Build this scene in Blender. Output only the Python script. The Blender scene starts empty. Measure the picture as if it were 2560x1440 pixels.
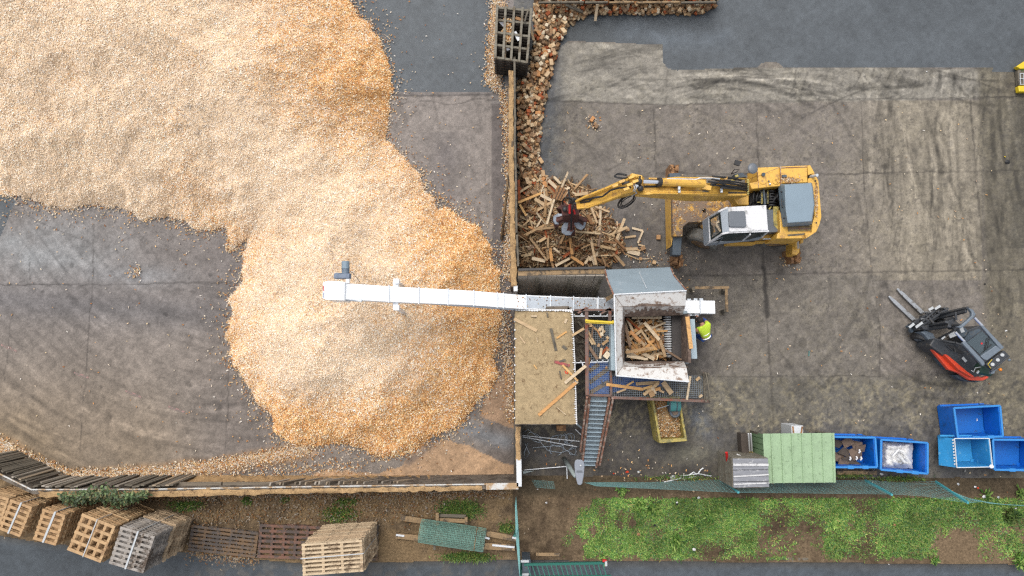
import bpy, bmesh, math, random
import numpy as np
from mathutils import Vector, Matrix

random.seed(7)
RS = np.random.RandomState(11)
SC = bpy.context.scene
COL = SC.collection
R = math.radians

# ---------------------------------------------------------------- camera, sky, sun, exposure
CAM_H, TILT, FPX = 22.8, R(5.7), 1706.7
cam = bpy.data.cameras.new("drone_camera")
cam.sensor_width = 36.0
cam.lens = 36.0 * FPX / 2560.0
cam.clip_start = 0.1
cam.clip_end = 2000.0
cam_o = bpy.data.objects.new("drone_camera", cam)
cam_o.location = (0, 0, CAM_H)
cam_o.rotation_euler = (TILT, 0, 0)
COL.objects.link(cam_o)
SC.camera = cam_o
SUN_EL, SUN_AZ = R(64), R(-28)          # azimuth measured from +Y (picture top) towards +X
w = bpy.data.worlds.new("World")
SC.world = w
w.use_nodes = True
nt = w.node_tree
bg = nt.nodes["Background"]
sky = nt.nodes.new("ShaderNodeTexSky")
sky.sky_type = 'NISHITA'
sky.sun_disc = False
sky.sun_elevation = SUN_EL
sky.sun_rotation = SUN_AZ
sky.dust_density = 4.0
sky.ozone_density = 0.6
hs = nt.nodes.new("ShaderNodeHueSaturation")   # cloud deck: the sky is almost grey
hs.inputs['Saturation'].default_value = 0.28
nt.links.new(sky.outputs[0], hs.inputs['Color'])
nt.links.new(hs.outputs[0], bg.inputs[0])
bg.inputs[1].default_value = 0.15
sl = bpy.data.lights.new("sun", 'SUN')
sl.energy = 0.85
sl.angle = R(40)
sl.color = (1.0, 0.95, 0.88)
so = bpy.data.objects.new("sun", sl)
sd = Vector((math.sin(SUN_AZ) * math.cos(SUN_EL), math.cos(SUN_AZ) * math.cos(SUN_EL), math.sin(SUN_EL)))
so.rotation_euler = sd.to_track_quat('Z', 'Y').to_euler()
so.location = sd * 60
COL.objects.link(so)
vs = SC.view_settings
vs.view_transform = 'Standard'
vs.look = 'None'
vs.gamma = 1.0
vs.use_curve_mapping = False
vs.exposure = 0.58
SC.cycles.use_denoising = False
SC.cycles.filter_width = 1.3
SC.cycles.max_bounces = 6
SC.cycles.diffuse_bounces = 3

# ---------------------------------------------------------------- measuring: photo pixel at a known height -> place in the yard
CT, ST = math.cos(TILT), math.sin(TILT)
def P(x, y, h=0.0):
    u, v = (x - 1280.0) / FPX, (720.0 - y) / FPX
    t = (CAM_H - h) / (CT - v * ST)
    return Vector((u * t, (ST + v * CT) * t, h))
def pix(X, Y, Z=0.0):
    d = Y * ST + (CAM_H - Z) * CT
    v = Y * CT - (CAM_H - Z) * ST
    return 1280 + FPX * X / d, 720 - FPX * v / d
def zoomer(ox, oy, s):
    return lambda x, y, h=0.0: P(ox + x / s, oy + y / s, h)
Z2 = zoomer(1200, 360, 4.235)     # scrap heap and grab
Z3 = zoomer(1380, 380, 3.5556)    # boom
Z8 = zoomer(1640, 380, 4.8)       # excavator body
ZH = zoomer(1240, 640, 3.4283)    # shredder
ZS = zoomer(1260, 960, 3.0)       # stair, lamp
ZF = zoomer(2180, 680, 4.8)       # forklift
ZB = zoomer(1760, 980, 3.2)       # bins
ZL = zoomer(0, 1060, 3.789)       # pallet stacks
ZM = zoomer(440, 1120, 2.909)     # verge under the wall
ZT = zoomer(1200, 0, 4.0)         # top crate
def lin(c):
    c = c / 255.0
    return c / 12.92 if c <= 0.04045 else ((c + 0.055) / 1.055) ** 2.4
EXPO = 1.5
def alb(r, g, b):
    return tuple(min(0.86, lin(c) / EXPO) for c in (r, g, b))

# ---------------------------------------------------------------- noise for the ground and heaps
def vnoise(x, y, seed):
    T = np.random.RandomState(seed).rand(256, 256)
    xi, yi = np.floor(x).astype(int), np.floor(y).astype(int)
    fx, fy = x - xi, y - yi
    fx, fy = fx * fx * (3 - 2 * fx), fy * fy * (3 - 2 * fy)
    a, b = T[xi % 256, yi % 256], T[(xi + 1) % 256, yi % 256]
    c, d = T[xi % 256, (yi + 1) % 256], T[(xi + 1) % 256, (yi + 1) % 256]
    return (a * (1 - fx) + b * fx) * (1 - fy) + (c * (1 - fx) + d * fx) * fy
def fbm(x, y, seed, octv=4):
    s, a, n = 0, 0.5, 0
    for k in range(octv):
        s = s + a * vnoise(x * 2 ** k + 17.3 * k, y * 2 ** k - 9.1 * k, seed + k)
        n += a
        a *= 0.5
    return s / n
def inpoly(x, y, poly):
    r = np.zeros(np.shape(x), bool)
    n = len(poly)
    for i in range(n):
        (x0, y0), (x1, y1) = poly[i], poly[(i + 1) % n]
        if y0 == y1:
            continue
        c = ((y0 > y) != (y1 > y)) & (x < (x1 - x0) * (y - y0) / (y1 - y0) + x0)
        r ^= c
    return r
def segdist(x, y, pts, closed=False):
    d = np.full(np.shape(x), 1e9)
    n = len(pts)
    for i in range(n if closed else n - 1):
        (x0, y0), (x1, y1) = pts[i], pts[(i + 1) % n]
        dx, dy = x1 - x0, y1 - y0
        t = np.clip(((x - x0) * dx + (y - y0) * dy) / (dx * dx + dy * dy + 1e-12), 0, 1)
        d = np.minimum(d, np.hypot(x - x0 - t * dx, y - y0 - t * dy))
    return d
def sstep(a, b, x):
    t = np.clip((x - a) / (b - a), 0, 1)
    return t * t * (3 - 2 * t)
def wpoly(pts):
    return [tuple(P(x, y, 0).xy) for x, y in pts]

# ---------------------------------------------------------------- materials
MATS = {}
def nod(t, k, **kw):
    n = t.nodes.new(k)
    for a, b in kw.items():
        setattr(n, a, b)
    return n
def M(name, col=(0.5, 0.5, 0.5), rough=0.6, metal=0.0, var=0.18, scale=6.0, dirt=None, bump=0.0, bscale=60.0, attr=None, rand=None, grain=False,
      coat=0.0, trans=0.0, alpha=1.0, emit=None, speck=0.0, spec=0.5):
    """Principled material: colour (fixed, by attribute or by object), mottled by noise, with a dirt layer and bump."""
    m = bpy.data.materials.new(name)
    m.use_nodes = True
    t = m.node_tree
    L = t.links.new
    b = t.nodes["Principled BSDF"]
    tc = nod(t, "ShaderNodeTexCoord")
    src = tc.outputs['Object']
    if attr:
        a = nod(t, "ShaderNodeAttribute")
        a.attribute_name = attr
        c = a.outputs['Color']
    elif rand:
        oi = nod(t, "ShaderNodeObjectInfo")
        cr = nod(t, "ShaderNodeValToRGB")
        cr.color_ramp.interpolation = 'CONSTANT' if len(rand) > 3 else 'LINEAR'
        e = cr.color_ramp.elements
        while len(e) < len(rand):
            e.new(0.5)
        for i, q in enumerate(rand):
            e[i].position = i / len(rand)
            e[i].color = (*q, 1)
        L(oi.outputs['Random'], cr.inputs[0])
        c = cr.outputs[0]
    else:
        rgb = nod(t, "ShaderNodeRGB")
        rgb.outputs[0].default_value = (*col, 1)
        c = rgb.outputs[0]
    if var:
        n = nod(t, "ShaderNodeTexNoise")
        n.inputs['Scale'].default_value = scale
        n.inputs['Detail'].default_value = 6
        n.inputs['Roughness'].default_value = 0.65
        if grain:
            mp = nod(t, "ShaderNodeMapping")
            mp.inputs['Scale'].default_value = (0.6, 9, 9)
            L(src, mp.inputs[0])
            L(mp.outputs[0], n.inputs['Vector'])
        else:
            L(src, n.inputs['Vector'])
        mr = nod(t, "ShaderNodeMapRange")
        mr.inputs[1].default_value, mr.inputs[2].default_value = 0.3, 0.7
        mr.inputs[3].default_value, mr.inputs[4].default_value = 1 - var, 1 + var
        L(n.outputs['Fac'], mr.inputs[0])
        mx = nod(t, "ShaderNodeVectorMath", operation='SCALE')
        L(c, mx.inputs[0])
        L(mr.outputs[0], mx.inputs['Scale'])
        c = mx.outputs[0]
    if speck:
        n3 = nod(t, "ShaderNodeTexNoise")
        n3.inputs['Scale'].default_value = 16.0
        n3.inputs['Detail'].default_value = 8
        n3.inputs['Roughness'].default_value = 0.8
        L(src, n3.inputs['Vector'])
        mr3 = nod(t, "ShaderNodeMapRange")
        mr3.inputs[1].default_value, mr3.inputs[2].default_value = 0.34, 0.66
        mr3.inputs[3].default_value, mr3.inputs[4].default_value = 1 - speck, 1 + speck
        L(n3.outputs['Fac'], mr3.inputs[0])
        mx3 = nod(t, "ShaderNodeVectorMath", operation='SCALE')
        L(c, mx3.inputs[0])
        L(mr3.outputs[0], mx3.inputs['Scale'])
        c = mx3.outputs[0]
    if dirt:
        dc, amt, ds = dirt
        n2 = nod(t, "ShaderNodeTexNoise")
        n2.inputs['Scale'].default_value = ds
        n2.inputs['Detail'].default_value = 9
        n2.inputs['Roughness'].default_value = 0.75
        L(src, n2.inputs['Vector'])
        mr2 = nod(t, "ShaderNodeMapRange")
        mr2.inputs[1].default_value, mr2.inputs[2].default_value = 0.62 - amt * 0.4, 0.72 - amt * 0.4
        L(n2.outputs['Fac'], mr2.inputs[0])
        mm = nod(t, "ShaderNodeMix", data_type='RGBA')
        L(mr2.outputs[0], mm.inputs[0])
        L(c, mm.inputs[6])
        mm.inputs[7].default_value = (*dc, 1)
        c = mm.outputs[2]
    L(c, b.inputs['Base Color'])
    b.inputs['Roughness'].default_value = rough
    b.inputs['Metallic'].default_value = metal
    b.inputs['Specular IOR Level'].default_value = spec
    if coat:
        b.inputs['Coat Weight'].default_value = coat
        b.inputs['Coat Roughness'].default_value = 0.15
    if trans:
        b.inputs['Transmission Weight'].default_value = trans
        b.inputs['IOR'].default_value = 1.1
    if alpha < 1:
        b.inputs['Alpha'].default_value = alpha
    if bump:
        nb = nod(t, "ShaderNodeTexNoise")
        nb.inputs['Scale'].default_value = bscale
        nb.inputs['Detail'].default_value = 5
        L(src, nb.inputs['Vector'])
        bp = nod(t, "ShaderNodeBump")
        bp.inputs['Strength'].default_value = bump
        bp.inputs['Distance'].default_value = 0.02
        L(nb.outputs['Fac'], bp.inputs['Height'])
        L(bp.outputs[0], b.inputs['Normal'])
    MATS[name] = m
    return m

soil_c, saw_c = alb(108, 92, 74), alb(190, 158, 112)
M('concrete', attr='col', rough=0.75, var=0.10, scale=30, speck=0.30, bump=0.25, bscale=45, spec=0.35)
M('asphalt', attr='col', rough=0.6, var=0.07, scale=40, speck=0.16, bump=0.3, bscale=70, spec=0.4)
M('soil', attr='col', rough=0.95, var=0.25, scale=14, speck=0.4, bump=0.8, bscale=25, spec=0.1)
M('land', alb(105, 105, 95), rough=0.9)
M('chips', attr='col', rough=0.85, var=0.0, bump=0.0, spec=0.2)
M('heap', attr='col', rough=0.95, var=0.3, scale=24, speck=0.3, bump=1.0, bscale=22, spec=0.1)
M('leaf', attr='col', rough=0.6, var=0.0, spec=0.3)
WOODS = [alb(196, 160, 118), alb(214, 182, 140), alb(150, 112, 78), alb(226, 204, 172), alb(128, 94, 66), alb(205, 150, 100), alb(176, 140, 104), alb(170, 92, 56),
         alb(140, 116, 96), alb(188, 152, 112)]
WOODS = WOODS + WOODS[:4] + [alb(206, 176, 136), alb(182, 152, 116), WOODS[8], alb(216, 190, 152)]
M('plank', rand=WOODS, rough=0.8, var=0.28, scale=3, grain=True, spec=0.2, dirt=(alb(110, 84, 62), 0.15, 9))
BLOCKS = [alb(226, 190, 146), alb(236, 208, 168), alb(200, 158, 114), alb(244, 226, 196), alb(176, 138, 102), alb(214, 156, 104), alb(212, 178, 138), alb(186, 104, 66),
          alb(150, 122, 96), alb(222, 192, 154), alb(190, 156, 122)]
M('block', rand=BLOCKS, rough=0.8, var=0.22, scale=14, spec=0.2)
M('blockmix', attr='col', rough=0.85, var=0.2, scale=14, spec=0.2)
M('timber', alb(168, 140, 104), rough=0.85, var=0.3, scale=3, grain=True, dirt=(alb(96, 84, 70), 0.35, 4))
M('timberpale', rand=[alb(222, 198, 164), alb(232, 210, 178), alb(210, 180, 140)], rough=0.8, var=0.2, scale=3, grain=True)
M('oldtimber', alb(120, 112, 98), rough=0.9, var=0.3, scale=3, grain=True, dirt=(alb(84, 78, 68), 0.3, 4))
M('greyboard', rand=[alb(166, 156, 142), alb(192, 182, 168), alb(134, 122, 106), alb(176, 158, 134), alb(112, 102, 90)], rough=0.9, var=0.3, scale=3, grain=True)
M('cratewood', alb(140, 134, 120), rough=0.9, var=0.25, scale=3, grain=True, dirt=(alb(112, 100, 82), 0.3, 4))
M('paletwood', rand=[alb(222, 190, 146), alb(208, 172, 128), alb(198, 160, 116)], rough=0.85, var=0.2, scale=5, dirt=(alb(160, 126, 92), 0.2, 3))
M('greypallet', rand=[alb(172, 166, 160), alb(184, 174, 162), alb(158, 150, 142)], rough=0.9, var=0.25, scale=5, dirt=(alb(96, 82, 70), 0.3, 3))
M('tanpallet', rand=[alb(216, 190, 156), alb(204, 176, 142), alb(222, 198, 164)], rough=0.9, var=0.2, scale=5, dirt=(alb(120, 98, 76), 0.2, 3))
M('darkpallet', alb(98, 90, 85), rough=0.9, var=0.3, scale=4, dirt=(alb(130, 104, 78), 0.35, 3))
M('redpallet', alb(146, 106, 88), rough=0.9, var=0.3, scale=4, dirt=(alb(96, 84, 78), 0.45, 4))
M('orangewood', rand=[alb(230, 176, 108), alb(236, 190, 124), alb(222, 166, 104)], rough=0.8, var=0.2, scale=3, grain=True, dirt=(alb(176, 130, 86), 0.2, 6))
M('sawdust', alb(188, 166, 130), rough=0.95, var=0.16, scale=9, bump=0.6, bscale=50, spec=0.1, dirt=(alb(128, 104, 78), 0.14, 5), speck=0.14)
M('walltop', alb(200, 166, 122), rough=0.95, var=0.25, scale=12, bump=0.9, bscale=35, spec=0.1, dirt=(alb(136, 110, 84), 0.24, 6), speck=0.25)
M('wallconcrete', alb(128, 118, 106), rough=0.9, var=0.25, scale=4, dirt=(alb(84, 74, 64), 0.4, 3), bump=0.3)
M('whitesteel', alb(236, 240, 244), rough=0.4, var=0.05, dirt=(alb(180, 178, 172), 0.05, 5))
M('edgesteel', alb(226, 226, 222), rough=0.6, var=0.08, dirt=(alb(184, 152, 112), 0.42, 3))
M('conveyorwhite', (0.84, 0.86, 0.88), rough=0.35, var=0.02, scale=3, dirt=(alb(226, 228, 230), 0.05, 4))
M('galv', alb(224, 232, 240), rough=0.4, metal=0.15, var=0.12, scale=6)
M('hopperwhite', alb(232, 230, 226), rough=0.55, var=0.08, scale=5, dirt=(alb(150, 126, 108), 0.26, 5))
M('hopperdirty', alb(140, 120, 106), rough=0.9, var=0.3, scale=9, dirt=(alb(104, 86, 76), 0.45, 6), speck=0.3)
M('hopperstain', alb(222, 218, 212), rough=0.6, var=0.1, scale=5, dirt=(alb(136, 114, 100), 0.36, 5))
M('hopperdark', alb(66, 60, 58), rough=0.55, var=0.25, scale=5, dirt=(alb(100, 88, 78), 0.15, 6))
M('greysheet', alb(148, 164, 174), rough=0.5, var=0.06, scale=3, dirt=(alb(170, 180, 186), 0.1, 5))
M('paleblue', alb(184, 204, 214), rough=0.5, var=0.06)
M('brownsteel', alb(128, 104, 94), rough=0.7, var=0.25, scale=8, dirt=(alb(156, 84, 56), 0.25, 7))
M('rustysteel', alb(152, 104, 82), rough=0.8, var=0.3, scale=9, dirt=(alb(206, 190, 176), 0.32, 6))
M('grating', alb(150, 160, 168), rough=0.5, metal=0.3, var=0.15)
M('tread', alb(160, 180, 192), rough=0.5, metal=0.2, var=0.15)
M('tarp', alb(56, 112, 200), rough=0.5, var=0.2, scale=6, dirt=(alb(104, 84, 62), 0.16, 4))
M('blue', alb(12, 120, 228), rough=0.4, var=0.08, dirt=(alb(20, 88, 160), 0.2, 4), speck=0.05)
M('bluelip', alb(60, 150, 228), rough=0.35, var=0.04)
M('bluefloor', alb(24, 120, 214), rough=0.45, var=0.1, dirt=(alb(60, 70, 80), 0.12, 6))
M('lightblue', alb(60, 164, 228), rough=0.4, var=0.08, dirt=(alb(150, 214, 240), 0.12, 5))
M('mint', alb(168, 196, 156), rough=0.6, var=0.1, scale=2, dirt=(alb(122, 146, 112), 0.15, 6), speck=0.06)
M('redboard', alb(186, 92, 90), rough=0.8, var=0.2, dirt=(alb(130, 96, 86), 0.3, 9))
M('mintdark', alb(140, 172, 130), rough=0.6, var=0.08)
M('crate', alb(150, 152, 158), rough=0.85, var=0.2, scale=3, grain=True, dirt=(alb(222, 222, 222), 0.14, 7))
M('cratewhite', alb(226, 226, 226), rough=0.8, var=0.1, dirt=(alb(150, 150, 152), 0.25, 8))
M('yellow', alb(250, 196, 86), rough=0.42, var=0.05, scale=4, coat=0.15, dirt=(alb(200, 152, 84), 0.24, 5), speck=0.05)
M('yellowdirty', alb(232, 176, 70), rough=0.7, var=0.08, dirt=(alb(140, 118, 98), 0.60, 2.6), speck=0.15)
M('yellowpaint', alb(242, 210, 40), rough=0.45, var=0.06)
M('skipyellow', alb(200, 180, 96), rough=0.6, var=0.12, dirt=(alb(130, 126, 84), 0.35, 5))
M('hoodblue', alb(140, 160, 174), rough=0.45, var=0.05, scale=3)
M('visor', alb(172, 182, 192), rough=0.5, var=0.05)
M('cabroof', alb(240, 240, 242), rough=0.5, var=0.04, dirt=(alb(176, 176, 174), 0.2, 4))
M('hatch', alb(112, 118, 126), rough=0.4, var=0.08)
M('holeshade', alb(70, 62, 54), rough=0.9)  # blackish crate wood: shade inside the lattice holes put into the colour
M('blackrubber', alb(44, 44, 46), rough=0.6, var=0.2)
M('tyre', alb(128, 126, 120), rough=0.85, var=0.3, scale=6, dirt=(alb(122, 112, 100), 0.3, 5))
M('darksteel', alb(62, 60, 60), rough=0.5, var=0.25, metal=0.2)
M('bluegrey', alb(78, 92, 104), rough=0.55, var=0.15, dirt=(alb(110, 104, 92), 0.2, 6))
M('chrome', (0.75, 0.77, 0.82), rough=0.18, metal=0.9, var=0.03)
M('glass', alb(96, 118, 122), rough=0.05, trans=0.75, var=0)
M('roofglass', alb(120, 134, 142), rough=0.08, trans=0.5, var=0)
M('grabred', alb(100, 58, 50), rough=0.75, var=0.3, scale=6, dirt=(alb(80, 52, 46), 0.35, 5))
M('red', alb(220, 40, 40), rough=0.4, var=0.05)
M('orangered', alb(246, 84, 50), rough=0.35, var=0.05, coat=0.2)
M('shell', alb(150, 158, 168), rough=0.35, metal=0.1, var=0.2)
M('forkgrey', alb(118, 130, 142), rough=0.45, var=0.08)
M('forkdark', alb(62, 66, 72), rough=0.5, var=0.15, dirt=(alb(96, 90, 82), 0.2, 6))
M('forkblade', alb(196, 200, 204), rough=0.35, metal=0.5, var=0.2, dirt=(alb(130, 124, 116), 0.25, 6))
M('gasgreen', alb(36, 76, 60), rough=0.4, var=0.1)
M('lampgrey', alb(150, 156, 166), rough=0.45, var=0.04)
M('polegrey', alb(160, 172, 170), rough=0.5, var=0.12)
M('amber', alb(240, 140, 30), rough=0.25, var=0.02)
M('lens', alb(210, 214, 216), rough=0.15, var=0)
M('white', alb(244, 244, 244), rough=0.6, var=0.04)
M('pastwhite', alb(236, 234, 230), rough=0.55, var=0.15, scale=9, dirt=(alb(190, 178, 156), 0.14, 6))
M('motorgrey', alb(122, 136, 156), rough=0.5, var=0.1)
M('teal', alb(76, 150, 150), rough=0.5, var=0.08)
M('fencegreen', alb(86, 178, 186), rough=0.5, var=0.05)
M('fencewire', alb(140, 200, 198), rough=0.5, var=0.05)
M('gategreen', alb(30, 112, 98), rough=0.45, var=0.06)
M('rollgreen', alb(150, 196, 180), rough=0.5, var=0.1)
M('wire', alb(190, 202, 214), rough=0.4, metal=0.3, var=0.05)
M('cardboard', alb(132, 112, 96), rough=0.9, var=0.2, dirt=(alb(96, 84, 76), 0.3, 6))
M('darkbox', alb(88, 78, 70), rough=0.9, var=0.2)
M('pinkpaint', alb(190, 142, 136), rough=0.8, var=0.15, dirt=(alb(132, 120, 112), 0.5, 9))
M('kerb', alb(122, 114, 100), rough=0.9, var=0.2, scale=5, dirt=(alb(90, 84, 66), 0.3, 4), bump=0.3)
M('hivis', alb(222, 252, 70), rough=0.7, var=0.04)
M('reflect', (0.8, 0.82, 0.84), rough=0.35, var=0.03)
M('navy', alb(38, 78, 150), rough=0.8, var=0.1)
M('boot', alb(40, 36, 34), rough=0.7)
M('skin', alb(206, 152, 126), rough=0.55, var=0.05)
M('hair', alb(46, 40, 38), rough=0.8)
M('stump', alb(186, 140, 96), rough=0.9, var=0.3, scale=12, dirt=(alb(130, 96, 68), 0.4, 9))

# ---------------------------------------------------------------- mesh building
UPZ = Vector((0, 0, 1))
class MB:
    """Collects shapes in yard coordinates; build() links them as ONE mesh object."""
    def __init__(s):
        s.v, s.f = [], []
    def add(s, vs, fs):
        k = len(s.v)
        s.v += [Vector(q) for q in vs]
        s.f += [tuple(k + i for i in f) for f in fs]
        return s
    def prism(s, top, zb=None, bot=None):
        top = [Vector(p) for p in top]
        if bot is None:
            bot = [Vector((p.x, p.y, zb)) for p in top]
        n = len(top)
        s.add(top + [Vector(b) for b in bot], [tuple(range(n)), tuple(range(2 * n - 1, n - 1, -1))] +
              [(i, i + n, (i + 1) % n + n, (i + 1) % n) for i in range(n)])
        return s
    def sheet(s, pts, t):
        pts = [Vector(p) for p in pts]
        n = (pts[1] - pts[0]).cross(pts[2] - pts[0]).normalized()
        if n.z < 0:
            n = -n
        return s.prism(pts, bot=[p - n * t for p in pts])
    def beam(s, a, b, w, h):
        a, b = Vector(a), Vector(b)
        d = (b - a).normalized()
        sd = d.cross(UPZ)
        sd = sd.normalized() if sd.length > 1e-4 else Vector((1, 0, 0))
        up = sd.cross(d)
        c = [sd * (w / 2) * i + up * (h / 2) * j for i, j in ((-1, -1), (1, -1), (1, 1), (-1, 1))]
        return s.prism([a + q for q in c], bot=[b + q for q in c])
    def box(s, c, size, rz=0.0):
        q = Matrix.Rotation(rz, 3, 'Z')
        hx, hy, hz = size[0] / 2, size[1] / 2, size[2] / 2
        c = Vector(c)
        return s.prism([c + q @ Vector((i * hx, j * hy, hz)) for i, j in ((-1, -1), (1, -1), (1, 1), (-1, 1))], c.z - hz)
    def tube(s, pts, r, n=6, r2=None):
        pts = [Vector(p) for p in pts]
        m = len(pts)
        prev = None
        vs, fs = [], []
        for i, p in enumerate(pts):
            d = (pts[min(i + 1, m - 1)] - pts[max(i - 1, 0)]).normalized()
            if prev is None:
                a = d.cross(UPZ)
                if a.length < 1e-3:
                    a = d.cross(Vector((1, 0, 0)))
            else:
                a = prev - d * prev.dot(d)
            a.normalize()
            prev = a
            b = d.cross(a)
            rr = r if r2 is None else r + (r2 - r) * i / (m - 1)
            for k in range(n):
                th = 2 * math.pi * k / n
                vs.append(p + (a * math.cos(th) + b * math.sin(th)) * rr)
        for i in range(m - 1):
            for k in range(n):
                fs.append((i * n + k, i * n + (k + 1) % n, (i + 1) * n + (k + 1) % n, (i + 1) * n + k))
        fs += [tuple(range(n - 1, -1, -1)), tuple(range((m - 1) * n, m * n))]
        return s.add(vs, fs)
    def cyl(s, a, b, r, n=16, r2=None):
        return s.tube([a, b], r, n, r2)
    def ball(s, c, rx, ry=None, rz=None, n=12, m=7):
        ry, rz = ry or rx, rz or rx
        c = Vector(c)
        vs, fs = [], []
        for i in range(m + 1):
            ph = math.pi * i / m
            for k in range(n):
                th = 2 * math.pi * k / n
                vs.append(c + Vector((rx * math.sin(ph) * math.cos(th), ry * math.sin(ph) * math.sin(th), rz * math.cos(ph))))
        for i in range(m):
            for k in range(n):
                fs.append((i * n + k, i * n + (k + 1) % n, (i + 1) * n + (k + 1) % n, (i + 1) * n + k))
        return s.add(vs, fs)
    def build(s, name, mat, parent=None, bevel=0.0, smooth=False, org=None):
        if parent is None:
            if org is None:
                zs = min(q.z for q in s.v)
                org = Vector((sum(q.x for q in s.v) / len(s.v), sum(q.y for q in s.v) / len(s.v), zs))
        else:
            org = world_of(parent)
        org = Vector(org)
        me = bpy.data.meshes.new(name)
        bm = bmesh.new()
        bv = [bm.verts.new(q - org) for q in s.v]
        for f in s.f:
            try:
                fc = bm.faces.new([bv[i] for i in f])
                fc.smooth = smooth
            except ValueError:
                pass
        bmesh.ops.remove_doubles(bm, verts=bm.verts, dist=1e-5)
        bmesh.ops.recalc_face_normals(bm, faces=bm.faces)
        bm.to_mesh(me)
        bm.free()
        me.materials.append(MATS[mat])
        o = bpy.data.objects.new(name, me)
        COL.objects.link(o)
        if parent is None:
            o.location = org
        else:
            o.parent = parent
        if bevel:
            md = o.modifiers.new("bevel", 'BEVEL')
            md.width, md.segments, md.limit_method, md.angle_limit = bevel, 2, 'ANGLE', R(35)
        return o
def world_of(o):
    v = Vector((0, 0, 0))
    while o is not None:
        v = v + o.location
        o = o.parent
    return v
def tag(o, label=None, cat=None, group=None, kind=None):
    for k, q in (("label", label), ("category", cat), ("group", group), ("kind", kind)):
        if q:
            o[k] = q
    return o
def thing(name, label, cat, loc, group=None):
    o = bpy.data.objects.new(name, None)
    o.empty_display_size = 0.2
    o.location = loc
    COL.objects.link(o)
    return tag(o, label, cat, group)
def dup(root, loc, rz=0.0, label=None, group=None, parts=True):
    r = root.copy()
    COL.objects.link(r)
    r.location = loc
    r.rotation_euler = (0, 0, rz)
    tag(r, label, None, group)
    for ch in (list(root.children) if parts else []):
        c = ch.copy()
        COL.objects.link(c)
        c.parent = r
        for g in ch.children:
            d = g.copy()
            COL.objects.link(d)
            d.parent = c
    return r
def np_mesh(name, V, F, mat, col=None, smooth=False, loc=(0, 0, 0)):
    """Large meshes straight from arrays; col = one colour per vertex."""
    V, F = np.asarray(V, np.float32), np.asarray(F, np.int32)
    me = bpy.data.meshes.new(name)
    k = F.shape[1]
    me.vertices.add(len(V))
    me.vertices.foreach_set("co", (V - np.array(loc, np.float32)).ravel())
    me.loops.add(F.size)
    me.loops.foreach_set("vertex_index", F.ravel())
    me.polygons.add(len(F))
    me.polygons.foreach_set("loop_start", np.arange(0, F.size, k, dtype=np.int32))
    if smooth:
        me.polygons.foreach_set("use_smooth", np.ones(len(F), bool))
    me.update(calc_edges=True)
    if col is not None:
        at = me.attributes.new("col", 'FLOAT_COLOR', 'POINT')
        c = np.ones((len(V), 4), np.float32)
        c[:, :3] = col
        at.data.foreach_set("color", c.ravel())
    me.materials.append(MATS[mat])
    o = bpy.data.objects.new(name, me)
    o.location = loc
    COL.objects.link(o)
    return o
def flakes(X, Y, Z, L, Wd, tilt, rs):
    """Quads of length L and width Wd lying about at X, Y, Z."""
    n = len(X)
    a = rs.rand(n) * 2 * np.pi
    e = rs.randn(n) * tilt
    e2 = rs.randn(n) * tilt
    d = np.stack([np.cos(a) * np.cos(e), np.sin(a) * np.cos(e), np.sin(e)], 1) * (L / 2)[:, None]
    p = np.stack([-np.sin(a) * np.cos(e2), np.cos(a) * np.cos(e2), np.sin(e2)], 1) * (Wd / 2)[:, None]
    c = np.stack([X, Y, Z], 1)
    V = np.stack([c - d - p, c + d - p, c + d + p, c - d + p], 1).reshape(-1, 3)
    return V, np.arange(4 * n).reshape(-1, 4)

# ---------------------------------------------------------------- the ground: one sheet to the horizon, then the yard surfaces
mb = MB()
mb.add([(-400, -400, -0.16), (400, -400, -0.16), (400, 400, -0.16), (-400, 400, -0.16)], [(0, 1, 2, 3)])
tag(mb.build('ground', 'land'), kind='structure')

CELL = 0.04
gx = np.arange(-20, 20.001, CELL)
gy = np.arange(-9.4, 14.601, CELL)
GX, GY = np.meshgrid(gx, gy)
PX, PY = pix(GX, GY)
def A(*c):
    return np.array(alb(*c))
def mixc(C, c, m):
    return C + (np.asarray(c) - C) * m[..., None]
n1 = fbm(GX * 0.35, GY * 0.35, 1, 5)
n2 = fbm(GX * 1.3, GY * 1.3, 9, 5)
n3 = fbm(GX * 5.0, GY * 5.0, 17, 4)
n4 = fbm(GX * 0.9 + 40, GY * 0.9, 29, 5)
warp = (n2 - 0.5) * 40
# -- zones in the ground plane, measured on the photo
roadline = np.interp(PX, [-300, 0, 80, 250, 480, 640, 760, 1000, 1285, 1310, 2000, 2900], [1280, 1338, 1352, 1372, 1380, 1398, 1408, 1405, 1398, 1400, 1406, 1414])
Zroad = PY > roadline
yardedge = np.interp(PX, [-300, 79, 400, 1295, 1300, 1900, 2330, 2560, 2900], [1040, 1215, 1212, 1206, 1190, 1196, 1196, 1196, 1190])
Zverge = (~Zroad) & (PY > yardedge + warp * 0.12)
tr = [(1395, -200), (2900, -200), (2900, 196), (2560, 184), (2480, 180), (2480, 170), (1960, 171), (1940, 156), (1905, 158), (1890, 170), (1690, 177), (1668, 172), (1656, 158), (1655, 113), (1420, 103), (1385, 130)]
Zasp = inpoly(PX + warp * 0.05, PY + warp * 0.05, tr) | inpoly(PX, PY, [(840, -300), (1262, -300), (1262, 233), (1000, 232), (880, 240)])
Zasp |= inpoly(PX, PY, [(-400, 380), (60, 470), (30, 520), (0, 592), (-400, 900)])
Zasp &= ~Zverge & ~Zroad
# -- concrete
C = np.empty(GX.shape + (3,))
C[:] = A(124, 116, 107)
right = PX > 1284
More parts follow.
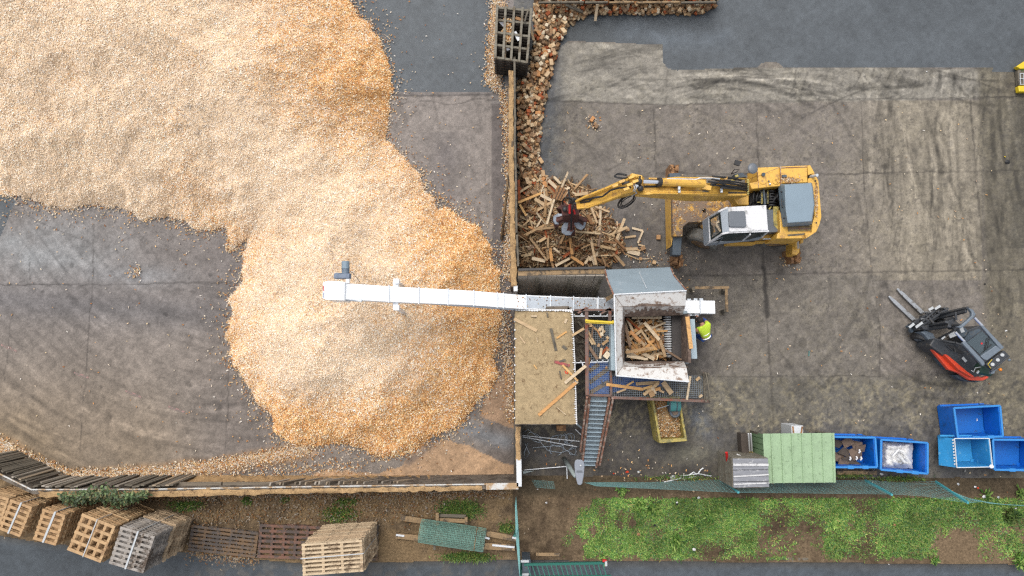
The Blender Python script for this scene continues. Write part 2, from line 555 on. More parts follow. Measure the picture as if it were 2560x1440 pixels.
# right yard
C = mixc(C, A(146, 140, 128), right * inpoly(PX, PY, [(1400, 105), (1655, 112), (1665, 170), (2478, 172), (2480, 246), (1660, 262), (1385, 250)]) * (0.75 + 0.25 * n2))
C = mixc(C, A(146, 136, 118), right * sstep(2050, 2300, PX) * (PX < 2455) * (PY > 250) * (PY < 700) * 0.8)
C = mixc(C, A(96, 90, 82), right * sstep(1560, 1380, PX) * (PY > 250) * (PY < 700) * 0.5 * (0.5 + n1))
C = mixc(C, A(118, 111, 101), right * (PY > 688) * (PX > 1780) * (PX < 2200) * 0.8)
C = mixc(C, A(106, 101, 90), right * sstep(925, 960, PY) * 0.8)
C = mixc(C, A(84, 82, 82), right * sstep(1020, 1090, PY + warp * 2) * 0.75)
C = mixc(C, A(104, 97, 82), right * sstep(2435, 2462, PX + (PY - 300) * -0.03) * 0.85)
C = mixc(C, A(58, 56, 50), right * sstep(2480, 2580, PX) * (PY > 240) * (PY < 620) * 0.7)
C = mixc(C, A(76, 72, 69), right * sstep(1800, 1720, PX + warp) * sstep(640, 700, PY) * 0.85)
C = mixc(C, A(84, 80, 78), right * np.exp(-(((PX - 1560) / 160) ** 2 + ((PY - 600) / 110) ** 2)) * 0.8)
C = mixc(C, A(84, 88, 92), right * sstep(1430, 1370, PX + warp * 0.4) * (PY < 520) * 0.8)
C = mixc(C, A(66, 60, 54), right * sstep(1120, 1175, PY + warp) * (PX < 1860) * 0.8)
C = mixc(C, A(122, 128, 134), right * np.exp(-(((PX - 1745 - (PY - 1040) * 0.3) / 26) ** 2 + ((PY - 1045) / 45) ** 2)) * (0.3 + n2) * 0.8)
C = mixc(C, A(116, 112, 96), right * np.exp(-(((PX - 1730) / 60) ** 2 + ((PY - 1135) / 24) ** 2)) * 0.7)
# mottle: blotches of caked dust, strongest in the lower half
sp = sstep(0.52, 0.62, n3) * sstep(0.42, 0.6, n2)
sp2 = sstep(0.42, 0.66, fbm(GX * 12, GY * 12, 53, 3)) * sstep(0.40, 0.66, n3)
C = mixc(C, A(66, 64, 62), right * sp2 * (0.25 + 0.4 * sstep(900, 960, PY) + 0.2 * (PX > 2000)) * 0.8)
C = mixc(C, A(164, 152, 122), right * sstep(0.40, 0.75, fbm(GX * 11 + 9, GY * 11, 51, 4) * 0.6 + n2 * 0.4) * (0.15 + 0.5 * sstep(930, 970, PY) * sstep(1110, 1050, PY)))
# left yard
lf = ~right
C = mixc(C, A(120, 113, 108), lf * 0.9)
C = mixc(C, A(142, 143, 142), lf * np.exp(-(((PX - 110) / 170) ** 2 + ((PY - 620) / 65) ** 2)) * (0.35 + n2))
C = mixc(C, A(130, 130, 130), lf * np.exp(-(((PX - 330) / 130) ** 2 + ((PY - 690) / 28) ** 2)) * (0.3 + n2) * 0.8)
C = mixc(C, A(100, 98, 99), lf * np.exp(-((PY - 770 - (PX - 250) * 0.08) / 42) ** 2) * 0.6)
C = mixc(C, A(136, 118, 92), lf * sstep(820, 1150, PY) * sstep(640, 60, PX) * (0.35 + 0.75 * n1))
C = mixc(C, A(110, 103, 99), lf * (PX < 700) * sstep(430, 620, PX) * (PY > 600) * 0.7)
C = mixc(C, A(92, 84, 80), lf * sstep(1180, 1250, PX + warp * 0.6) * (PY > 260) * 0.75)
C = mixc(C, A(134, 125, 117), lf * (PX > 960) * (PX < 1230) * (PY > 240) * (PY < 600) * 0.8)
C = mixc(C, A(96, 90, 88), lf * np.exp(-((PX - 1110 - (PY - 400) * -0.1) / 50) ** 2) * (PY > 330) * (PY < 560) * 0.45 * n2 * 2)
# sawdust drift in the corner and along the wall
sd_ = inpoly(PX + warp, PY + warp, [(985, 1175), (1030, 1135), (1100, 1095), (1180, 1120), (1215, 1140), (1290, 1160), (1295, 1215), (700, 1215), (820, 1180)])
C = mixc(C, A(172, 142, 112), sd_ * lf * (0.75 + 0.25 * n2))
C = mixc(C, A(158, 128, 100), lf * inpoly(PX + warp * 0.6, PY, [(1225, 985), (1262, 930), (1290, 900), (1290, 1075), (1195, 1040)]) * 0.7)
C = mixc(C, A(112, 116, 122), lf * np.exp(-((segdist(PX + warp * 0.5, PY, [(1165, 1068), (1215, 1090), (1262, 1105)]) / 20) ** 2)) * 0.8)
C = mixc(C, A(84, 82, 84), lf * np.exp(-((segdist(PX + warp * 0.4, PY, [(1185, 1025), (1130, 1062), (1085, 1100), (1060, 1130), (1020, 1155)]) / 11) ** 2)) * 0.7)
C = mixc(C, A(172, 136, 96), lf * sstep(34, 4, segdist(PX + warp * 0.5, PY + warp * 0.3, [(-100, 1065), (20, 1118), (90, 1160), (170, 1196), (300, 1190), (520, 1168), (640, 1147), (770, 1125)])) * 0.75)
# tyre and blade streaks: long noise along curved tracks
rr = np.hypot(PX - 620, (PY - 180) * 1.0)
th = np.arctan2(PY - 180, PX - 620)
st = fbm(rr * 0.055, th * 5.0, 71, 3)
C = C * (1 + (lf * sstep(560, 800, PY) * (st - 0.5) * 0.30)[..., None])
st2 = fbm((PX + warp * 1.2 + (PY - 400) * 0.06) * 0.085, PY * 0.007, 83, 4)
C = C * (1 + (right * sstep(2150, 2260, PX) * sstep(200, 280, PY) * sstep(760, 640, PY) * (st2 - 0.5) * 0.6)[..., None])
def track(pts, gap, wd, depth, lugs=0.0):
    """A pair of dark tyre lines along a path (photo pixels), with tread marks."""
    global C
    for s in (-1, 1):
        q = []
        for i, (x, y) in enumerate(pts):
            x2, y2 = pts[min(i + 1, len(pts) - 1)]
            x1, y1 = pts[max(i - 1, 0)]
            l = math.hypot(x2 - x1, y2 - y1)
            q.append((x - (y2 - y1) / l * gap / 2 * s, y + (x2 - x1) / l * gap / 2 * s))
        d = segdist(PX, PY, q)
        m = sstep(wd, wd * 0.5, d) * sstep(0.3, 0.55, n4 * 0.6 + n3 * 0.4)
        if lugs:
            m = m * (0.7 + 0.3 * np.sin((PX * 0.8 + PY * 0.5 + warp * 1.3 + d * 1.5) / lugs * 1.7)) * (0.4 + 1.2 * n4)
        C = mixc(C, C * 0.5, m * depth)
def arc(cx, cy, r, a0, a1, n=14, sq=1.0):
    return [(cx + r * math.cos(R(a0 + (a1 - a0) * i / n)), cy + r * sq * math.sin(R(a0 + (a1 - a0) * i / n))) for i in range(n + 1)]
track(arc(1800, 640, 452, -100, -58), 26, 9, 0.8, 4)
track(arc(1770, 600, 372, -95, -48), 22, 8, 0.7, 4)
track(arc(1900, 700, 520, -110, -72, sq=1.0), 24, 8, 0.6, 4)
track([(2190, 178), (2250, 215), (2330, 250)], 30, 9, 0.7, 4)
track([(2250, 176), (2215, 250), (2200, 340)], 28, 8, 0.6)
track([(2340, 180), (2325, 300), (2340, 470), (2350, 640)], 24, 6, 0.6)
track([(2395, 190), (2380, 330), (2390, 520)], 20, 5, 0.6)
track([(1450, 170), (1560, 130), (1655, 125)], 26, 4, 0.4)
track([(1500, 240), (1600, 190), (1800, 215), (2000, 190)], 20, 4, 0.5)
track(arc(1600, 520, 620, 10, 50), 40, 9, 0.45)
track(arc(2380, 760, 190, -40, 150), 26, 8, 0.35)
track([(1790, 780), (1990, 700), (2150, 690)], 40, 10, 0.25)
for k, rad in enumerate((520, 575, 640, 700, 780, 850)):
    track(arc(640, 330, rad, 65 + k * 3, 150), 34, 5, 0.22)
# fine mottle: dust, scuffs and wiped streaks
m1, m2 = fbm(GX * 6, GY * 6, 61, 3), fbm(GX * 13, GY * 13, 67, 2)
ua, va = GX * 0.8 + GY * 0.6, GY * 0.8 - GX * 0.6
wisp = fbm(ua * 1.1 + n2 * 2, va * 7 + n2 * 3, 91, 3) * 0.5 + fbm(va * 1.3 - n2 * 2, ua * 8 + n1 * 4, 97, 3) * 0.5
MOT = 1 + (m1 - 0.5) * 0.55 + (m2 - 0.5) * 0.40 + (wisp - 0.5) * 0.55
C = C * (1.02 * MOT)[..., None]
C = C * np.where(lf, 1.27, 1.13)[..., None] * np.array([.985, 1.0, 1.03]) * (1 + (lf * sstep(700, 900, PY))[..., None] * np.array([.05, .01, -.06]))
def stroke(p, heading, curv, length, wd, tone, alpha):
    """One scuffed wheel or blade mark: a circular arc through p (yard metres), broken up by noise."""
    global C
    L2 = length / 2 + wd
    i0, i1 = np.searchsorted(gx, (p[0] - L2, p[0] + L2))
    j0, j1 = np.searchsorted(gy, (p[1] - L2, p[1] + L2))
    if i1 - i0 < 3 or j1 - j0 < 3:
        return
    X, Y = GX[j0:j1, i0:i1], GY[j0:j1, i0:i1]
    cx, cy = p[0] - math.sin(heading) / curv, p[1] + math.cos(heading) / curv
    d = np.abs(np.hypot(X - cx, Y - cy) - abs(1 / curv))
    s = np.hypot(X - p[0], Y - p[1])
    m = sstep(wd, wd * 0.4, d) * sstep(length / 2, length * 0.3, s) * sstep(0.3, 0.62, wisp[j0:j1, i0:i1] * 0.45 + n4[j0:j1, i0:i1] * 0.55) * alpha
    c = C[j0:j1, i0:i1]
    C[j0:j1, i0:i1] = c * (1 + (tone - 1) * 1.6 * m[..., None])
ra_ = random.Random(90)
cw_ = P(640, 150).xy
for k in range(190):                  # left yard: sweeps round the heap
    x, y = ra_.uniform(-40, 700), ra_.uniform(690, 1180)
    p = P(x, y).xy
    h = math.atan2(p[1] - cw_[1], p[0] - cw_[0]) + math.pi / 2 + ra_.gauss(0, .07)
    rad = (p - cw_).length
    stroke(p, h, 1 / rad * ra_.uniform(.8, 1.2), ra_.uniform(2.5, 8), ra_.uniform(.04, .16), ra_.choice((1.2, 1.14, .84, .88, .8)), ra_.uniform(.3, .8) * (.55 if y < 980 else 1))
for k in range(80):                   # upper slab strip and its crossing tyre marks
    p = P(ra_.uniform(1420, 2480), ra_.uniform(115, 250)).xy
    stroke(p, ra_.choice((ra_.gauss(-.05, .2), ra_.gauss(-.4, .15), ra_.gauss(.35, .15))), ra_.choice((-1, 1)) / ra_.uniform(6, 20), ra_.uniform(2, 5), ra_.uniform(.04, .14), ra_.choice((1.22, .66, .72, .8)), ra_.uniform(.4, .9))
for k in range(80):                   # right hand lane, up and down
    p = P(ra_.uniform(2150, 2560), ra_.uniform(180, 720)).xy
    stroke(p, math.pi / 2 + ra_.gauss(.05, .14), ra_.choice((-1, 1)) / ra_.uniform(8, 30), ra_.uniform(2, 6), ra_.uniform(.04, .15), ra_.choice((1.25, 1.18, .7, .76)), ra_.uniform(.35, .85))
fc_ = P(2370, 740).xy
for k in range(60):                   # the forklift's turning circle
    t = ra_.uniform(-1.2, 3.4)
    r_ = ra_.uniform(1.2, 4.2)
    p = fc_ + Vector((math.cos(t), -math.sin(t))) * r_
    stroke(p, -t + math.pi / 2 + ra_.gauss(0, .1), 1 / r_ * ra_.uniform(.8, 1.1), ra_.uniform(1.5, 3.5), ra_.uniform(.03, .12), ra_.choice((1.24, .74, .8)), ra_.uniform(.3, .8))
for k in range(170):                  # middle of the right yard
    p = P(ra_.uniform(1370, 2440), ra_.uniform(260, 1060)).xy
    stroke(p, ra_.choice((ra_.gauss(.1, .35), ra_.gauss(.9, .3), ra_.gauss(2.2, .3))), ra_.choice((-1, 1)) / ra_.uniform(4, 20), ra_.uniform(1.2, 4), ra_.uniform(.03, .12), ra_.choice((1.2, 1.15, .8, .76)), ra_.uniform(.3, .7))
for k in range(30):
    p = P(ra_.uniform(990, 1240), ra_.uniform(260, 620)).xy
    stroke(p, math.pi / 2 + ra_.gauss(.15, .2), ra_.choice((-1, 1)) / ra_.uniform(4, 20), ra_.uniform(.8, 3), ra_.uniform(.03, .12), ra_.choice((1.12, .72, .78)), ra_.uniform(.3, .8))
def scratch(pts, wd, tone, alpha):
    """A thin continuous tyre line along photo-measured ground points."""
    w_ = [P(*q).xy for q in pts]
    i0, i1 = np.searchsorted(gx, (min(q.x for q in w_) - .3, max(q.x for q in w_) + .3))
    j0, j1 = np.searchsorted(gy, (min(q.y for q in w_) - .3, max(q.y for q in w_) + .3))
    if i1 - i0 < 3 or j1 - j0 < 3:
        return
    s_ = (slice(j0, j1), slice(i0, i1))
    d = segdist(GX[s_], GY[s_], [tuple(q) for q in w_]) + (n3[s_] - .5) * .03
    C[s_] *= (1 + (tone - 1) * alpha * sstep(wd, wd * .3, d) * sstep(.15, .5, n4[s_] * .5 + n3[s_] * .5))[..., None]
for k in range(34):                   # fan of wheel arcs on the pale upper slab
    r_ = ra_.uniform(420, 760)
    cx_, top_ = ra_.uniform(1760, 1990), ra_.uniform(176, 232)
    a0 = ra_.uniform(-118, -92)
    pts = [q for q in arc(cx_, top_ + r_, r_, a0, a0 + ra_.uniform(18, 38), 10) if 168 < q[1] < 250 and q[0] < 2480]
    if len(pts) > 2:
        scratch(pts, ra_.uniform(.03, .07), ra_.choice((1.35, 1.25, .62, .7)), ra_.uniform(.5, 1))
for k in range(30):
    x = ra_.uniform(1950, 2470)
    sl_ = ra_.gauss(-18, 34)
    scratch([(x, ra_.uniform(172, 190)), (x + sl_ * .5 + ra_.gauss(0, 4), 212), (x + sl_, ra_.uniform(228, 248))], ra_.uniform(.03, .08), ra_.choice((1.3, 1.25, .62, .68)), ra_.uniform(.5, 1))
for k in range(20):
    y = ra_.uniform(118, 240)
    x = ra_.uniform(1420, 1600)
    scratch([(x, y), (x + 70, y - ra_.uniform(5, 26)), (x + ra_.uniform(120, 220), y - ra_.uniform(0, 40))], ra_.uniform(.02, .05), ra_.choice((1.22, .72)), ra_.uniform(.4, .9))
for k in range(44):                   # thin lines up and down the right lane
    x, y = ra_.uniform(2170, 2450), ra_.uniform(250, 620)
    l_ = ra_.uniform(60, 220)
    b_ = ra_.gauss(0, 10)
    scratch([(x, y), (x + b_, y + l_ * .5), (x + b_ * 1.4 + ra_.gauss(0, 8), y + l_)], ra_.uniform(.02, .05), ra_.choice((.62, .7, .75, 1.2)), ra_.uniform(.5, 1))
for k in range(46):                   # thin sweeps over the left yard
    r_ = ra_.uniform(430, 960)
    a0 = ra_.uniform(66, 130)
    pts = [q for q in arc(620 + ra_.gauss(0, 30), 230 + ra_.gauss(0, 20), r_, a0, a0 + ra_.uniform(10, 32), 10) if q[1] < 1160 and q[0] > -60]
    if len(pts) > 2:
        scratch(pts, ra_.uniform(.025, .07), ra_.choice((1.2, 1.15, .74, .8)), ra_.uniform(.4, .9))
for k in range(46):                   # oil drips and wet spots
    q = P(ra_.uniform(1380, 2550), ra_.uniform(240, 1150)).xy if k % 3 else P(ra_.uniform(0, 600), ra_.uniform(620, 1130)).xy
    r_ = ra_.uniform(.05, .28) ** 1.2
    i0, i1 = np.searchsorted(gx, (q[0] - 1, q[0] + 1))
    j0, j1 = np.searchsorted(gy, (q[1] - 1, q[1] + 1))
    if i1 - i0 > 3 and j1 - j0 > 3:
        d = np.hypot(GX[j0:j1, i0:i1] - q[0], (GY[j0:j1, i0:i1] - q[1]) * ra_.uniform(.7, 1.4)) + (n3[j0:j1, i0:i1] - .5) * .25
        C[j0:j1, i0:i1] *= (1 - .42 * sstep(r_, r_ * .3, d))[..., None]
spk = sstep(0.66, 0.76, m2) * sstep(0.4, 0.6, n2)
C = mixc(C, A(64, 60, 58), right * spk * 0.55)
# slab joints and cracks
JT = [([(1385, 252), (1660, 262), (2160, 248), (2480, 244), (2560, 240)], 3.5), ([(1668, 172), (1664, 262), (1635, 270), (1640, 500)], 2.5), ([(1890, 255), (1897, 420)], 3.5),
      ([(1897, 420), (1910, 690), (1918, 800), (1930, 1020)], 4.5), ([(2152, 250), (2160, 470), (2180, 690), (2200, 820), (2198, 940)], 2.5),
      ([(1640, 432), (1900, 438), (2440, 428), (2560, 426)], 3.5), ([(2425, 250), (2440, 430), (2462, 680)], 4), ([(1690, 690), (1910, 686), (2190, 680), (2560, 674)], 3.5),
      ([(1780, 942), (1930, 941), (2198, 940)], 2.5), ([(1930, 940), (1935, 1060)], 3), ([(0, 712), (230, 712), (420, 708), (580, 706)], 3), ([(235, 560), (232, 712), (222, 830), (210, 980), (200, 1130)], 2.5),
      ([(572, 930), (568, 1060), (562, 1150)], 2.5), ([(75, 650), (76, 700)], 2), ([(30, 780), (10, 950)], 2), ([(30, 520), (110, 560), (230, 610)], 2), ([(985, 240), (1250, 236)], 4), ([(985, 262), (1060, 250), (1130, 262), (1200, 246), (1250, 250)], 2)]
for pts, wd in JT:
    d = segdist(PX + (n3 - 0.5) * 7, PY + (n3 - 0.5) * 7, pts)
    C = mixc(C, A(52, 48, 45), sstep(wd * 0.95, wd * 0.25, d) * (0.1 + 0.75 * n2))
d = segdist(PX + (n3 - 0.5) * 10, PY, [(1910, 670), (1913, 720), (1918, 790)])
C = mixc(C, A(62, 58, 54), sstep(9, 3, d) * 0.8)
C = C * (0.90 + 0.2 * n2[..., None])
# -- asphalt
D = np.empty(C.shape)
D[:] = A(88, 94, 99)
D = mixc(D, A(74, 80, 84), (PX > 1350) * sstep(1750, 1400, PX) * 0.8)
D = mixc(D, A(112, 122, 132), np.exp(-((segdist(PX, PY + warp * 0.5, [(1560, 85), (1660, 100), (1800, 95)]) / 26) ** 2)) * n2 * 0.7)
D = mixc(D, A(98, 104, 108), (PX < 1300) * n1 * 0.7)
D = D * ((0.80 + 0.40 * n2) * (1 + (MOT - 1) * 0.65))[..., None]
# -- verge soil
S = np.empty(C.shape)
S[:] = A(124, 106, 84)
S = mixc(S, A(74, 62, 50), sstep(0.35, 0.75, n2 * 0.5 + n3 * 0.3 + m2 * 0.2) * 0.9)
S = S * (1 + (m2 - 0.5) * 0.8 + (m1 - 0.5) * 0.6)[..., None]
S = mixc(S, A(150, 126, 94), (PX < 1280) * sstep(0.35, 0.65, fbm(GX * 2, GY * 2, 131, 5)) * 0.7)
S = mixc(S, A(136, 116, 92), (PX > 2320) * sstep(1300, 1330, PY) * 0.7)
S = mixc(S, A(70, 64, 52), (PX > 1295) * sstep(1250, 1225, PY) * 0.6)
S = mixc(S, A(74, 62, 50), (PX < 560) * (PX > 100) * sstep(1290, 1262, PY) * 0.6)  # shadow of the low wall painted into the soil below it
# -- road
Q = np.empty(C.shape)
Q[:] = A(74, 81, 87)
Q = mixc(Q, A(86, 94, 102), sstep(1400, 1440, PY) * (PX > 1320) * 0.7)
Q = mixc(Q, A(104, 98, 88), sstep(26, 0, PY - roadline + warp * 0.5) * (0.25 + 0.6 * n2))
Q = mixc(Q, A(104, 100, 94), (PX > 480) * (PX < 1280) * sstep(0.5, 0.62, n3) * 0.5)
Q = Q * ((0.85 + 0.3 * n2) * (1 + (MOT - 1) * 0.8))[..., None]

ny_, nx_ = GX.shape
idx = np.arange(ny_ * nx_).reshape(ny_, nx_)
quads = np.stack([idx[:-1, :-1], idx[:-1, 1:], idx[1:, 1:], idx[1:, :-1]], -1).reshape(-1, 4)
def cell(m):
    return m[:-1, :-1].ravel()
HGT = np.where(Zverge, 0.03 + 0.10 * n2 * sstep(0, 30, PY - yardedge), 0.006 * n2)
def zone(name, m, colr, mat, z):
    q = quads[cell(m)]
    u, inv = np.unique(q, return_inverse=True)
    V = np.stack([GX.ravel()[u], GY.ravel()[u], z.ravel()[u]], 1)
    o = np_mesh(name, V, inv.reshape(-1, 4), mat, colr.reshape(-1, 3)[u], smooth=True)
    return tag(o, kind='structure')
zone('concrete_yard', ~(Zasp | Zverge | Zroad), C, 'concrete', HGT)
zone('asphalt_lane', Zasp, D, 'asphalt', HGT)
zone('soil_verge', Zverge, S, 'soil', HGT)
zone('road', Zroad, Q, 'asphalt', HGT * 0 - 0.04 - 0.03 * sstep(0, 14, PY - roadline))
for (x0, y0, x1, y1) in ((3, 861, 42, 879), (185, 931, 221, 945), (314, 976, 353, 994), (421, 1016, 462, 1031)):
    a, b = P(x0, y0, 0.012), P(x1, y1, 0.012)
    n = (b - a).cross(UPZ).normalized() * 0.035
    m_ = MB().add([a + n, (a + b) / 2 + n * 1.5, b + n * 0.8, b - n, (a + b) / 2 - n * 1.1, a - n * 0.6], [(0, 1, 2, 3, 4, 5)])
    tag(m_.build('pink_marking', 'pinkpaint'), kind='structure')

# ---------------------------------------------------------------- wood chip heap
HP = [(780, -400), (850, -40), (868, 0), (905, 50), (950, 110), (975, 190), (983, 240), (972, 300), (975, 345), (1002, 400), (1040, 440), (1075, 490), (1120, 522), (1165, 560), (1205, 580), (1232, 620), (1250, 690),
      (1253, 780), (1250, 860), (1240, 920), (1222, 985), (1180, 1030), (1100, 1085), (1030, 1135), (985, 1143), (940, 1135), (870, 1115), (800, 1110), (745, 1110), (700, 1080), (652, 1020), (638, 985), (605, 940),
      (572, 900), (577, 860), (565, 810), (582, 760), (602, 700), (606, 650), (622, 604), (590, 598), (575, 590), (560, 572), (500, 566), (430, 550), (340, 540), (240, 512), (160, 520), (90, 505), (30, 495), (0, 474), (-100, 440), (-500, 420), (-900, -500)]
HW = wpoly(HP)
def heap_h(X, Y):
    wx = (fbm(X * 1.6, Y * 1.6, 201, 3) - 0.5) * 0.55
    wy = (fbm(X * 1.6 + 50, Y * 1.6, 207, 3) - 0.5) * 0.55
    x, y = X + wx, Y + wy
    ins = inpoly(x, y, HW)
    d = segdist(x, y, HW, True)
    cut = np.array(HW)
    d = np.minimum(d, 6.5)
    big = 4.4 * (1 - np.exp(-d * 0.92 / 4.4))
    b = (fbm(X * 0.7, Y * 0.7, 211, 4) - 0.5) * 0.6 * sstep(0.2, 1.6, d) + (fbm(X * 3, Y * 3, 215, 3) - 0.5) * 0.10 * sstep(0, 0.5, d)
    return np.where(ins, big + b + 0.02, -0.3), np.where(ins, d, -d)
hx = np.arange(-19.5, 0.5, 0.075)
hy = np.arange(-5.5, 14.5, 0.075)
HX, HY = np.meshgrid(hx, hy)
HH, HD = heap_h(HX, HY)
def chip_tone(X, Y):
    """0 = fresh pale chips, 1 = orange weathered chips."""
    px, py = pix(X, Y, 1.5)
    n = fbm(X * 0.55, Y * 0.55, 231, 4) - 0.5
    m = fbm(X * 2.2, Y * 2.2, 241, 3) - 0.5
    a = np.hypot((px - 330) / 560, (py - 260) / 400)
    b = np.hypot((px - 850) / 265, (py - 740) / 300)
    c = np.hypot((px - 720) / 230, (py - 470) / 150)
    k = np.minimum(np.minimum(a, b), c * 1.1)
    e = sstep(560, 900, px) * sstep(420, 250, py) + sstep(930, 1180, px) * sstep(330, 480, py) + sstep(940, 1080, py) + 0.35 * sstep(420, 540, py) * sstep(600, 480, px)
    return np.clip(0.45 * sstep(0.55, 1.3, k) + 0.6 * np.clip(e, 0, 1) + n * 0.7 + m * 0.3 - 0.05, 0, 1)
HC = lambda r, g, b: tuple(min(0.9, lin(c) * 0.98) for c in (r, g, b))
PALE = np.array([HC(240, 222, 200), HC(233, 210, 181), HC(224, 197, 164), HC(247, 238, 226), HC(207, 177, 145), HC(187, 163, 142)])
ORNG = np.array([HC(234, 194, 140), HC(222, 170, 110), HC(206, 148, 92), HC(240, 214, 172), HC(176, 118, 72), HC(238, 224, 200)])
inner = HD > -0.25
q = np.arange(HX.size).reshape(HX.shape)
hq = np.stack([q[:-1, :-1], q[:-1, 1:], q[1:, 1:], q[1:, :-1]], -1).reshape(-1, 4)
hq = hq[inner[:-1, :-1].ravel()]
u, inv = np.unique(hq, return_inverse=True)
HV = np.stack([HX.ravel()[u], HY.ravel()[u], HH.ravel()[u]], 1)
ht = chip_tone(HV[:, 0], HV[:, 1])
hc = PALE[2] * 0.95 + (ORNG[1] * 0.9 - PALE[2] * 0.95) * ht[:, None]
heap = np_mesh('wood_chip_heap', HV, inv.reshape(-1, 4), 'heap', hc, smooth=True)
tag(heap, kind='stuff')
# loose chips over the heap, as real flakes in the same heap
N = 540000
cx = RS.uniform(-19.5, 0.4, N)
cy = RS.uniform(-5.4, 13.6, N)
ch, cd = heap_h(cx, cy)
keep = cd > -0.02
cx, cy, ch, cd = cx[keep], cy[keep], ch[keep], cd[keep]
n = len(cx)
tn = chip_tone(cx, cy)
pick = RS.choice(6, n, p=[.26, .26, .2, .12, .10, .06])
c0, c1 = PALE[pick], ORNG[pick]
dp = sstep(0.56, 0.72, fbm(cx * 0.8, cy * 0.8, 255, 5))
br = 0.92 + 0.20 * fbm(cx * 0.9, cy * 0.9, 251, 4) - 0.20 * dp
cc = np.where((RS.rand(n) < tn * 0.9)[:, None], c1, c0) * br[:, None] * (1 + RS.uniform(-0.19, 0.13, n) * (0.55 + 0.6 * tn))[:, None]
V, F = flakes(cx, cy, ch + RS.uniform(0.0, 0.025, n), (RS.gamma(4, 0.0105, n) + 0.014) * (0.82 + 0.32 * tn), RS.uniform(0.010, 0.024, n) * (0.9 + 0.3 * tn), 0.36, RS)
flk = np_mesh('wood_chip', V, F, 'chips', np.repeat(np.clip(cc, 0, .86), 4, 0))
flk.name = 'loose_wood_chips'
flk.parent = heap
flk['kind'] = 'stuff'

# chips strewn over the concrete, thinning out away from the heap, and drifts along the walls
sx, sy = [], []
k = RS.uniform(-19, 1.2, 260000), RS.uniform(-6, 13.4, 260000)
_, kd = heap_h(*k)
kp = (kd < 0) & (RS.rand(len(kd)) < 0.55 * np.exp(kd / 0.16) + 0.06 * np.exp(kd / 0.55) + 0.002)
sx.append(k[0][kp]); sy.append(k[1][kp])
def drift(pts, n, wd, skew=0):
    w_ = wpoly(pts)
    ls = np.array([math.dist(w_[i], w_[i + 1]) for i in range(len(w_) - 1)])
    i = RS.choice(len(ls), n, p=ls / ls.sum())
    t = RS.rand(n)
    a = np.array(w_)
    q = a[i] + (a[i + 1] - a[i]) * t[:, None]
    sx.append(q[:, 0] + RS.randn(n) * wd); sy.append(q[:, 1] + RS.randn(n) * wd)
drift([(-40, 1092), (20, 1122), (90, 1160), (170, 1194), (240, 1196)], 5200, 0.12)
drift([(170, 1192), (300, 1186), (420, 1178), (520, 1166), (640, 1147), (770, 1125)], 6000, 0.10)
drift([(300, 1200), (600, 1180), (900, 1165)], 900, 0.16)
drift([(1248, 0), (1240, 60), (1238, 130), (1232, 210)], 4200, 0.13)
drift([(1232, 210), (1262, 240), (1270, 330), (1274, 480), (1268, 700)], 2400, 0.10)
drift([(1262, 780), (1270, 900), (1278, 1050)], 700, 0.10)
drift([(600, 590), (575, 620)], 600, 0.10)
drift([(336, 682), (344, 680)], 60, 0.12)
drift([(300, 1238), (800, 1236), (1270, 1230)], 2600, 0.09)
drift([(480, 1290), (800, 1270), (1100, 1262)], 1500, 0.28)
drift([(520, 1352), (640, 1360), (640, 1392), (480, 1374)], 900, 0.16)
drift([(660, 640), (640, 470)], 10, 0.5)
drift([(1560, 640), (1700, 660), (1690, 690)], 120, 0.22)
drift([(1960, 650), (1990, 655)], 60, 0.12)
drift([(1520, 1170), (1780, 1190)], 70, 0.3)
k = RS.uniform(-16, 16.5, 3000), RS.uniform(-5, 12, 3000)
kx, ky = pix(*k)
kp = (kx > 1300) & (ky > 260) & (RS.rand(3000) < 0.35)
sx.append(k[0][kp]); sy.append(k[1][kp])
k = RS.normal(0, 1, (2, 420))
e = P(1485, 310)
sx.append(e.x + k[0][:40] * 0.2); sy.append(e.y + k[1][:40] * 0.2)
sx, sy = np.concatenate(sx), np.concatenate(sy)
n = len(sx)
pick = RS.choice(6, n)
cc = np.where((RS.rand(n) < 0.6)[:, None], ORNG[pick], PALE[pick]) * RS.uniform(0.42, 0.85, n)[:, None]
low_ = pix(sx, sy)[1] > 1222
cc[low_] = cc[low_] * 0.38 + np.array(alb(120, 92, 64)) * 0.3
V, F = flakes(sx, sy, RS.uniform(0.03, 0.06, n), RS.uniform(0.03, 0.075, n), RS.uniform(0.018, 0.035, n), 0.3, RS)
V[:, 2] += np.repeat(np.where(pix(sx, sy)[1] > 1222, 0.1, 0), 4)
tag(np_mesh('scattered_wood_chips', V, F, 'chips', np.repeat(cc, 4, 0)), kind='stuff')

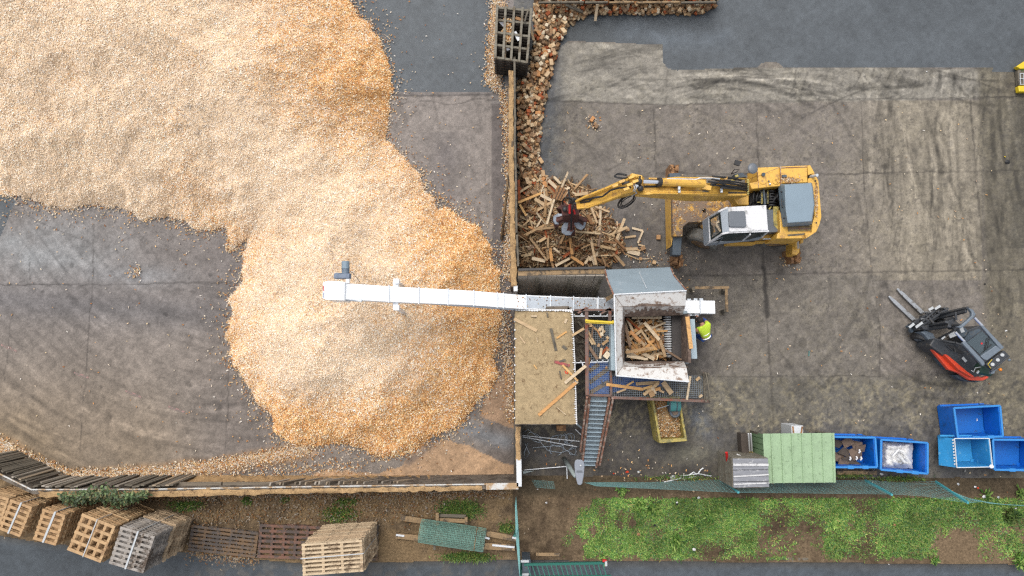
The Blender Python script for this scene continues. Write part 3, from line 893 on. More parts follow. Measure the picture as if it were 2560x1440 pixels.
# ---------------------------------------------------------------- yard walls
def rot_poly(c, r, n=6):
    return [c + Vector((r * math.cos(2 * math.pi * i / n), r * math.sin(2 * math.pi * i / n), 0)) for i in range(n)]
def strip_prism(mb, inner, outer, h, zb, hz=None):
    """Wall from two pixel polylines (its two upper edges) measured at height h."""
    for i in range(len(inner) - 1):
        mb.prism([P(*inner[i], h), P(*inner[i + 1], h), P(*outer[i + 1], h), P(*outer[i], h)], zb)
    return mb
WH = 1.7
wall = thing('concrete_wall', 'long low concrete wall with its sawdust covered top behind the chip yard', 'wall', P(640, 1225))
inn = [(-70, 1150), (79, 1224), (366, 1223), (740, 1217), (1295, 1209)]
out = [(-70, 1164), (82, 1236), (366, 1235), (740, 1230), (1295, 1222)]
strip_prism(MB(), inn, out, WH, -0.05).build('wall_panel', 'wallconcrete', wall, 0.01)
def rough_top(mb, pi, po, h, seed, lift=0.05, step=9):
    """A lumpy layer lying on a wall top."""
    rs = np.random.RandomState(seed)
    for i in range(len(pi) - 1):
        n = max(2, int(math.dist(pi[i], pi[i + 1]) / step))
        rows = []
        for k in range(n + 1):
            t = k / n
            a = P(*(np.array(pi[i]) * (1 - t) + np.array(pi[i + 1]) * t), h)
            b = P(*(np.array(po[i]) * (1 - t) + np.array(po[i + 1]) * t), h)
            rows.append([a.lerp(b, s) + Vector((rs.randn() * 0.012, rs.randn() * 0.012, (lift * (0.5 + rs.rand()) if 0 < s < 1 else 0.003))) for s in (0.06, 0.3, 0.6, 0.94 + rs.rand() * 0.12)])
        vs = [p for r_ in rows for p in r_]
        mb.add(vs, [(r_ * 4 + c, r_ * 4 + c + 1, r_ * 4 + c + 5, r_ * 4 + c + 4) for r_ in range(n) for c in range(3)])
    return mb
rough_top(MB(), [(100, 1227), (366, 1226), (740, 1220), (1205, 1213)], [(100, 1243), (366, 1243), (740, 1234), (1205, 1225)], WH, 3, 0.06).build('sawdust_layer', 'walltop', wall, smooth=True)
ea = MB()
for a, b in ((inn[1], inn[2]), (inn[2], inn[3]), (inn[3], inn[4]), (inn[0], inn[1])):
    ea.beam(P(*a, WH + 0.012), P(*b, WH + 0.012), 0.035, 0.03)
ea.beam(P(1215, 1216, WH + 0.02), P(1296, 1215, WH + 0.02), 0.19, 0.03)
ea.build('edge_angle', 'edgesteel', wall)
# loose sleepers leaning against the inner face
rs = random.Random(4)
for (xa, xb, n, g) in ((690, 1030, 20, 'mid'),):
    for i in range(n):
        x = xa + (xb - xa) * (i + rs.random() * 0.4) / n
        if g == 'left':
            base = P(x - 10 + rs.uniform(-6, 6), 1128 + (x + 20) * 0.36, 0.08)
            topp = P(x - 40 - rs.random() * 40, 1160 + (x + 20) * 0.30 + rs.uniform(-6, 6), 1.2)
        else:
            base = P(x + 50 + rs.uniform(-8, 8), 1199, 0.1)
            topp = P(x - 15 + rs.uniform(-8, 8), 1216 - (x - 160) * 0.008, 1.5 - rs.random() * 0.15)
        o = MB().beam(base, topp, 0.13 + rs.random() * 0.06, 0.05).build('old_board', 'greyboard')
        tag(o, 'grey board leaning on the inner face of the ' + ('angled end of the low wall' if g == 'left' else ('low wall behind the bush' if xa < 200 else 'low wall below the chip heap')), 'board', 'old boards leaning on the low wall')
# upright boards facing the inner side, some missing or short
for (pa, pb, n, g) in ((inn[0], inn[1], 30, 0), (inn[1], (430, 1222), 34, 1)):
    a0, b0 = P(*pa, WH), P(*pb, WH)
    wdir = (b0 - a0).normalized()
    nin = Vector((-wdir.y, wdir.x, 0))
    for i in range(n):
        if rs.random() < .12:
            continue
        c = a0.lerp(b0, (i + .5) / n) + nin * (.03 + rs.random() * .05)
        wd_ = (b0 - a0).length / n * rs.uniform(.8, 1.0)
        zt = WH - rs.random() * (.1 if rs.random() < .7 else .6)
        lean = nin * rs.uniform(0, .06) + wdir * rs.gauss(0, .015)
        o = MB().prism([c + wdir * wd_ * s_ * .5 + nin * q + UPZ * (zt - WH) for s_, q in ((-1, 0), (1, 0), (1, .035), (-1, .035))],
                       bot=[c + lean + wdir * wd_ * s_ * .5 + nin * q - UPZ * (WH - .02) for s_, q in ((-1, 0), (1, 0), (1, .035), (-1, .035))]).build('old_board', rs.choice(('oldtimber', 'oldtimber', 'greyboard')))
        tag(o, 'grey upright board on the inner face of the ' + ('angled left end of the low wall' if g == 0 else 'low wall behind the ivy bush'), 'board', 'upright boards on the angled wall end' if g == 0 else 'upright boards behind the bush')
# sawdust banked against the inner face
rs2 = np.random.RandomState(19)
rows = []
xs_ = np.linspace(436, 1290, 110)
for x in xs_:
    yi = np.interp(x, [366, 740, 1295], [1223, 1217, 1209])
    hm = 1.63 if x > 1030 else 1.3 if x < 560 or 600 < x < 690 else .9
    a, b = P(x, 1189 + rs2.randn() * 1.5, .0), P(x, yi, WH)
    b = Vector((b.x, b.y - .02, hm + rs2.randn() * .05))
    rows.append([a.lerp(b, t) + Vector((0, 0, (rs2.randn() * .03 - .12 * math.sin(math.pi * t)) if 0 < t < 1 else 0)) for t in (0, .2, .4, .6, .8, 1)])
tag(MB().add([p for r_ in rows for p in r_], [(i * 6 + c, i * 6 + c + 1, i * 6 + c + 7, i * 6 + c + 6) for i in range(len(rows) - 1) for c in range(5)]).build('sawdust_bank', 'walltop', None, smooth=True), kind='stuff')
# ledge of sleepers at the wall foot
for (x0, x1, h_) in ((430, 555, 0.9), (558, 700, 0.9)):
    o = MB().beam(P(x0, 1214, h_ + .3), P(x1, 1213, h_ + .3), 0.2, 0.12).build('sleeper', 'greyboard', bevel=0.01)
    tag(o, 'grey sleeper lying level along the low wall, ' + ('the nearer to the bush of two' if x0 < 500 else 'the nearer to the conveyor of two'), 'sleeper')

dw = thing('dividing_wall', 'straight dividing wall with sawdust on top between the chip yard and scrap heap', 'wall', P(1285, 500))
di = [(1271, 178), (1271, 360), (1274, 560), (1277, 716)]
do = [(1284, 178), (1284, 360), (1288, 560), (1292, 716)]
strip_prism(MB(), di, do, WH, -0.05).build('wall_panel', 'wallconcrete', dw, 0.01)
rough_top(MB(), di, do, WH, 5, 0.05).build('sawdust_layer', 'walltop', dw, smooth=True)
bd = MB()
for (a, b) in (((1286, 160), (1287, 300)), ((1288, 300), (1286, 365)), ((1287, 365), (1290, 480)), ((1290, 482), (1291, 585)), ((1292, 590), (1295, 668))):
    bd.beam(P(*a, 1.55), P(*b, 1.55), 0.06, 0.5)
    bd.beam(P(*a, 0.7), P(*b, 0.7), 0.07, 1.1)
bd.build('board_facing', 'oldtimber', dw)
MB().prism([P(1284, 714, WH + .03), P(1294, 714, WH + .03), P(1294, 728, WH + .03), P(1284, 728, WH + .03)], 0).build('end_post', 'whitesteel', dw)
dw2 = thing('dividing_wall', 'short tan topped wall piece between the sawdust roof and the wall corner', 'wall', P(1295, 1140))
strip_prism(MB(), [(1287, 1066), (1289, 1150), (1291, 1206)], [(1303, 1066), (1303, 1150), (1304, 1206)], WH, -0.05).build('wall_panel', 'wallconcrete', dw2)
rough_top(MB(), [(1287, 1066), (1289, 1150)], [(1301, 1066), (1301, 1150)], WH, 6, 0.04).build('sawdust_layer', 'walltop', dw2, smooth=True)
MB().beam(P(1297, 1148, WH + .02), P(1298, 1216, WH + .02), 0.15, 0.03).beam(P(1302, 1150, WH), P(1303, 1210, WH), 0.03, 0.2).build('edge_angle', 'whitesteel', dw2)
# pole leaning on the dividing wall
tag(MB().tube([P(1254, 598, 0.05), P(1268, 470, 0.95), P(1282, 352, 1.85)], 0.05, 8, 0.035).build('leaning_pole', 'timber', smooth=True), 'long thin round pole leaning on the dividing wall beside the chip heap', 'pole')

# timber retaining wall with props
tw = thing('timber_wall', 'old timber retaining wall with leaning props below the scrap heap', 'wall', P(1400, 700))
bx = MB()
for i in range(9):
    x0 = 1295 + i * 24.2
    sl_ = Vector((0, -.34, -1.98))
    tq = [P(x0, 686, 2.0), P(x0 + 22.8, 686 - i * .2, 2.0), P(x0 + 22.8, 690, 2.0), P(x0, 690, 2.0)]
    bx.prism(tq, bot=[q + sl_ for q in tq])
bx.build('board_facing', 'greyboard', tw)
MB().beam(P(1295, 683, 2.02), P(1514, 678, 2.02), 0.16, 0.06).build('top_plank', 'timber', tw)
MB().beam(P(1296, 674.5, 2.06), P(1512, 669, 2.06), 0.07, 0.10).build('rear_rail', 'darksteel', tw)
for x in (1342, 1425, 1503):
    MB().beam(P(x, 694, 1.8), P(x - (x - 1380) * 0.10 - 4, 738, 0.05), 0.09, 0.11).build('prop', 'cratewood', tw)
# ---------------------------------------------------------------- shed with the sawdust roof
sh = thing('sawdust_shed', 'flat roofed shed whose tan roof is covered in sawdust beside the stair', 'shed', P(1362, 920))
RH = 2.2
roof = [(1286, 777), (1430, 774), (1434, 800), (1437, 900), (1439, 1000), (1442, 1061), (1287, 1062)]
MB().prism([P(x, y, RH) for x, y in roof], RH - 0.12).build('roof', 'wallconcrete', sh)
nx, ny = 26, 44
vs, fs = [], []
rs = np.random.RandomState(8)
for j in range(ny + 1):
    for i in range(nx + 1):
        s, t = i / nx, j / ny
        x = (1287 + 1 * t) * (1 - s) + (1429 + 11 * t) * s
        y = (778) * (1 - t) + 1060 * t
        edge = min(1, min(s, 1 - s, t, 1 - t) * 12)
        vs.append(P(x + rs.randn() * 0.5, y + rs.randn() * 0.5, RH + 0.012 + edge * (0.05 + 0.05 * rs.rand())))
for j in range(ny):
    for i in range(nx):
        a = j * (nx + 1) + i
        fs.append((a, a + 1, a + nx + 2, a + nx + 1))
MB().add(vs, fs).build('sawdust_layer', 'sawdust', sh, smooth=True)
jg = MB()
rr = random.Random(3)
for k in range(52):                       # torn white edging of the roof sheets
    y = 778 + k * 5.45
    x = np.interp(y, [774, 900, 1061], [1431, 1437, 1442])
    l = rr.choice([1, 1.5, 2, 3, 4.5, 6])
    jg.prism([P(x + 1.2, y, RH + .06), P(x + 1.2, y + 5.2, RH + .06), P(x - 1, y + 5, RH + .06), P(x - l - 1, y + 3.2, RH + .07), P(x - 1.2, y + 1.5, RH + .06)], RH - .02)
for k in range(22):
    x = 1288 + k * 6.5
    d = 1.5 + 2.5 * rr.random() + (5 if x > 1405 else 0) * rr.random()
    jg.prism([P(x, 773.4, RH + .06), P(x + 6, 773.2, RH + .06), P(x + 6, 775 + d * 0.6, RH + .065), P(x + 3, 775 + d, RH + .065), P(x, 775 + d * .5, RH + .065)], RH - .02)
for k in range(12):
    y = 800 + k * 22
    jg.prism([P(1285.5, y, RH + .06), P(1285.5, y + 5, RH + .06), P(1289 + rr.random() * 3, y + 3, RH + .065)], RH - .02)
jg.build('torn_edging', 'white', sh)
wl = MB()
q = [P(1289, 782, 0), P(1410, 780, 0), P(1414, 1025, 0), P(1289, 1025, 0)]
for a, b in ((0, 1), (1, 2), (2, 3), (3, 0)):
    wl.beam(q[a] + UPZ * 1.03, q[b] + UPZ * 1.03, 0.1, 2.06)
wl.build('wall', 'wallconcrete', sh)

# ---------------------------------------------------------------- shredder with its hopper
sr = thing('shredder_hopper', 'large white shredder hopper with dirty flared walls and grey chute sheet', 'shredder', P(1630, 860))
T0, T1, T2, T3 = ZH(1012, 330, 3.05), ZH(1632, 297, 3.05), ZH(1655, 1078, 3.05), ZH(1030, 1026, 3.05)
W0, W1, W2, W3 = ZH(1100, 520, 2.4), ZH(1600, 505, 2.4), ZH(1612, 905, 2.4), ZH(1100, 905, 2.4)
M0, M1, M2, M3 = ZH(1085, 432, 2.84), ZH(1622, 428, 2.84), ZH(1632, 955, 2.84), ZH(1085, 948, 2.84)
B0, B1, B2, B3 = ZH(1108, 530, 1.25), ZH(1645, 505, 1.25), ZH(1645, 893, 1.25), ZH(1108, 893, 1.25)
MB().sheet([T0, T1, M1, M0], .03).build('far_flare', 'hopperwhite', sr)
MB().sheet([T3, T2, M2, M3], .03).build('near_flare', 'hopperwhite', sr)
MB().sheet([T0, M0, M3, T3], .03).build('side_flare', 'hopperwhite', sr)
MB().sheet([M0, M1, W1, W0], .03).build('far_apron', 'hopperstain', sr)
MB().sheet([M3, M2, W2, W3], .03).build('near_apron', 'hopperstain', sr)
MB().sheet([M0, W0, W3, M3], .03).build('side_apron', 'hopperstain', sr)
def splat(a, b, c, d, lo, hi, peak, seed, n=46):
    """Caked dirt on a hopper wall a-b (lower edge) c-d (upper edge): a band with a ragged upper edge."""
    rs_ = random.Random(seed)
    nn = (b - a).cross(d - a).normalized()
    if nn.z < 0:
        nn = -nn
    vs, fs = [], []
    for k in range(n + 1):
        s = lo + (hi - lo) * k / n
        e = abs(math.sin(math.pi * k / n)) ** .6
        t = min(.97, peak * e * rs_.uniform(.55, 1.1) + .02)
        vs += [a.lerp(b, s) + nn * .006, a.lerp(b, s).lerp(d.lerp(c, s), t) + nn * .004]
    return MB().add(vs, [(2 * k, 2 * k + 2, 2 * k + 3, 2 * k + 1) for k in range(n)])
splat(W0, W1, M1, M0, .0, .96, .9, 1).build('caked_dirt', 'hopperdirty', sr)
splat(M0, M1, T1, T0, .22, .78, .38, 2).build('caked_dirt', 'hopperdirty', sr)
splat(W3, W2, M2, M3, .02, .86, .85, 3).build('caked_dirt', 'hopperdirty', sr)
splat(M3, M2, T2, T3, .22, .62, .22, 4, 24).build('caked_dirt', 'hopperdirty', sr)
splat(W3, W0, M0, M3, .02, .98, .85, 5).build('caked_dirt', 'hopperdirty', sr)
splat(M3, M0, T0, T3, .15, .7, .2, 6, 26).build('caked_dirt', 'hopperdirty', sr)
for a_, b_ in ((M0, M1), (M3, M2), (T0, M0), (T3, M3)):
    MB().beam(a_, b_, .012, .012).build('wall_seam', 'hopperdirty', sr)
rim = MB()
for a, b in ((T0, T1), (T3, T2), (T0, T3)):
    rim.beam(a + UPZ * .01, b + UPZ * .01, 0.035, 0.05)
rim.build('rim', 'whitesteel', sr, 0.008)
well = MB()
for a, b, c, d in ((W0, W1, B1, B0), (W3, W2, B2, B3), (W0, W3, B3, B0)):
    well.add([a, b, c, d], [(0, 1, 2, 3)])
well.prism([B0, B1, B2, B3], 1.15)
well.build('well', 'hopperdark', sr)
# pusher face, right hand wall and rotor
MB().prism([ZH(1508, 500, 1.9), ZH(1645, 492, 1.9), ZH(1645, 900, 1.9), ZH(1512, 895, 1.9)], 1.25).beam(ZH(1580, 500, 1.93), ZH(1585, 895, 1.93), 0.03, 0.03).build('pusher', 'hopperdark', sr)
MB().sheet([ZH(1644, 500, 2.75), ZH(1664, 500, 2.75), ZH(1672, 915, 2.75), ZH(1648, 915, 2.75)], .9).build('end_wall', 'hopperdirty', sr)
rt = MB()
ra, rb = ZH(1478, 520, 1.62), ZH(1490, 872, 1.62)
n = 17
for k in range(n):
    rt.cyl(ra.lerp(rb, k / n), ra.lerp(rb, (k + .5) / n), 0.165, 14)
rt = rt.build('rotor', 'lens', sr)
MB().cyl(ra, rb, 0.15, 12).build('rotor_shaft', 'hopperdark', rt)
MB().prism([ZH(1662, 540, 2.3), ZH(1703, 540, 2.3), ZH(1725, 880, 2.3), ZH(1676, 880, 2.3)], 2.27).build('side_shelf', 'paleblue', sr)
MB().prism([ZH(985, 575, 2.45), ZH(1016, 575, 2.45), ZH(1030, 980, 2.45), ZH(988, 980, 2.45)], 1.2).build('side_panel', 'paleblue', sr)
MB().prism([ZH(1090, 470, 1.1), ZH(1640, 470, 1.1), ZH(1650, 920, 1.1), ZH(1090, 920, 1.1)], 0).build('body', 'paleblue', sr)
lg = MB()
for p in ((1060, 400), (1600, 390), (1620, 980), (1060, 960)):
    lg.beam(ZH(*p, 0), ZH(*p, 2.4), 0.1, 0.1)
lg.build('frame', 'brownsteel', sr)
ch = MB()
ca, cb, cc_, cd_ = ZH(934, 118, 2.2), ZH(1492, 96, 2.2), ZH(1632, 292, 3.0), ZH(1008, 332, 3.0)
ch.sheet([ca, cb, ZH(1520, 160, 2.45), cc_, cd_, ZH(955, 205, 2.6)], .03)
ch.build('chute_sheet', 'greysheet', sr)
MB().tube([ZH(934, 118, 2.2), ZH(955, 205, 2.62), ZH(1008, 332, 3.03)], .025, 6).build('sheet_edge', 'rustysteel', sr)
MB().tube([ZH(1500, 104, 2.24), ZH(1525, 165, 2.5), ZH(1632, 292, 3.03)], .02, 6).build('sheet_edge', 'rustysteel', sr)
MB().tube([ZH(1228, 140, 2.36), ZH(1290, 275, 2.97)], .007, 4).build('weld_seam', 'whitesteel', sr)
o = MB().beam(ZH(1638, 520, 2.8), ZH(1672, 795, 2.8), .11, .06).build('loose_plank', 'orangewood')
tag(o, 'orange plank lying along the right hand rim of the shredder hopper', 'plank')

# ---------------------------------------------------------------- conveyor
cv = thing('conveyor', 'long white enclosed conveyor rising from the shredder over the chip heap', 'conveyor', P(1300, 755))
K = [(P(1788, 768, .9), .42), (P(1700, 766.5, .9), .42), (P(1560, 762, .95), .42), (P(1435, 759, 1.65), .41), (P(1300, 754.5, 2.4), .42), (P(1180, 745, 3.1), .425), (P(990, 736, 4.15), .43), (P(860, 728, 4.8), .435)]
trough = MB()
for (a, wa), (b, wb) in zip(K[:-1], K[1:]):
    sa, sb = Vector((0, wa / 2, 0)), Vector((0, wb / 2, 0))
    z = UPZ * .42
    trough.prism([a + sa, b + sb, b - sb, a - sa], bot=[a + sa - z, b + sb - z, b - sb - z, a - sa - z])
trough.build('trough', 'conveyorwhite', cv, 0.012)
hd = MB()
h0 = P(862, 728, 4.86)
h1 = P(806, 725, 5.02)
hd.prism([h0 + Vector((0, .25, 0)), h1 + Vector((.12, .25, 0)), h1 + Vector((0, .2, -.02)), h1 + Vector((0, -.22, -.02)), h1 + Vector((.1, -.25, 0)), h0 + Vector((0, -.25, 0))], 4.15)
hd.build('head_box', 'conveyorwhite', cv, .02)
MB().beam(P(808, 714, 5.03), P(809, 728, 5.03), .02, .01).build('red_lettering', 'red', cv)
MB().beam(P(809, 731, 5.03), P(809, 744, 5.03), .012, .01).build('blue_lettering', 'navy', cv)
def at_x(px_):
    for (a, wa), (b, wb) in zip(K[:-1], K[1:]):
        xa, xb = pix(*a)[0], pix(*b)[0]
        if xb <= px_ <= xa:
            t = (px_ - xa) / (xb - xa)
            return a.lerp(b, t), wa + (wb - wa) * t
for px_ in (1750, 1495, 1434, 1375, 1315, 1258, 1242, 1184, 1118, 1045, 972):
    c, wd = at_x(px_)
    MB().box(c + UPZ * .0, (.03, wd + .05, .07)).build('flange', 'galv', cv)
gs = MB()
for xa, xb in ((1490, 1436), (1374, 1317), (1433, 1377), (1532, 1497)):
    (a, wa), (b, wb) = at_x(xa), at_x(xb)
    z = UPZ * .012
    gs.sheet([a + Vector((0, wa / 2 - .03, 0)) + z, b + Vector((0, wb / 2 - .03, 0)) + z, b - Vector((0, wb / 2 - .03, 0)) + z, a - Vector((0, wa / 2 - .03, 0)) + z], .01)
gs.build('cover_panel', 'galv', cv)
sg = MB()
a, b = P(880, 745, 4.55), P(1290, 774, 2.1)
sg.beam(a, b, .05, .1)
sg.beam(P(830, 746, 4.6), P(905, 751, 4.5), .08, .22)
sg.build('side_rail', 'galv', cv)
sp_ = MB()
sp_.box(P(990, 735, 3.95), (.15, .85, .12))
sp_.box(P(992, 704, 4.05), (.16, .12, .2))
sp_.box(P(992, 770, 4.0), (.16, .14, .2))
sp_.beam(P(993, 770, 3.95), P(1018, 788, .3), .1, .1)
sp_.beam(P(993, 706, 3.95), P(1012, 716, .3), .1, .1)
sp_.beam(P(993, 752, 3.9), P(1012, 748, 3.0), .05, .05)
sp_.build('support_leg', 'conveyorwhite', cv, .01)
MB().beam(P(1225, 765, 2.3), P(1256, 767, 2.2), .1, .1).beam(P(1240, 765, 2.3), P(1262, 769, 0.2), .08, .08).build('support_leg', 'conveyorwhite', cv)
mo = MB()
mo.cyl(P(864, 690, 4.75), P(864, 672, 4.75), .095, 16)
mo.build('motor', 'motorgrey', cv, smooth=False)
mo = MB().cyl(P(864, 672, 4.75), P(864, 664, 4.75), .108, 16)
for k in range(5):
    mo.cyl(P(864, 686 - k * 3, 4.75), P(864, 685 - k * 3, 4.75), .105, 16)
mo.cyl(P(864, 664, 4.75), P(864, 653.5, 4.75), .105, 16).build('fan_cowl', 'hoodblue', cv)
MB().box(P(856, 691, 4.75), (.42, .13, .2)).cyl(P(846, 697, 4.75), P(846, 683, 4.75), .11, 16).cyl(P(868, 697, 4.75), P(868, 684, 4.75), .11, 16).build('gearbox', 'motorgrey', cv, .02)
MB().box(P(870, 700, 4.75), (.09, .16, .1)).build('motor_bracket', 'conveyorwhite', cv)
MB().tube([P(872, 676, 4.75), P(882, 682, 4.7), P(893, 695, 4.7), P(900, 706, 4.75)], .008, 5).build('cable', 'blackrubber', cv)
tb = MB()
for x, y in ((1722, 751), (1738, 750), (1752, 750), (1724, 786), (1740, 786)):
    tb.box(P(x, y, .75), (.12, .1, .12))
tb.beam(P(1725, 788, .7), P(1748, 787, .7), .04, .04)
tb.build('foot_bracket', 'galv', cv)
for x, y in ((1718, 752), (1718, 784), (1780, 754), (1780, 782)):
    MB().beam(P(x, y, 0), P(x, y, .7), .05, .05).build('leg', 'galv', cv)

q = [at_x(x_) for x_ in RS.uniform(1290, 1520, 70)]
V, F = flakes(np.array([a.x for a, _ in q]), np.array([a.y for a, _ in q]) + RS.uniform(-.19, .19, 70), np.array([a.z for a, _ in q]) + .02, RS.uniform(.02, .07, 70), RS.uniform(.01, .03, 70), .2, RS)
o = np_mesh('chip_litter', V, F, 'chips', np.repeat(ORNG[RS.choice(6, 70)] * RS.uniform(.15, .7, 70)[:, None], 4, 0))
o.parent = cv
o.location = -Vector(cv.location)
o['kind'] = 'stuff'
# ---------------------------------------------------------------- platform, gratings, stair
PH = 2.0
pf = thing('platform', 'raised steel platform with mesh grating floor wrapping around the shredder hopper', 'platform', P(1560, 960))
def grate(mb, c4, nx, ny, t=.007):
    a, b, c, d = c4
    for i in range(nx + 1):
        s = i / nx
        mb.beam(a.lerp(b, s), d.lerp(c, s), t, .025)
    for j in range(ny + 1):
        s = j / ny
        mb.beam(a.lerp(d, s) + UPZ * .002, b.lerp(c, s) + UPZ * .002, t, .02)
    return mb
grate(MB(), (ZH(785, 590, PH), ZH(975, 590, PH), ZH(978, 1190, PH), ZH(785, 1190, PH)), 11, 36).build('grating', 'grating', pf)
grate(MB(), (ZH(1000, 1010, PH), ZH(1780, 1030, PH), ZH(1785, 1215, PH), ZH(1000, 1200, PH)), 48, 11).build('grating', 'grating', pf)
fr = MB()
for a, b, w_, hh in (((775, 440), (780, 1190), .1, 2.15), ((975, 450), (975, 590), .09, 2.2), ((980, 590), (985, 1195), .06, 2.02), ((765, 1190), (985, 1195), .07, 2.03), ((985, 1212), (1836, 1245), .08, 2.05),
                 ((670, 462), (1008, 462), .06, 2.2), ((700, 490), (775, 440), .05, 2.2), ((900, 495), (980, 445), .05, 2.2)):
    fr.beam(ZH(*a, hh), ZH(*b, hh), w_, .09)
for p in ((780, 1185), (985, 1195), (1400, 1222), (1780, 1238), (775, 600), (1785, 1010)):
    fr.beam(ZH(*p, 0), ZH(*p, 2.0), .08, .08)
fr.build('frame', 'brownsteel', pf)
MB().beam(ZH(765, 553, 2.95), ZH(1008, 568, 2.95), .05, .05).beam(ZH(768, 568, 2.9), ZH(1005, 580, 2.9), .04, .05).beam(ZH(775, 548, 2.95), ZH(775, 575, 2.0), .05, .05).beam(ZH(1003, 560, 2.95), ZH(1003, 590, 2.0), .05, .05).build('gate_bar', 'yellowpaint', pf)
hr = MB()
for p in ((1790, 1000), (1815, 1005), (1795, 1240), (1834, 1245)):
    hr.beam(ZH(*p, 2.0), ZH(p[0] + 6, p[1] + 4, 2.9), .05, .05)
hr.beam(ZH(1780, 1000, 2.0), ZH(1786, 1230, 2.0), .06, .08)
hr.beam(ZH(1800, 1004, 2.9), ZH(1840, 1247, 2.9), .03, .03).beam(ZH(1812, 1004, 2.5), ZH(1826, 1245, 2.5), .025, .025).beam(ZH(1795, 1004, 2.2), ZH(1800, 1240, 2.2), .02, .02)
hr.build('handrail', 'oldtimber', pf)
wt = MB()
for a, b in (((668, 515), (1010, 515)), ((680, 915), (960, 905))):
    wt.beam(ZH(*a, 2.12), ZH(*b, 2.12), .03, .03)
    for k in range(7):
        t = k / 6
        c = ZH(a[0] + (b[0] - a[0]) * t, a[1] + (b[1] - a[1]) * t, 2.12)
        wt.beam(c, c + Vector((0, .05, .05)), .03, .03)
wt.beam(ZH(738, 912, 2.1), ZH(745, 940, 2.1), .04, .04).beam(ZH(735, 490, 2.1), ZH(735, 515, 2.1), .04, .04).beam(ZH(895, 490, 2.1), ZH(895, 515, 2.1), .04, .04)
wt.build('cable_tray', 'whitesteel', pf)
o = MB()
o.prism([ZH(790, 905, 1.7), ZH(970, 905, 1.7), ZH(970, 1190, 1.7), ZH(790, 1190, 1.7)], 1.66)
o = o.build('tarp', 'tarp', pf)
for a_, b_ in (((795, 990), (880, 925)), ((800, 1085), (968, 960)), ((800, 1175), (968, 1075))):
    MB().beam(ZH(*a_, 1.72), ZH(*b_, 1.72), .12, .03).build('tarp_stripe', 'timber', o)
MB().prism([ZH(1000, 1030, 1.6), ZH(1420, 1050, 1.6), ZH(1460, 1110, 1.6), ZH(1200, 1130, 1.6), ZH(1000, 1170, 1.6)], 1.56).build('tarp', 'tarp', pf)
st_ = thing('stair', 'steep open steel stair with rusty stringers leading up to the platform', 'stair', P(1480, 1150))
Lb, Rb, Lt, Rt = ZS(592, 605, .12), ZS(685, 608, .12), ZS(648, 92, 2.0), ZS(775, 96, 2.0)
for k in range(16):
    t = (k + .5) / 16
    a, b = Lb.lerp(Lt, t), Rb.lerp(Rt, t)
    m_ = MB()
    dy = Vector((0, .075, 0))
    m_.beam(a - dy, b - dy, .035, .03)
    for q in range(6):
        m_.beam(a - dy + dy * 2 * q / 6 + UPZ * -.012, b - dy + dy * 2 * q / 6 + UPZ * -.012, .008, .02)
    for q in range(15):
        c = a.lerp(b, q / 14)
        m_.beam(c - dy, c + dy * .8, .007, .02)
    m_.build('tread', 'tread', st_)
for (a, b) in ((ZS(585, 600, .1), ZS(640, 96, 2.0)), (ZS(690, 612, .1), ZS(790, 100, 2.0))):
    MB().beam(a, b, .06, .2).build('stringer', 'rustysteel', st_)
MB().beam(ZS(572, 500, .9), ZS(622, 100, 2.85), .05, .05).beam(ZS(590, 540, .1), ZS(572, 500, .9), .05, .05).beam(ZS(640, 100, 2.0), ZS(622, 100, 2.85), .05, .05).build('handrail', 'rustysteel', st_)
MB().beam(ZS(718, 605, .85), ZS(818, 105, 2.85), .05, .06).beam(ZS(690, 610, .1), ZS(718, 605, .85), .05, .05).beam(ZS(760, 330, 1.1), ZS(775, 335, 1.8), .04, .04).build('handrail', 'rustysteel', st_)

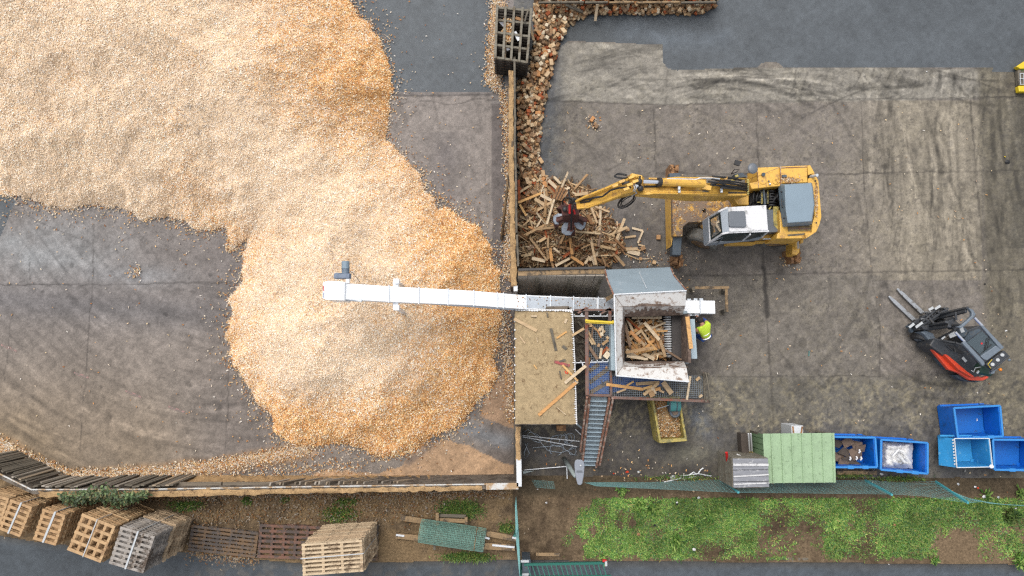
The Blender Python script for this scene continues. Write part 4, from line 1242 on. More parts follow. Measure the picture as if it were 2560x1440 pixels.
# ---------------------------------------------------------------- loose timber lying on roof, platform and in the hopper
def plank(a, b, w_, t_, mat, label, group=None, name='plank'):
    if mat == 'plank':
        mat = 'timberpale' if any(q in label for q in ('pale', 'light ', 'white')) else 'orangewood' if any(q in label for q in ('yellow', 'orange')) else mat
    o = MB().beam(a, b, w_, t_).build(name, mat)
    return tag(o, label, 'plank', group)
RT = RH + .10
for a, b, w_, l in (((155, 538), (350, 642), .09, 'pale plank lying across the far left corner of the sawdust roof'), ((470, 620), (515, 812), .08, 'grey weathered board lying near the middle of the sawdust roof'),
                    ((365, 1365), (685, 1085), .09, 'long yellow plank lying slantwise at the near end of the sawdust roof'), ((590, 1088), (770, 940), .09, 'brown plank reaching from the sawdust roof to the platform frame'),
                    ((520, 705), (605, 648), .05, 'short thin yellow stick near the right edge of the sawdust roof'), ((500, 905), (630, 940), .08, 'red painted board on the right side of the sawdust roof'),
                    ((570, 935), (700, 1070), .06, 'orange splintered lath hanging over the roof edge'), ((545, 905), (595, 890), .06, 'grey block end beside the red board on the roof'),
                    ((205, 690), (250, 750), .04, 'small pale sliver on the left side of the sawdust roof'), ((525, 1298), (598, 1360), .02, 'thin pale splinter on the near end of the roof'),
                    ((650, 683), (755, 620), .07, 'brown plank sticking out over the gap beside the roof'), ((700, 1075), (690, 1090), .06, 'stub of wood at the roof edge'),
                    ((590, 575), (605, 540), .07, 'pale offcut near the far right corner of the roof'), ((325, 935), (350, 968), .04, 'orange chip of wood on the open middle of the roof'),
                    ((300, 515), (350, 515), .05, 'light offcut on the far side of the roof'), ((435, 480), (445, 525), .04, 'dark wet stick on the far side of the roof'), ((570, 770), (605, 800), .09, 'dark clump of bark beside the grey board'),
                    ((355, 740), (350, 700), .02, 'reddish twig in the middle of the roof'), ((545, 985), (560, 1055), .04, 'brown strip of bark on the near half of the roof')):
    mt = 'redboard' if ' red painted' in ' ' + l else ('oldtimber' if 'grey' in l or 'dark' in l or 'bark' in l else 'plank')
    h2 = RT + (.08 if 'reaching' in l or 'sticking' in l else 0)
    o = plank(ZH(*a, RT + rr.random() * .02), ZH(*b, h2), w_, .04, mt, l)
o = MB().tube([ZH(592, 985, RT), ZH(598, 1005, RT), ZH(612, 1008, RT), ZH(614, 985, RT), ZH(602, 978, RT)], .02, 5).build('orange_strap', 'orangered')
tag(o, 'crumpled orange strap end lying on the sawdust roof', 'strap')
PT = PH + .04
GP = 'scrap wood lying on the platform grating'
for a, b, w_ in (((785, 570), (870, 640), .06), ((785, 760), (870, 885), .09), ((785, 690), (830, 760), .06), ((890, 880), (905, 790), .07), ((830, 600), (820, 700), .05), ((905, 600), (920, 655), .07),
                 ((960, 720), (910, 760), .08), ((955, 780), (895, 850), .07), ((800, 870), (795, 930), .06), ((870, 640), (900, 700), .04), ((785, 640), (850, 760), .06), ((935, 640), (905, 670), .06)):
    plank(ZH(*a, PT + rr.random() * .1), ZH(*b, PT + rr.random() * .1), w_, .05, 'plank', 'splintered piece of scrap wood on the left hand grating between shed and hopper', GP)
for p, s_ in (((890, 630), .11), ((905, 670), .12), ((950, 850), .2), ((880, 765), .1), ((955, 700), .1), ((960, 805), .1), ((810, 595), .1), ((800, 970), .07), ((945, 955), .07)):
    o = MB().box(ZH(*p, PT + s_ * .3), (s_, s_ * .8, s_ * .6), rr.random() * 3).build('wood_block', 'block', bevel=.006)
    tag(o, 'sawn wood block lying on the left hand grating between shed and hopper', 'wood block', 'wood blocks on the platform grating')
for a, b, w_, l in (((945, 1100), (1260, 1142), .09, 'long orange plank lying along the near grating'), ((1200, 1095), (1400, 1085), .1, 'dirty board lying under the hopper lip on the near grating'), ((1265, 1190), (1390, 1090), .09, 'grey board crossing others on the near grating'),
                    ((1430, 1080), (1505, 1180), .15, 'wide pale plank lying diagonally on the near grating'), ((1310, 1130), (1345, 1205), .16, 'short brown board hanging over the platform frame'), ((1365, 1145), (1410, 1135), .09, 'bright orange offcut on the near grating'),
                    ((1665, 1030), (1635, 1232), .06, 'pale upright lath crossing the near grating'), ((1035, 1170), (1115, 1140), .05, 'curved pale splinter at the left of the near grating'), ((1715, 1065), (1745, 1040), .08, 'curl of bark in the far right corner of the grating'),
                    ((1740, 1210), (1768, 1190), .07, 'small light block in the near right corner of the grating'), ((1120, 1110), (1180, 1075), .05, 'thin yellow lath beneath the hopper lip'), ((1335, 1120), (1365, 1180), .09, 'pale offcut leaning on the short brown board'),
                    ((1400, 1150), (1440, 1170), .06, 'dark scrap of bark near the wide pale plank'), ((1250, 1140), (1340, 1115), .07, 'yellowish lath resting on the long orange plank')):
    plank(ZH(*a, PT + .02 + rr.random() * .08), ZH(*b, PT + .02 + rr.random() * .08), w_, .045, 'plank', l)
rh = random.Random(21)
GH = 'scrap planks lying inside the hopper'
for k in range(46):
    x, y = rh.uniform(1125, 1440), rh.uniform(545, 870)
    L_ = rh.uniform(.3, .95)
    an = rh.choice([rh.gauss(-.9, .35), rh.uniform(0, 3.1), rh.gauss(.2, .3)])
    c = ZH(x, y, 1.42 + .30 * rh.random() + .1 * (k / 64))
    d = Vector((math.cos(an), math.sin(an), rh.uniform(-.12, .12))) * L_ / 2
    lo, hi = ZH(1112, 885, 1.5), ZH(1452, 535, 1.5)
    a, b = c - d, c + d
    for q in (a, b):
        q.x = min(max(q.x, lo.x), hi.x)
        q.y = min(max(q.y, lo.y), hi.y)
    if (b - a).length > .15:
        plank(a, b, rh.uniform(.05, .11), .035, rh.choice(('plank', 'timberpale', 'orangewood')), 'splintered scrap plank lying among others inside the shredder hopper', GH)
for a, b, w_ in (((1110, 825), (1350, 785), .09), ((1150, 645), (1240, 735), .10), ((1270, 570), (1400, 720), .1), ((1405, 720), (1450, 865), .09), ((1105, 590), (1150, 780), .08), ((1120, 860), (1300, 885), .07), ((1450, 805), (1588, 890), .06), ((1165, 530), (1420, 528), .07)):
    plank(ZH(*a, 1.95), ZH(*b, 1.98), w_, .045, 'plank', 'longer plank lying on top of the scrap inside the shredder hopper', 'top planks inside the hopper')
V, F = flakes(RS.uniform(ZH(1110, 0).x, ZH(1450, 0).x, 900), RS.uniform(ZH(0, 885, 1.4).y, ZH(0, 540, 1.4).y, 900), RS.uniform(1.4, 1.6, 900), RS.uniform(.04, .2, 900), RS.uniform(.015, .05, 900), .4, RS)
tag(np_mesh('hopper_splinters', V, F, 'chips', np.repeat(ORNG[RS.choice(6, 900)] * RS.uniform(.35, .9, 900)[:, None], 4, 0)), kind='stuff')
# dark wet scrap in the gap between shed and platform, and below the timber wall
for a, b in (((690, 300), (790, 285)), ((745, 255), (745, 330)), ((800, 320), (850, 270)), ((820, 310), (835, 340)), ((690, 265), (720, 290))):
    plank(ZH(*a, .05), ZH(*b, .1), .07, .04, 'oldtimber', 'dirty plank lying on the dark floor behind the timber retaining wall', 'planks on the floor behind the timber wall')
plank(ZH(945, 372, 1.4), ZH(1012, 335, 1.6), .12, .05, 'timber', 'brown board standing between the conveyor and the hopper chute')
for a, b in (((690, 650), (760, 700)), ((720, 800), (760, 870)), ((700, 560), (740, 610)), ((690, 745), (750, 735))):
    plank(ZH(*a, 1.2), ZH(*b, 1.25), .06, .04, 'oldtimber', 'dirty board lying on the ledge in the gap beside the sawdust roof', 'boards in the gap beside the roof')
tag(MB().prism([ZH(672, 520, 1.15), ZH(775, 520, 1.15), ZH(775, 905, 1.15), ZH(680, 905, 1.15)], 0).build('bark_bunker', 'wallconcrete'), 'dirty low bunker in the gap between the sawdust roof and the platform', 'bunker')

# ---------------------------------------------------------------- material handler (wheeled excavator with grab)
ex = thing('excavator', 'yellow wheeled material handler with white cab and grab over the scrap heap', 'excavator', P(1830, 540))
def zp(Z, pts, h):
    return [Z(x, y, h) for x, y in pts]
# undercarriage
MB().prism(zp(Z8, [(196, 508), (306, 508), (382, 572), (520, 580), (530, 560), (640, 560), (640, 575), (830, 572), (1100, 560), (1700, 600), (1700, 880), (1100, 880), (640, 845), (525, 838), (390, 845), (325, 898), (318, 1012), (206, 1012)], 1.25), .85).build('chassis', 'yellowdirty', ex, .02)
MB().prism(zp(Z8, [(172, 505), (198, 505), (205, 1020), (186, 1130)], 1.0), .2).build('blade', 'yellow', ex, .01)
MB().prism(zp(Z8, [(206, 1016), (312, 1016), (300, 1240), (196, 1236)], 1.05), .7).build('outrigger_cover', 'bluegrey', ex, .02)
MB().prism(zp(Z8, [(160, 255), (290, 248), (300, 330), (165, 330)], 1.0), .7).build('outrigger_cover', 'bluegrey', ex, .02)
def stump(c, sx, sy, h, seed):
    r_ = random.Random(seed)
    m_ = MB()
    for k in range(14):
        p = c + Vector((r_.uniform(-sx, sx) / 2, r_.uniform(-sy, sy) / 2, 0))
        m_.prism([p + Vector((dx * .05, dy * .09, h * r_.uniform(.4, 1))) for dx, dy in ((-1, -1), (1, -1), (1, 1), (-1, 1))], 0)
    return m_
stump(Z8(242, 1300, .3), .24, .3, .4, 1).build('outrigger_foot', 'stump', ex)
stump(Z8(175, 250, .3), .34, .2, .4, 2).build('outrigger_foot', 'stump', ex)
stump(Z8(1630, 1260, .2), .42, .32, .3, 3).build('outrigger_foot', 'stump', ex)
MB().prism(zp(Z8, [(1640, 1050), (1725, 1050), (1722, 1200), (1690, 1235), (1635, 1225)], .9), .35).beam(Z8(1675, 1030, 1.3), Z8(1675, 1210, .6), .16, .16).build('outrigger_arm', 'yellow', ex, .01)
MB().cyl(Z8(1700, 1035, 1.35), Z8(1702, 1150, .95), .045, 10).build('outrigger_ram', 'chrome', ex)
MB().prism(zp(Z8, [(1630, 1045), (1665, 1045), (1660, 1100), (1630, 1095)], 1.2), .9).prism(zp(Z8, [(1735, 1045), (1770, 1045), (1765, 1090), (1735, 1090)], 1.2), .9).build('outrigger_bracket', 'yellow', ex)
def wheel(c, ang, r=.53, w_=.42):
    """Tyre lying with its axle along ang (radians), rim as its child."""
    ax = Vector((math.cos(ang), math.sin(ang), 0))
    m_ = MB()
    prof = [(-.5, .62), (-.5, .88), (-.38, 1.0), (.38, 1.0), (.5, .88), (.5, .62)]
    n = 28
    b = ax.cross(UPZ)
    vs, fs = [], []
    for k in range(n):
        th = 2 * math.pi * k / n
        for i, (u_, q) in enumerate(prof):
            rr_ = r * q - (.018 if (k % 2 and i in (2, 3)) else 0)
            vs.append(c + ax * u_ * w_ + (b * math.cos(th) + UPZ * math.sin(th)) * rr_)
    m = len(prof)
    for k in range(n):
        for i in range(m - 1):
            fs.append((k * m + i, k * m + i + 1, ((k + 1) % n) * m + i + 1, ((k + 1) % n) * m + i))
    m_.add(vs, fs)
    t = m_.build('tyre', 'tyre', ex)
    MB().cyl(c - ax * w_ * .47, c + ax * w_ * .47, r * .66, 18).cyl(c - ax * w_ * .5, c + ax * w_ * .5, r * .2, 10).build('rim', 'yellowdirty', t)
wheel(Z8(560, 1045, .53), R(66))
wheel(Z8(600, 420, .53), R(66))
wheel(Z8(1440, 1040, .53), R(90))
wheel(Z8(1440, 390, .53), R(90))
MB().cyl(Z8(560, 560, .75), Z8(560, 1000, .6), .16, 10).ball(Z8(575, 540, 1.15), .15).ball(Z8(580, 870, 1.0), .16).build('axle', 'yellowdirty', ex)
MB().prism(rot_poly(Z8(575, 703, 1.262), .05, 10), 1.24).prism([Z8(555, 680, 1.262), Z8(600, 680, 1.262), Z8(600, 725, 1.262), Z8(555, 725, 1.262)], 1.24).prism(rot_poly(Z8(255, 643, 1.262), .022), 1.24).prism(rot_poly(Z8(258, 786, 1.262), .022), 1.24).build('deck_hole', 'blackrubber', ex)
# upper carriage
base = [(1110, 300), (1215, 190), (1850, 165), (1945, 330), (1985, 780), (1920, 960), (1800, 1035), (1290, 1035), (1250, 1040), (800, 1060), (800, 700), (1110, 640)]
MB().prism(zp(Z8, base, 1.75), 1.4).build('slew_deck', 'yellow', ex, .02)
MB().prism(zp(Z8, [(850, 1085), (1195, 1075), (1195, 1108), (855, 1112)], 1.1), .75).prism(zp(Z8, [(1190, 1065), (1330, 1060), (1330, 1080), (1190, 1085)], 1.2), .8).build('step_box', 'yellow', ex, .01)
MB().beam(Z8(845, 1124, .7), Z8(1110, 1112, .7), .05, .05).build('step_bar', 'galv', ex)
tk = MB().prism(zp(Z8, [(1215, 186), (1490, 175), (1500, 408), (1325, 424), (1150, 446), (1120, 370), (1225, 350)], 2.55), 1.75)
tk.build('tank_box', 'yellow', ex, .025)
MB().sheet([Z8(1218, 190, 2.54), Z8(1225, 280, 2.54), Z8(1105, 330, 2.0), Z8(1090, 255, 2.0)], .03).sheet([Z8(1225, 285, 2.54), Z8(1228, 350, 2.54), Z8(1125, 365, 2.1), Z8(1108, 330, 2.0)], .03).build('tank_slope', 'yellow', ex)
MB().prism(rot_poly(Z8(1284, 352, 2.57), .095, 18), 2.54).prism(rot_poly(Z8(1443, 345, 2.575), .11, 18), 2.54).prism(rot_poly(Z8(1380, 232, 2.56), .05, 12), 2.54).build('tank_cover', 'yellow', ex, .006)
MB().cyl(Z8(1290, 268, 2.54), Z8(1290, 268, 2.62), .055, 14).prism([Z8(1515, 275, 2.66), Z8(1568, 272, 2.66), Z8(1570, 300, 2.66), Z8(1517, 302, 2.66)], 2.6).cyl(Z8(1354, 350, 2.54), Z8(1354, 350, 2.6), .025, 8).build('filler_cap', 'bluegrey', ex)
MB().ball(Z8(1367, 384, 2.6), .035).prism(rot_poly(Z8(1284, 352, 2.575), .006, 6), 2.57).build('sensor', 'chrome', ex)
MB().prism(zp(Z8, [(1493, 172), (1815, 160), (1820, 365), (1497, 378)], 2.6), 1.75).build('engine_deck', 'yellow', ex, .02)
MB().beam(Z8(1492, 190, 2.61), Z8(1812, 178, 2.61), .02, .02).beam(Z8(1492, 172, 2.61), Z8(1500, 400, 2.61), .02, .012).beam(Z8(1225, 290, 2.555), Z8(1490, 178, 2.56), .008, .008).beam(Z8(1215, 188, 2.56), Z8(1232, 430, 2.56), .012, .012).beam(Z8(1323, 425, 2.56), Z8(1318, 310, 2.56), .01, .01).build('panel_seam', 'rustysteel', ex)
cw = MB()
for q in ([(1818, 160), (1850, 158), (1900, 250), (1822, 275)], [(1826, 318), (1905, 300), (1948, 345), (1867, 368), (1822, 368)], [(1867, 368), (1948, 345), (1966, 560), (1895, 590), (1885, 420)],
          [(1895, 590), (1966, 560), (1984, 780), (1960, 870), (1905, 760)], [(1905, 760), (1960, 870), (1920, 960), (1872, 880)], [(1868, 965), (1872, 880), (1920, 960), (1800, 1036), (1790, 980)]):
    cw.prism(zp(Z8, q, 2.5), 1.2)
cw.build('counterweight', 'yellow', ex)
MB().prism(rot_poly(Z8(1912, 348, 2.51), .03, 8), 2.48).prism(rot_poly(Z8(1925, 850, 2.51), .025, 8), 2.48).prism([Z8(1826, 278, 2.2), Z8(1880, 272, 2.2), Z8(1884, 318, 2.2), Z8(1832, 320, 2.2)], 1.9).build('lifting_hole', 'blackrubber', ex)
MB().cyl(Z8(1850, 300, 2.4), Z8(1935, 278, 2.75), .045, 12).build('exhaust_pipe', 'galv', ex)
MB().prism(zp(Z8, [(1480, 690), (1555, 880), (1872, 872), (1868, 965), (1800, 1036), (1445, 1040), (1460, 980), (1490, 960)], 2.4), 1.4).build('side_box', 'yellow', ex, .02)
gr = MB().prism(zp(Z8, [(1578, 885), (1858, 880), (1856, 950), (1590, 955)], 2.415), 2.39)
gr.build('grille', 'skipyellow', ex)
gl = MB()
for k in range(30):
    gl.beam(Z8(1584 + k * 9.3, 888, 2.42), Z8(1586 + k * 9.3, 950, 2.42), .008, .012)
for k in range(3):
    gl.beam(Z8(1580, 890 + k * 14, 2.424), Z8(1856, 886 + k * 14, 2.424), .006, .01)
gl.beam(Z8(1580, 925, 2.424), Z8(1858, 920, 2.424), .02, .01)
gl.build('grille_bar', 'brownsteel', ex)
MB().beam(Z8(1580, 1000, 2.41), Z8(1790, 985, 2.41), .05, .012).build('lettering_smear', 'oldtimber', ex)
MB().beam(Z8(1450, 1040, 1.9), Z8(1780, 1025, 1.9), .03, .05).beam(Z8(1280, 1045, 1.85), Z8(1445, 1040, 1.85), .03, .05).build('side_strip', 'visor', ex)
# grey engine hood with bevelled edge
ob = zp(Z8, [(1493, 388), (1868, 366), (1885, 420), (1906, 640), (1872, 868), (1550, 886), (1522, 700)], 2.6)
ib = zp(Z8, [(1545, 395), (1860, 374), (1876, 425), (1896, 640), (1868, 830), (1582, 850), (1556, 690)], 2.86)
MB().prism(ib, bot=ob).prism(ob, 2.4).build('engine_hood', 'hoodblue', ex, .015)
MB().tube([Z8(1512, 565, 2.75), Z8(1503, 570, 2.85), Z8(1512, 660, 2.85), Z8(1520, 668, 2.75)], .015, 5).ball(Z8(1535, 795, 2.75), .03).ball(Z8(1505, 478, 2.72), .03).build('hood_handle', 'darksteel', ex)
# chip litter on the decks
V, F = flakes(*(lambda q: (q[:, 0], q[:, 1], q[:, 2]))(np.array([list(Z8(1600 + RS.randn() * 62, 335 + RS.randn() * 16, 2.625)) for _ in range(260)] + [list(Z8(1925 + RS.randn() * 8, 560 + RS.randn() * 90, 2.52)) for _ in range(260)] +
      [list(Z8(RS.uniform(200, 310), RS.uniform(520, 1000), 1.265)) for _ in range(140)] + [list(Z8(RS.uniform(330, 800), RS.uniform(580, 840), 1.265)) for _ in range(140)])), RS.uniform(.02, .05, 800), RS.uniform(.012, .025, 800), .2, RS)
lt = np_mesh('chip_litter', V, F, 'chips', np.repeat(ORNG[RS.choice(6, 800)] * RS.uniform(.3, .8, 800)[:, None], 4, 0))
lt.parent = ex
lt.location = -Vector(ex.location)
lt['kind'] = 'stuff'
# valve bay with hoses
MB().prism(zp(Z8, [(1140, 440), (1480, 410), (1485, 690), (1330, 690), (1120, 640)], 1.95), 1.75).build('valve_bay', 'darksteel', ex)
MB().prism(zp(Z8, [(1330, 690), (1475, 690), (1480, 958), (1345, 965)], 2.2), 1.75).build('walkway', 'hatch', ex, .01)
MB().prism(zp(Z8, [(1405, 655), (1475, 655), (1478, 945), (1412, 880)], 2.21), 2.15).build('walkway_dirt', 'skipyellow', ex)
hz = random.Random(12)
for k in range(15):
    x = 1160 + k * 21
    y = hz.uniform(440, 500)
    MB().tube([Z8(x, y, 2.1), Z8(x + hz.uniform(-25, 25), y + 60, 2.28), Z8(x + hz.uniform(-30, 30), y + 120, 2.22), Z8(x + hz.uniform(-20, 20), y + 165, 2.0)], .022, 5).build('hose', 'blackrubber', ex, smooth=True)
for k in range(6):
    MB().tube([Z8(1325, 470 + k * 34, 2.15), Z8(1390, 465 + k * 34, 2.3), Z8(1445, 475 + k * 34, 2.15)], .03, 6).build('hose', 'blackrubber', ex, smooth=True)
vb = MB().beam(Z8(1288, 428, 2.3), Z8(1305, 630, 2.3), .05, .06)
for k in range(8):
    vb.box(Z8(1268 + hz.uniform(-14, 14), 470 + k * 20, 2.27), (.06, .02, .03)).box(Z8(1335 + hz.uniform(-10, 10), 470 + k * 20, 2.27), (.05, .02, .03))
vb.build('valve_block', 'bluegrey', ex)
yf = MB()
for k in range(10):
    yf.box(Z8(1270, 480 + k * 15, 2.29), (.05, .018, .03), .4)
    yf.box(Z8(1340, 470 + k * 16, 2.29), (.05, .015, .03))
yf.beam(Z8(1200, 605, 2.2), Z8(1280, 600, 2.2), .03, .03).beam(Z8(1355, 690, 2.2), Z8(1390, 640, 2.2), .04, .04)
yf.build('valve_fitting', 'skipyellow', ex)
# cab
A_, B_, C_, D_ = Z8(868, 660, 3.45), Z8(1326, 634, 3.45), Z8(1350, 942, 3.45), Z8(884, 962, 3.45)
MB().prism([A_, B_, C_, D_], bot=[q - UPZ * .07 for q in (A_, B_, C_, D_)]).build('cab_roof', 'cabroof', ex, .025)
MB().prism(zp(Z8, [(875, 716), (895, 708), (1060, 706), (1075, 722), (1086, 885), (1072, 902), (892, 900), (880, 885)], 3.52), 3.44).build('roof_hatch', 'hatch', ex, .02)
V0, V1, V2, V3 = Z8(768, 704, 3.3), Z8(866, 660, 3.43), Z8(884, 964, 3.43), Z8(796, 976, 3.3)
MB().sheet([V0, V1, V2, V3], .05).build('visor', 'visor', ex, .01)
F1, F2 = Z8(634, 784, 2.35), Z8(652, 1078, 2.35)
F1u, F2u = Z8(760, 712, 3.3), Z8(800, 980, 3.3)
L1, L2 = Vector((F1.x + .02, F1.y, 1.75)), Vector((F2.x + .02, F2.y, 1.75))
Rr1, Rr2 = Z8(1320, 660, 1.8), Z8(1250, 1032, 2.0)
R2u = Z8(1345, 948, 3.4)
fw = MB()
for a, b in ((F1, F1u), (F2, F2u), (F1, F2), (F1u, A_ - UPZ * .05), (F2u, D_ - UPZ * .05), (F2, Rr2), (Rr2, R2u), (L1, F1), (L2, F2), (D_ - UPZ * .06, R2u), (Z8(1035, 1062, 2.3), Z8(1130, 985, 3.35)), (Z8(640, 1082, 2.3), Z8(830, 1000, 3.0))):
    fw.beam(a, b, .055, .055)
fw.build('cab_frame', 'cabroof', ex, .01)
MB().sheet([F1, F1u, F2u, F2], .008).build('windscreen', 'glass', ex)
MB().sheet([F2, Z8(1035, 1062, 2.3), Z8(1130, 985, 3.35), F2u], .008).build('side_window', 'glass', ex)
MB().sheet([Z8(1050, 1060, 2.28), Rr2, R2u, Z8(1135, 985, 3.35)], .008).build('side_window', 'glass', ex)
MB().prism([Vector((q.x, q.y, 2.05)) for q in (F1, Rr1, Rr2, F2)], 1.7).build('cab_base', 'darksteel', ex)
cp = MB().sheet([Vector((F1.x, F1.y, 2.35)), Vector((F2.x, F2.y, 2.35)), Vector((F2.x, F2.y, 1.75)), Vector((F1.x, F1.y, 1.75))], .03)
cp.sheet([Vector((F2.x, F2.y, 2.3)), Rr2 + UPZ * .25, Rr2 - UPZ * .2, L2], .03)
cp.build('cab_panel', 'visor', ex)
bk = MB().sheet([A_ - UPZ * .06, B_ - UPZ * .06, Rr1, Vector((F1.x + .1, F1.y, 1.8))], .02).sheet([B_ - UPZ * .06, C_ - UPZ * .06, Rr2 + Vector((.05, 0, 0)), Rr1], .02)
bk.build('cab_rear_panel', 'visor', ex)
sc = Z8(940, 880, 2.35)
MB().box(sc, (.5, .5, .16)).box(sc + Vector((.27, 0, .38)), (.14, .48, .7)).box(sc + Vector((-.1, -.28, .14)), (.4, .1, .12)).box(sc + Vector((-.1, .28, .14)), (.4, .1, .12)).build('seat', 'blackrubber', ex, .04)
MB().box(Z8(735, 890, 2.3), (.1, .5, .3)).cyl(Z8(760, 900, 2.45), Z8(770, 900, 2.5), .17, 16).build('dashboard', 'gasgreen', ex, .02)
MB().beam(Z8(720, 1120, 2.4), Z8(780, 1050, 2.6), .02, .09).beam(Z8(850, 990, 3.0), Z8(720, 1110, 2.45), .018, .018).build('mirror', 'hatch', ex)
MB().ball(Z8(1160, 198, 2.9), .155, .17, .06).tube([Z8(1170, 225, 2.85), Z8(1130, 250, 2.4), Z8(1085, 255, 2.1)], .015, 5).build('mirror', 'hatch', ex)
MB().beam(Z8(945, 130, 2.3), Z8(1008, 138, 2.3), .03, .22).tube([Z8(905, 258, 2.2), Z8(940, 210, 2.4), Z8(1000, 208, 2.5), Z8(960, 245, 2.4), Z8(905, 262, 2.2)], .015, 5).box(Z8(975, 133, 2.4), (.17, .15, .05), -.3).build('side_mirror', 'blackrubber', ex)
MB().prism(zp(Z8, [(945, 262), (1040, 250), (1088, 300), (960, 305)], 1.9), 1.5).build('side_step', 'bluegrey', ex)
# boom: two side plates with top and bottom plates, cylinders and pipes
bs = zoomer(1380, 380, 3.5556)
Bp, Bt = Z3(1740, 335, 2.75), Z3(770, 322, 4.45)
def plate_box(mb, path, w0, depth):
    """Box beam along a path: rows of four corners, width across the ground, depth downwards."""
    rows = []
    for i, (p, wd, dp) in enumerate(path):
        a = path[max(i - 1, 0)][0]
        b = path[min(i + 1, len(path) - 1)][0]
        d = (b - a).normalized()
        sd = d.cross(UPZ).normalized()
        up = sd.cross(d)
        rows.append([p + sd * wd / 2, p - sd * wd / 2, p - sd * wd / 2 - up * dp, p + sd * wd / 2 - up * dp])
    vs = [q for r_ in rows for q in r_]
    fs = [(i * 4 + k, i * 4 + (k + 1) % 4, i * 4 + 4 + (k + 1) % 4, i * 4 + 4 + k) for i in range(len(rows) - 1) for k in range(4)]
    fs += [(0, 1, 2, 3), tuple(len(vs) - 4 + k for k in (3, 2, 1, 0))]
    return mb.add(vs, fs)
bm_ = MB()
plate_box(bm_, [(Z3(1745, 338, 2.8), .34, .5), (Z3(1560, 335, 3.3), .36, .62), (Z3(1330, 330, 3.95), .38, .62), (Z3(1050, 326, 4.4), .34, .5), (Z3(770, 322, 4.5), .3, .36)], 0, 0)
bm_.build('boom', 'yellow', ex, .02)
hp = MB()
for y, dx in ((358, 0), (374, 40)):
    hp.tube([Z3(1560, y, 3.35), Z3(1300, y - 2, 4.05), Z3(1060, y - 6, 4.45), Z3(900, y - 8, 4.55), Z3(860, y + 4 - dx * .1, 4.55), Z3(780, y - 4, 4.5)], .03, 6)
hp.tube([Z3(1720, 240, 3.1), Z3(1500, 228, 3.7), Z3(1240, 232, 4.3), Z3(1120, 228, 4.5), Z3(1000, 240, 4.6), Z3(860, 236, 4.6)], .028, 6)
hp.build('boom_pipe', 'yellow', ex, smooth=True)
ba = MB()
for x, h_ in ((1130, 4.48), (1505, 3.6)):
    ba.box(Z3(x, 335, h_), (.06, .17, .05)).ball(Z3(x, 328, h_ + .05), .04)
ba.build('pipe_clamp', 'galv', ex)
MB().cyl(Z3(955, 268, 4.62), Z3(1345, 282, 4.2), .115, 14).build('stick_cylinder', 'yellow', ex, smooth=False)
MB().cyl(Z3(808, 264, 4.7), Z3(955, 268, 4.62), .055, 12).build('cylinder_rod', 'chrome', ex)
MB().cyl(Z3(940, 268, 4.64), Z3(965, 268, 4.61), .125, 14).build('cylinder_collar', 'darksteel', ex)
MB().beam(Z3(1020, 243, 4.62), Z3(1270, 247, 4.33), .05, .05).tube([Z3(1270, 247, 4.34), Z3(1320, 232, 4.28), Z3(1420, 233, 4.0), Z3(1490, 240, 3.85)], .022, 5).build('steel_pipe', 'whitesteel', ex)
br_ = MB()
br_.prism(zp(Z3, [(1320, 225), (1370, 220), (1375, 290), (1420, 300), (1415, 340), (1330, 330), (1335, 290)], 4.0), 3.7)
br_.prism(zp(Z3, [(1490, 216), (1560, 218), (1560, 245), (1495, 245)], 3.75), 3.5)
br_.prism(zp(Z3, [(1520, 375), (1660, 365), (1655, 470), (1600, 400), (1540, 420)], 2.6), 2.2)
br_.build('boom_bracket', 'yellow', ex, .01)
MB().prism(zp(Z3, [(1640, 370), (1750, 370), (1750, 470), (1650, 470)], 2.2), 1.6).build('boom_foot', 'yellow', ex, .02)
MB().beam(Z3(1225, 349, 4.18), Z3(1390, 349, 3.88), .03, .02).build('lettering_smear', 'bluegrey', ex)
for k, (pts) in enumerate([[(1410, 288, 3.95), (1500, 268, 3.9), (1600, 285, 3.5), (1730, 300, 2.9)], [(1390, 262, 4.0), (1480, 272, 3.95), (1560, 300, 3.6), (1735, 322, 2.9)], [(1530, 250, 3.75), (1640, 268, 3.4), (1735, 285, 2.9)],
                           [(1420, 240, 4.0), (1530, 262, 3.75), (1640, 290, 3.3), (1730, 308, 2.9)], [(1540, 225, 3.75), (1650, 232, 3.3), (1720, 240, 2.9)], [(1410, 292, 3.95), (1490, 300, 3.8), (1600, 312, 3.4), (1700, 335, 3.0)],
                           [(1565, 362, 3.3), (1740, 366, 2.8)], [(1500, 316, 3.75), (1600, 325, 3.4), (1700, 330, 3.0)], [(1430, 215, 4.0), (1560, 228, 3.7), (1680, 250, 3.2)], [(1545, 300, 3.6), (1660, 318, 3.2), (1740, 345, 2.85)]]):
    MB().tube([Z3(x, y, h) for x, y, h in pts], .028, 6).build('hose', 'blackrubber', ex, smooth=True)
vv = MB()
for x, y in ((1620, 240), (1605, 250), (1640, 215)):
    vv.box(Z3(x, y, 3.2), (.09, .07, .06), .3)
for k in range(7):
    vv.box(Z3(1740, 250 + k * 20, 2.85), (.06, .05, .06))
vv.build('hose_fitting', 'skipyellow', ex)
MB().beam(Z3(800, 307, 4.53), Z3(1170, 308, 4.30), .05, .03).build('gap_shade', 'darksteel', ex)  # dark strip standing in for shade in the gap between cylinder and pipe
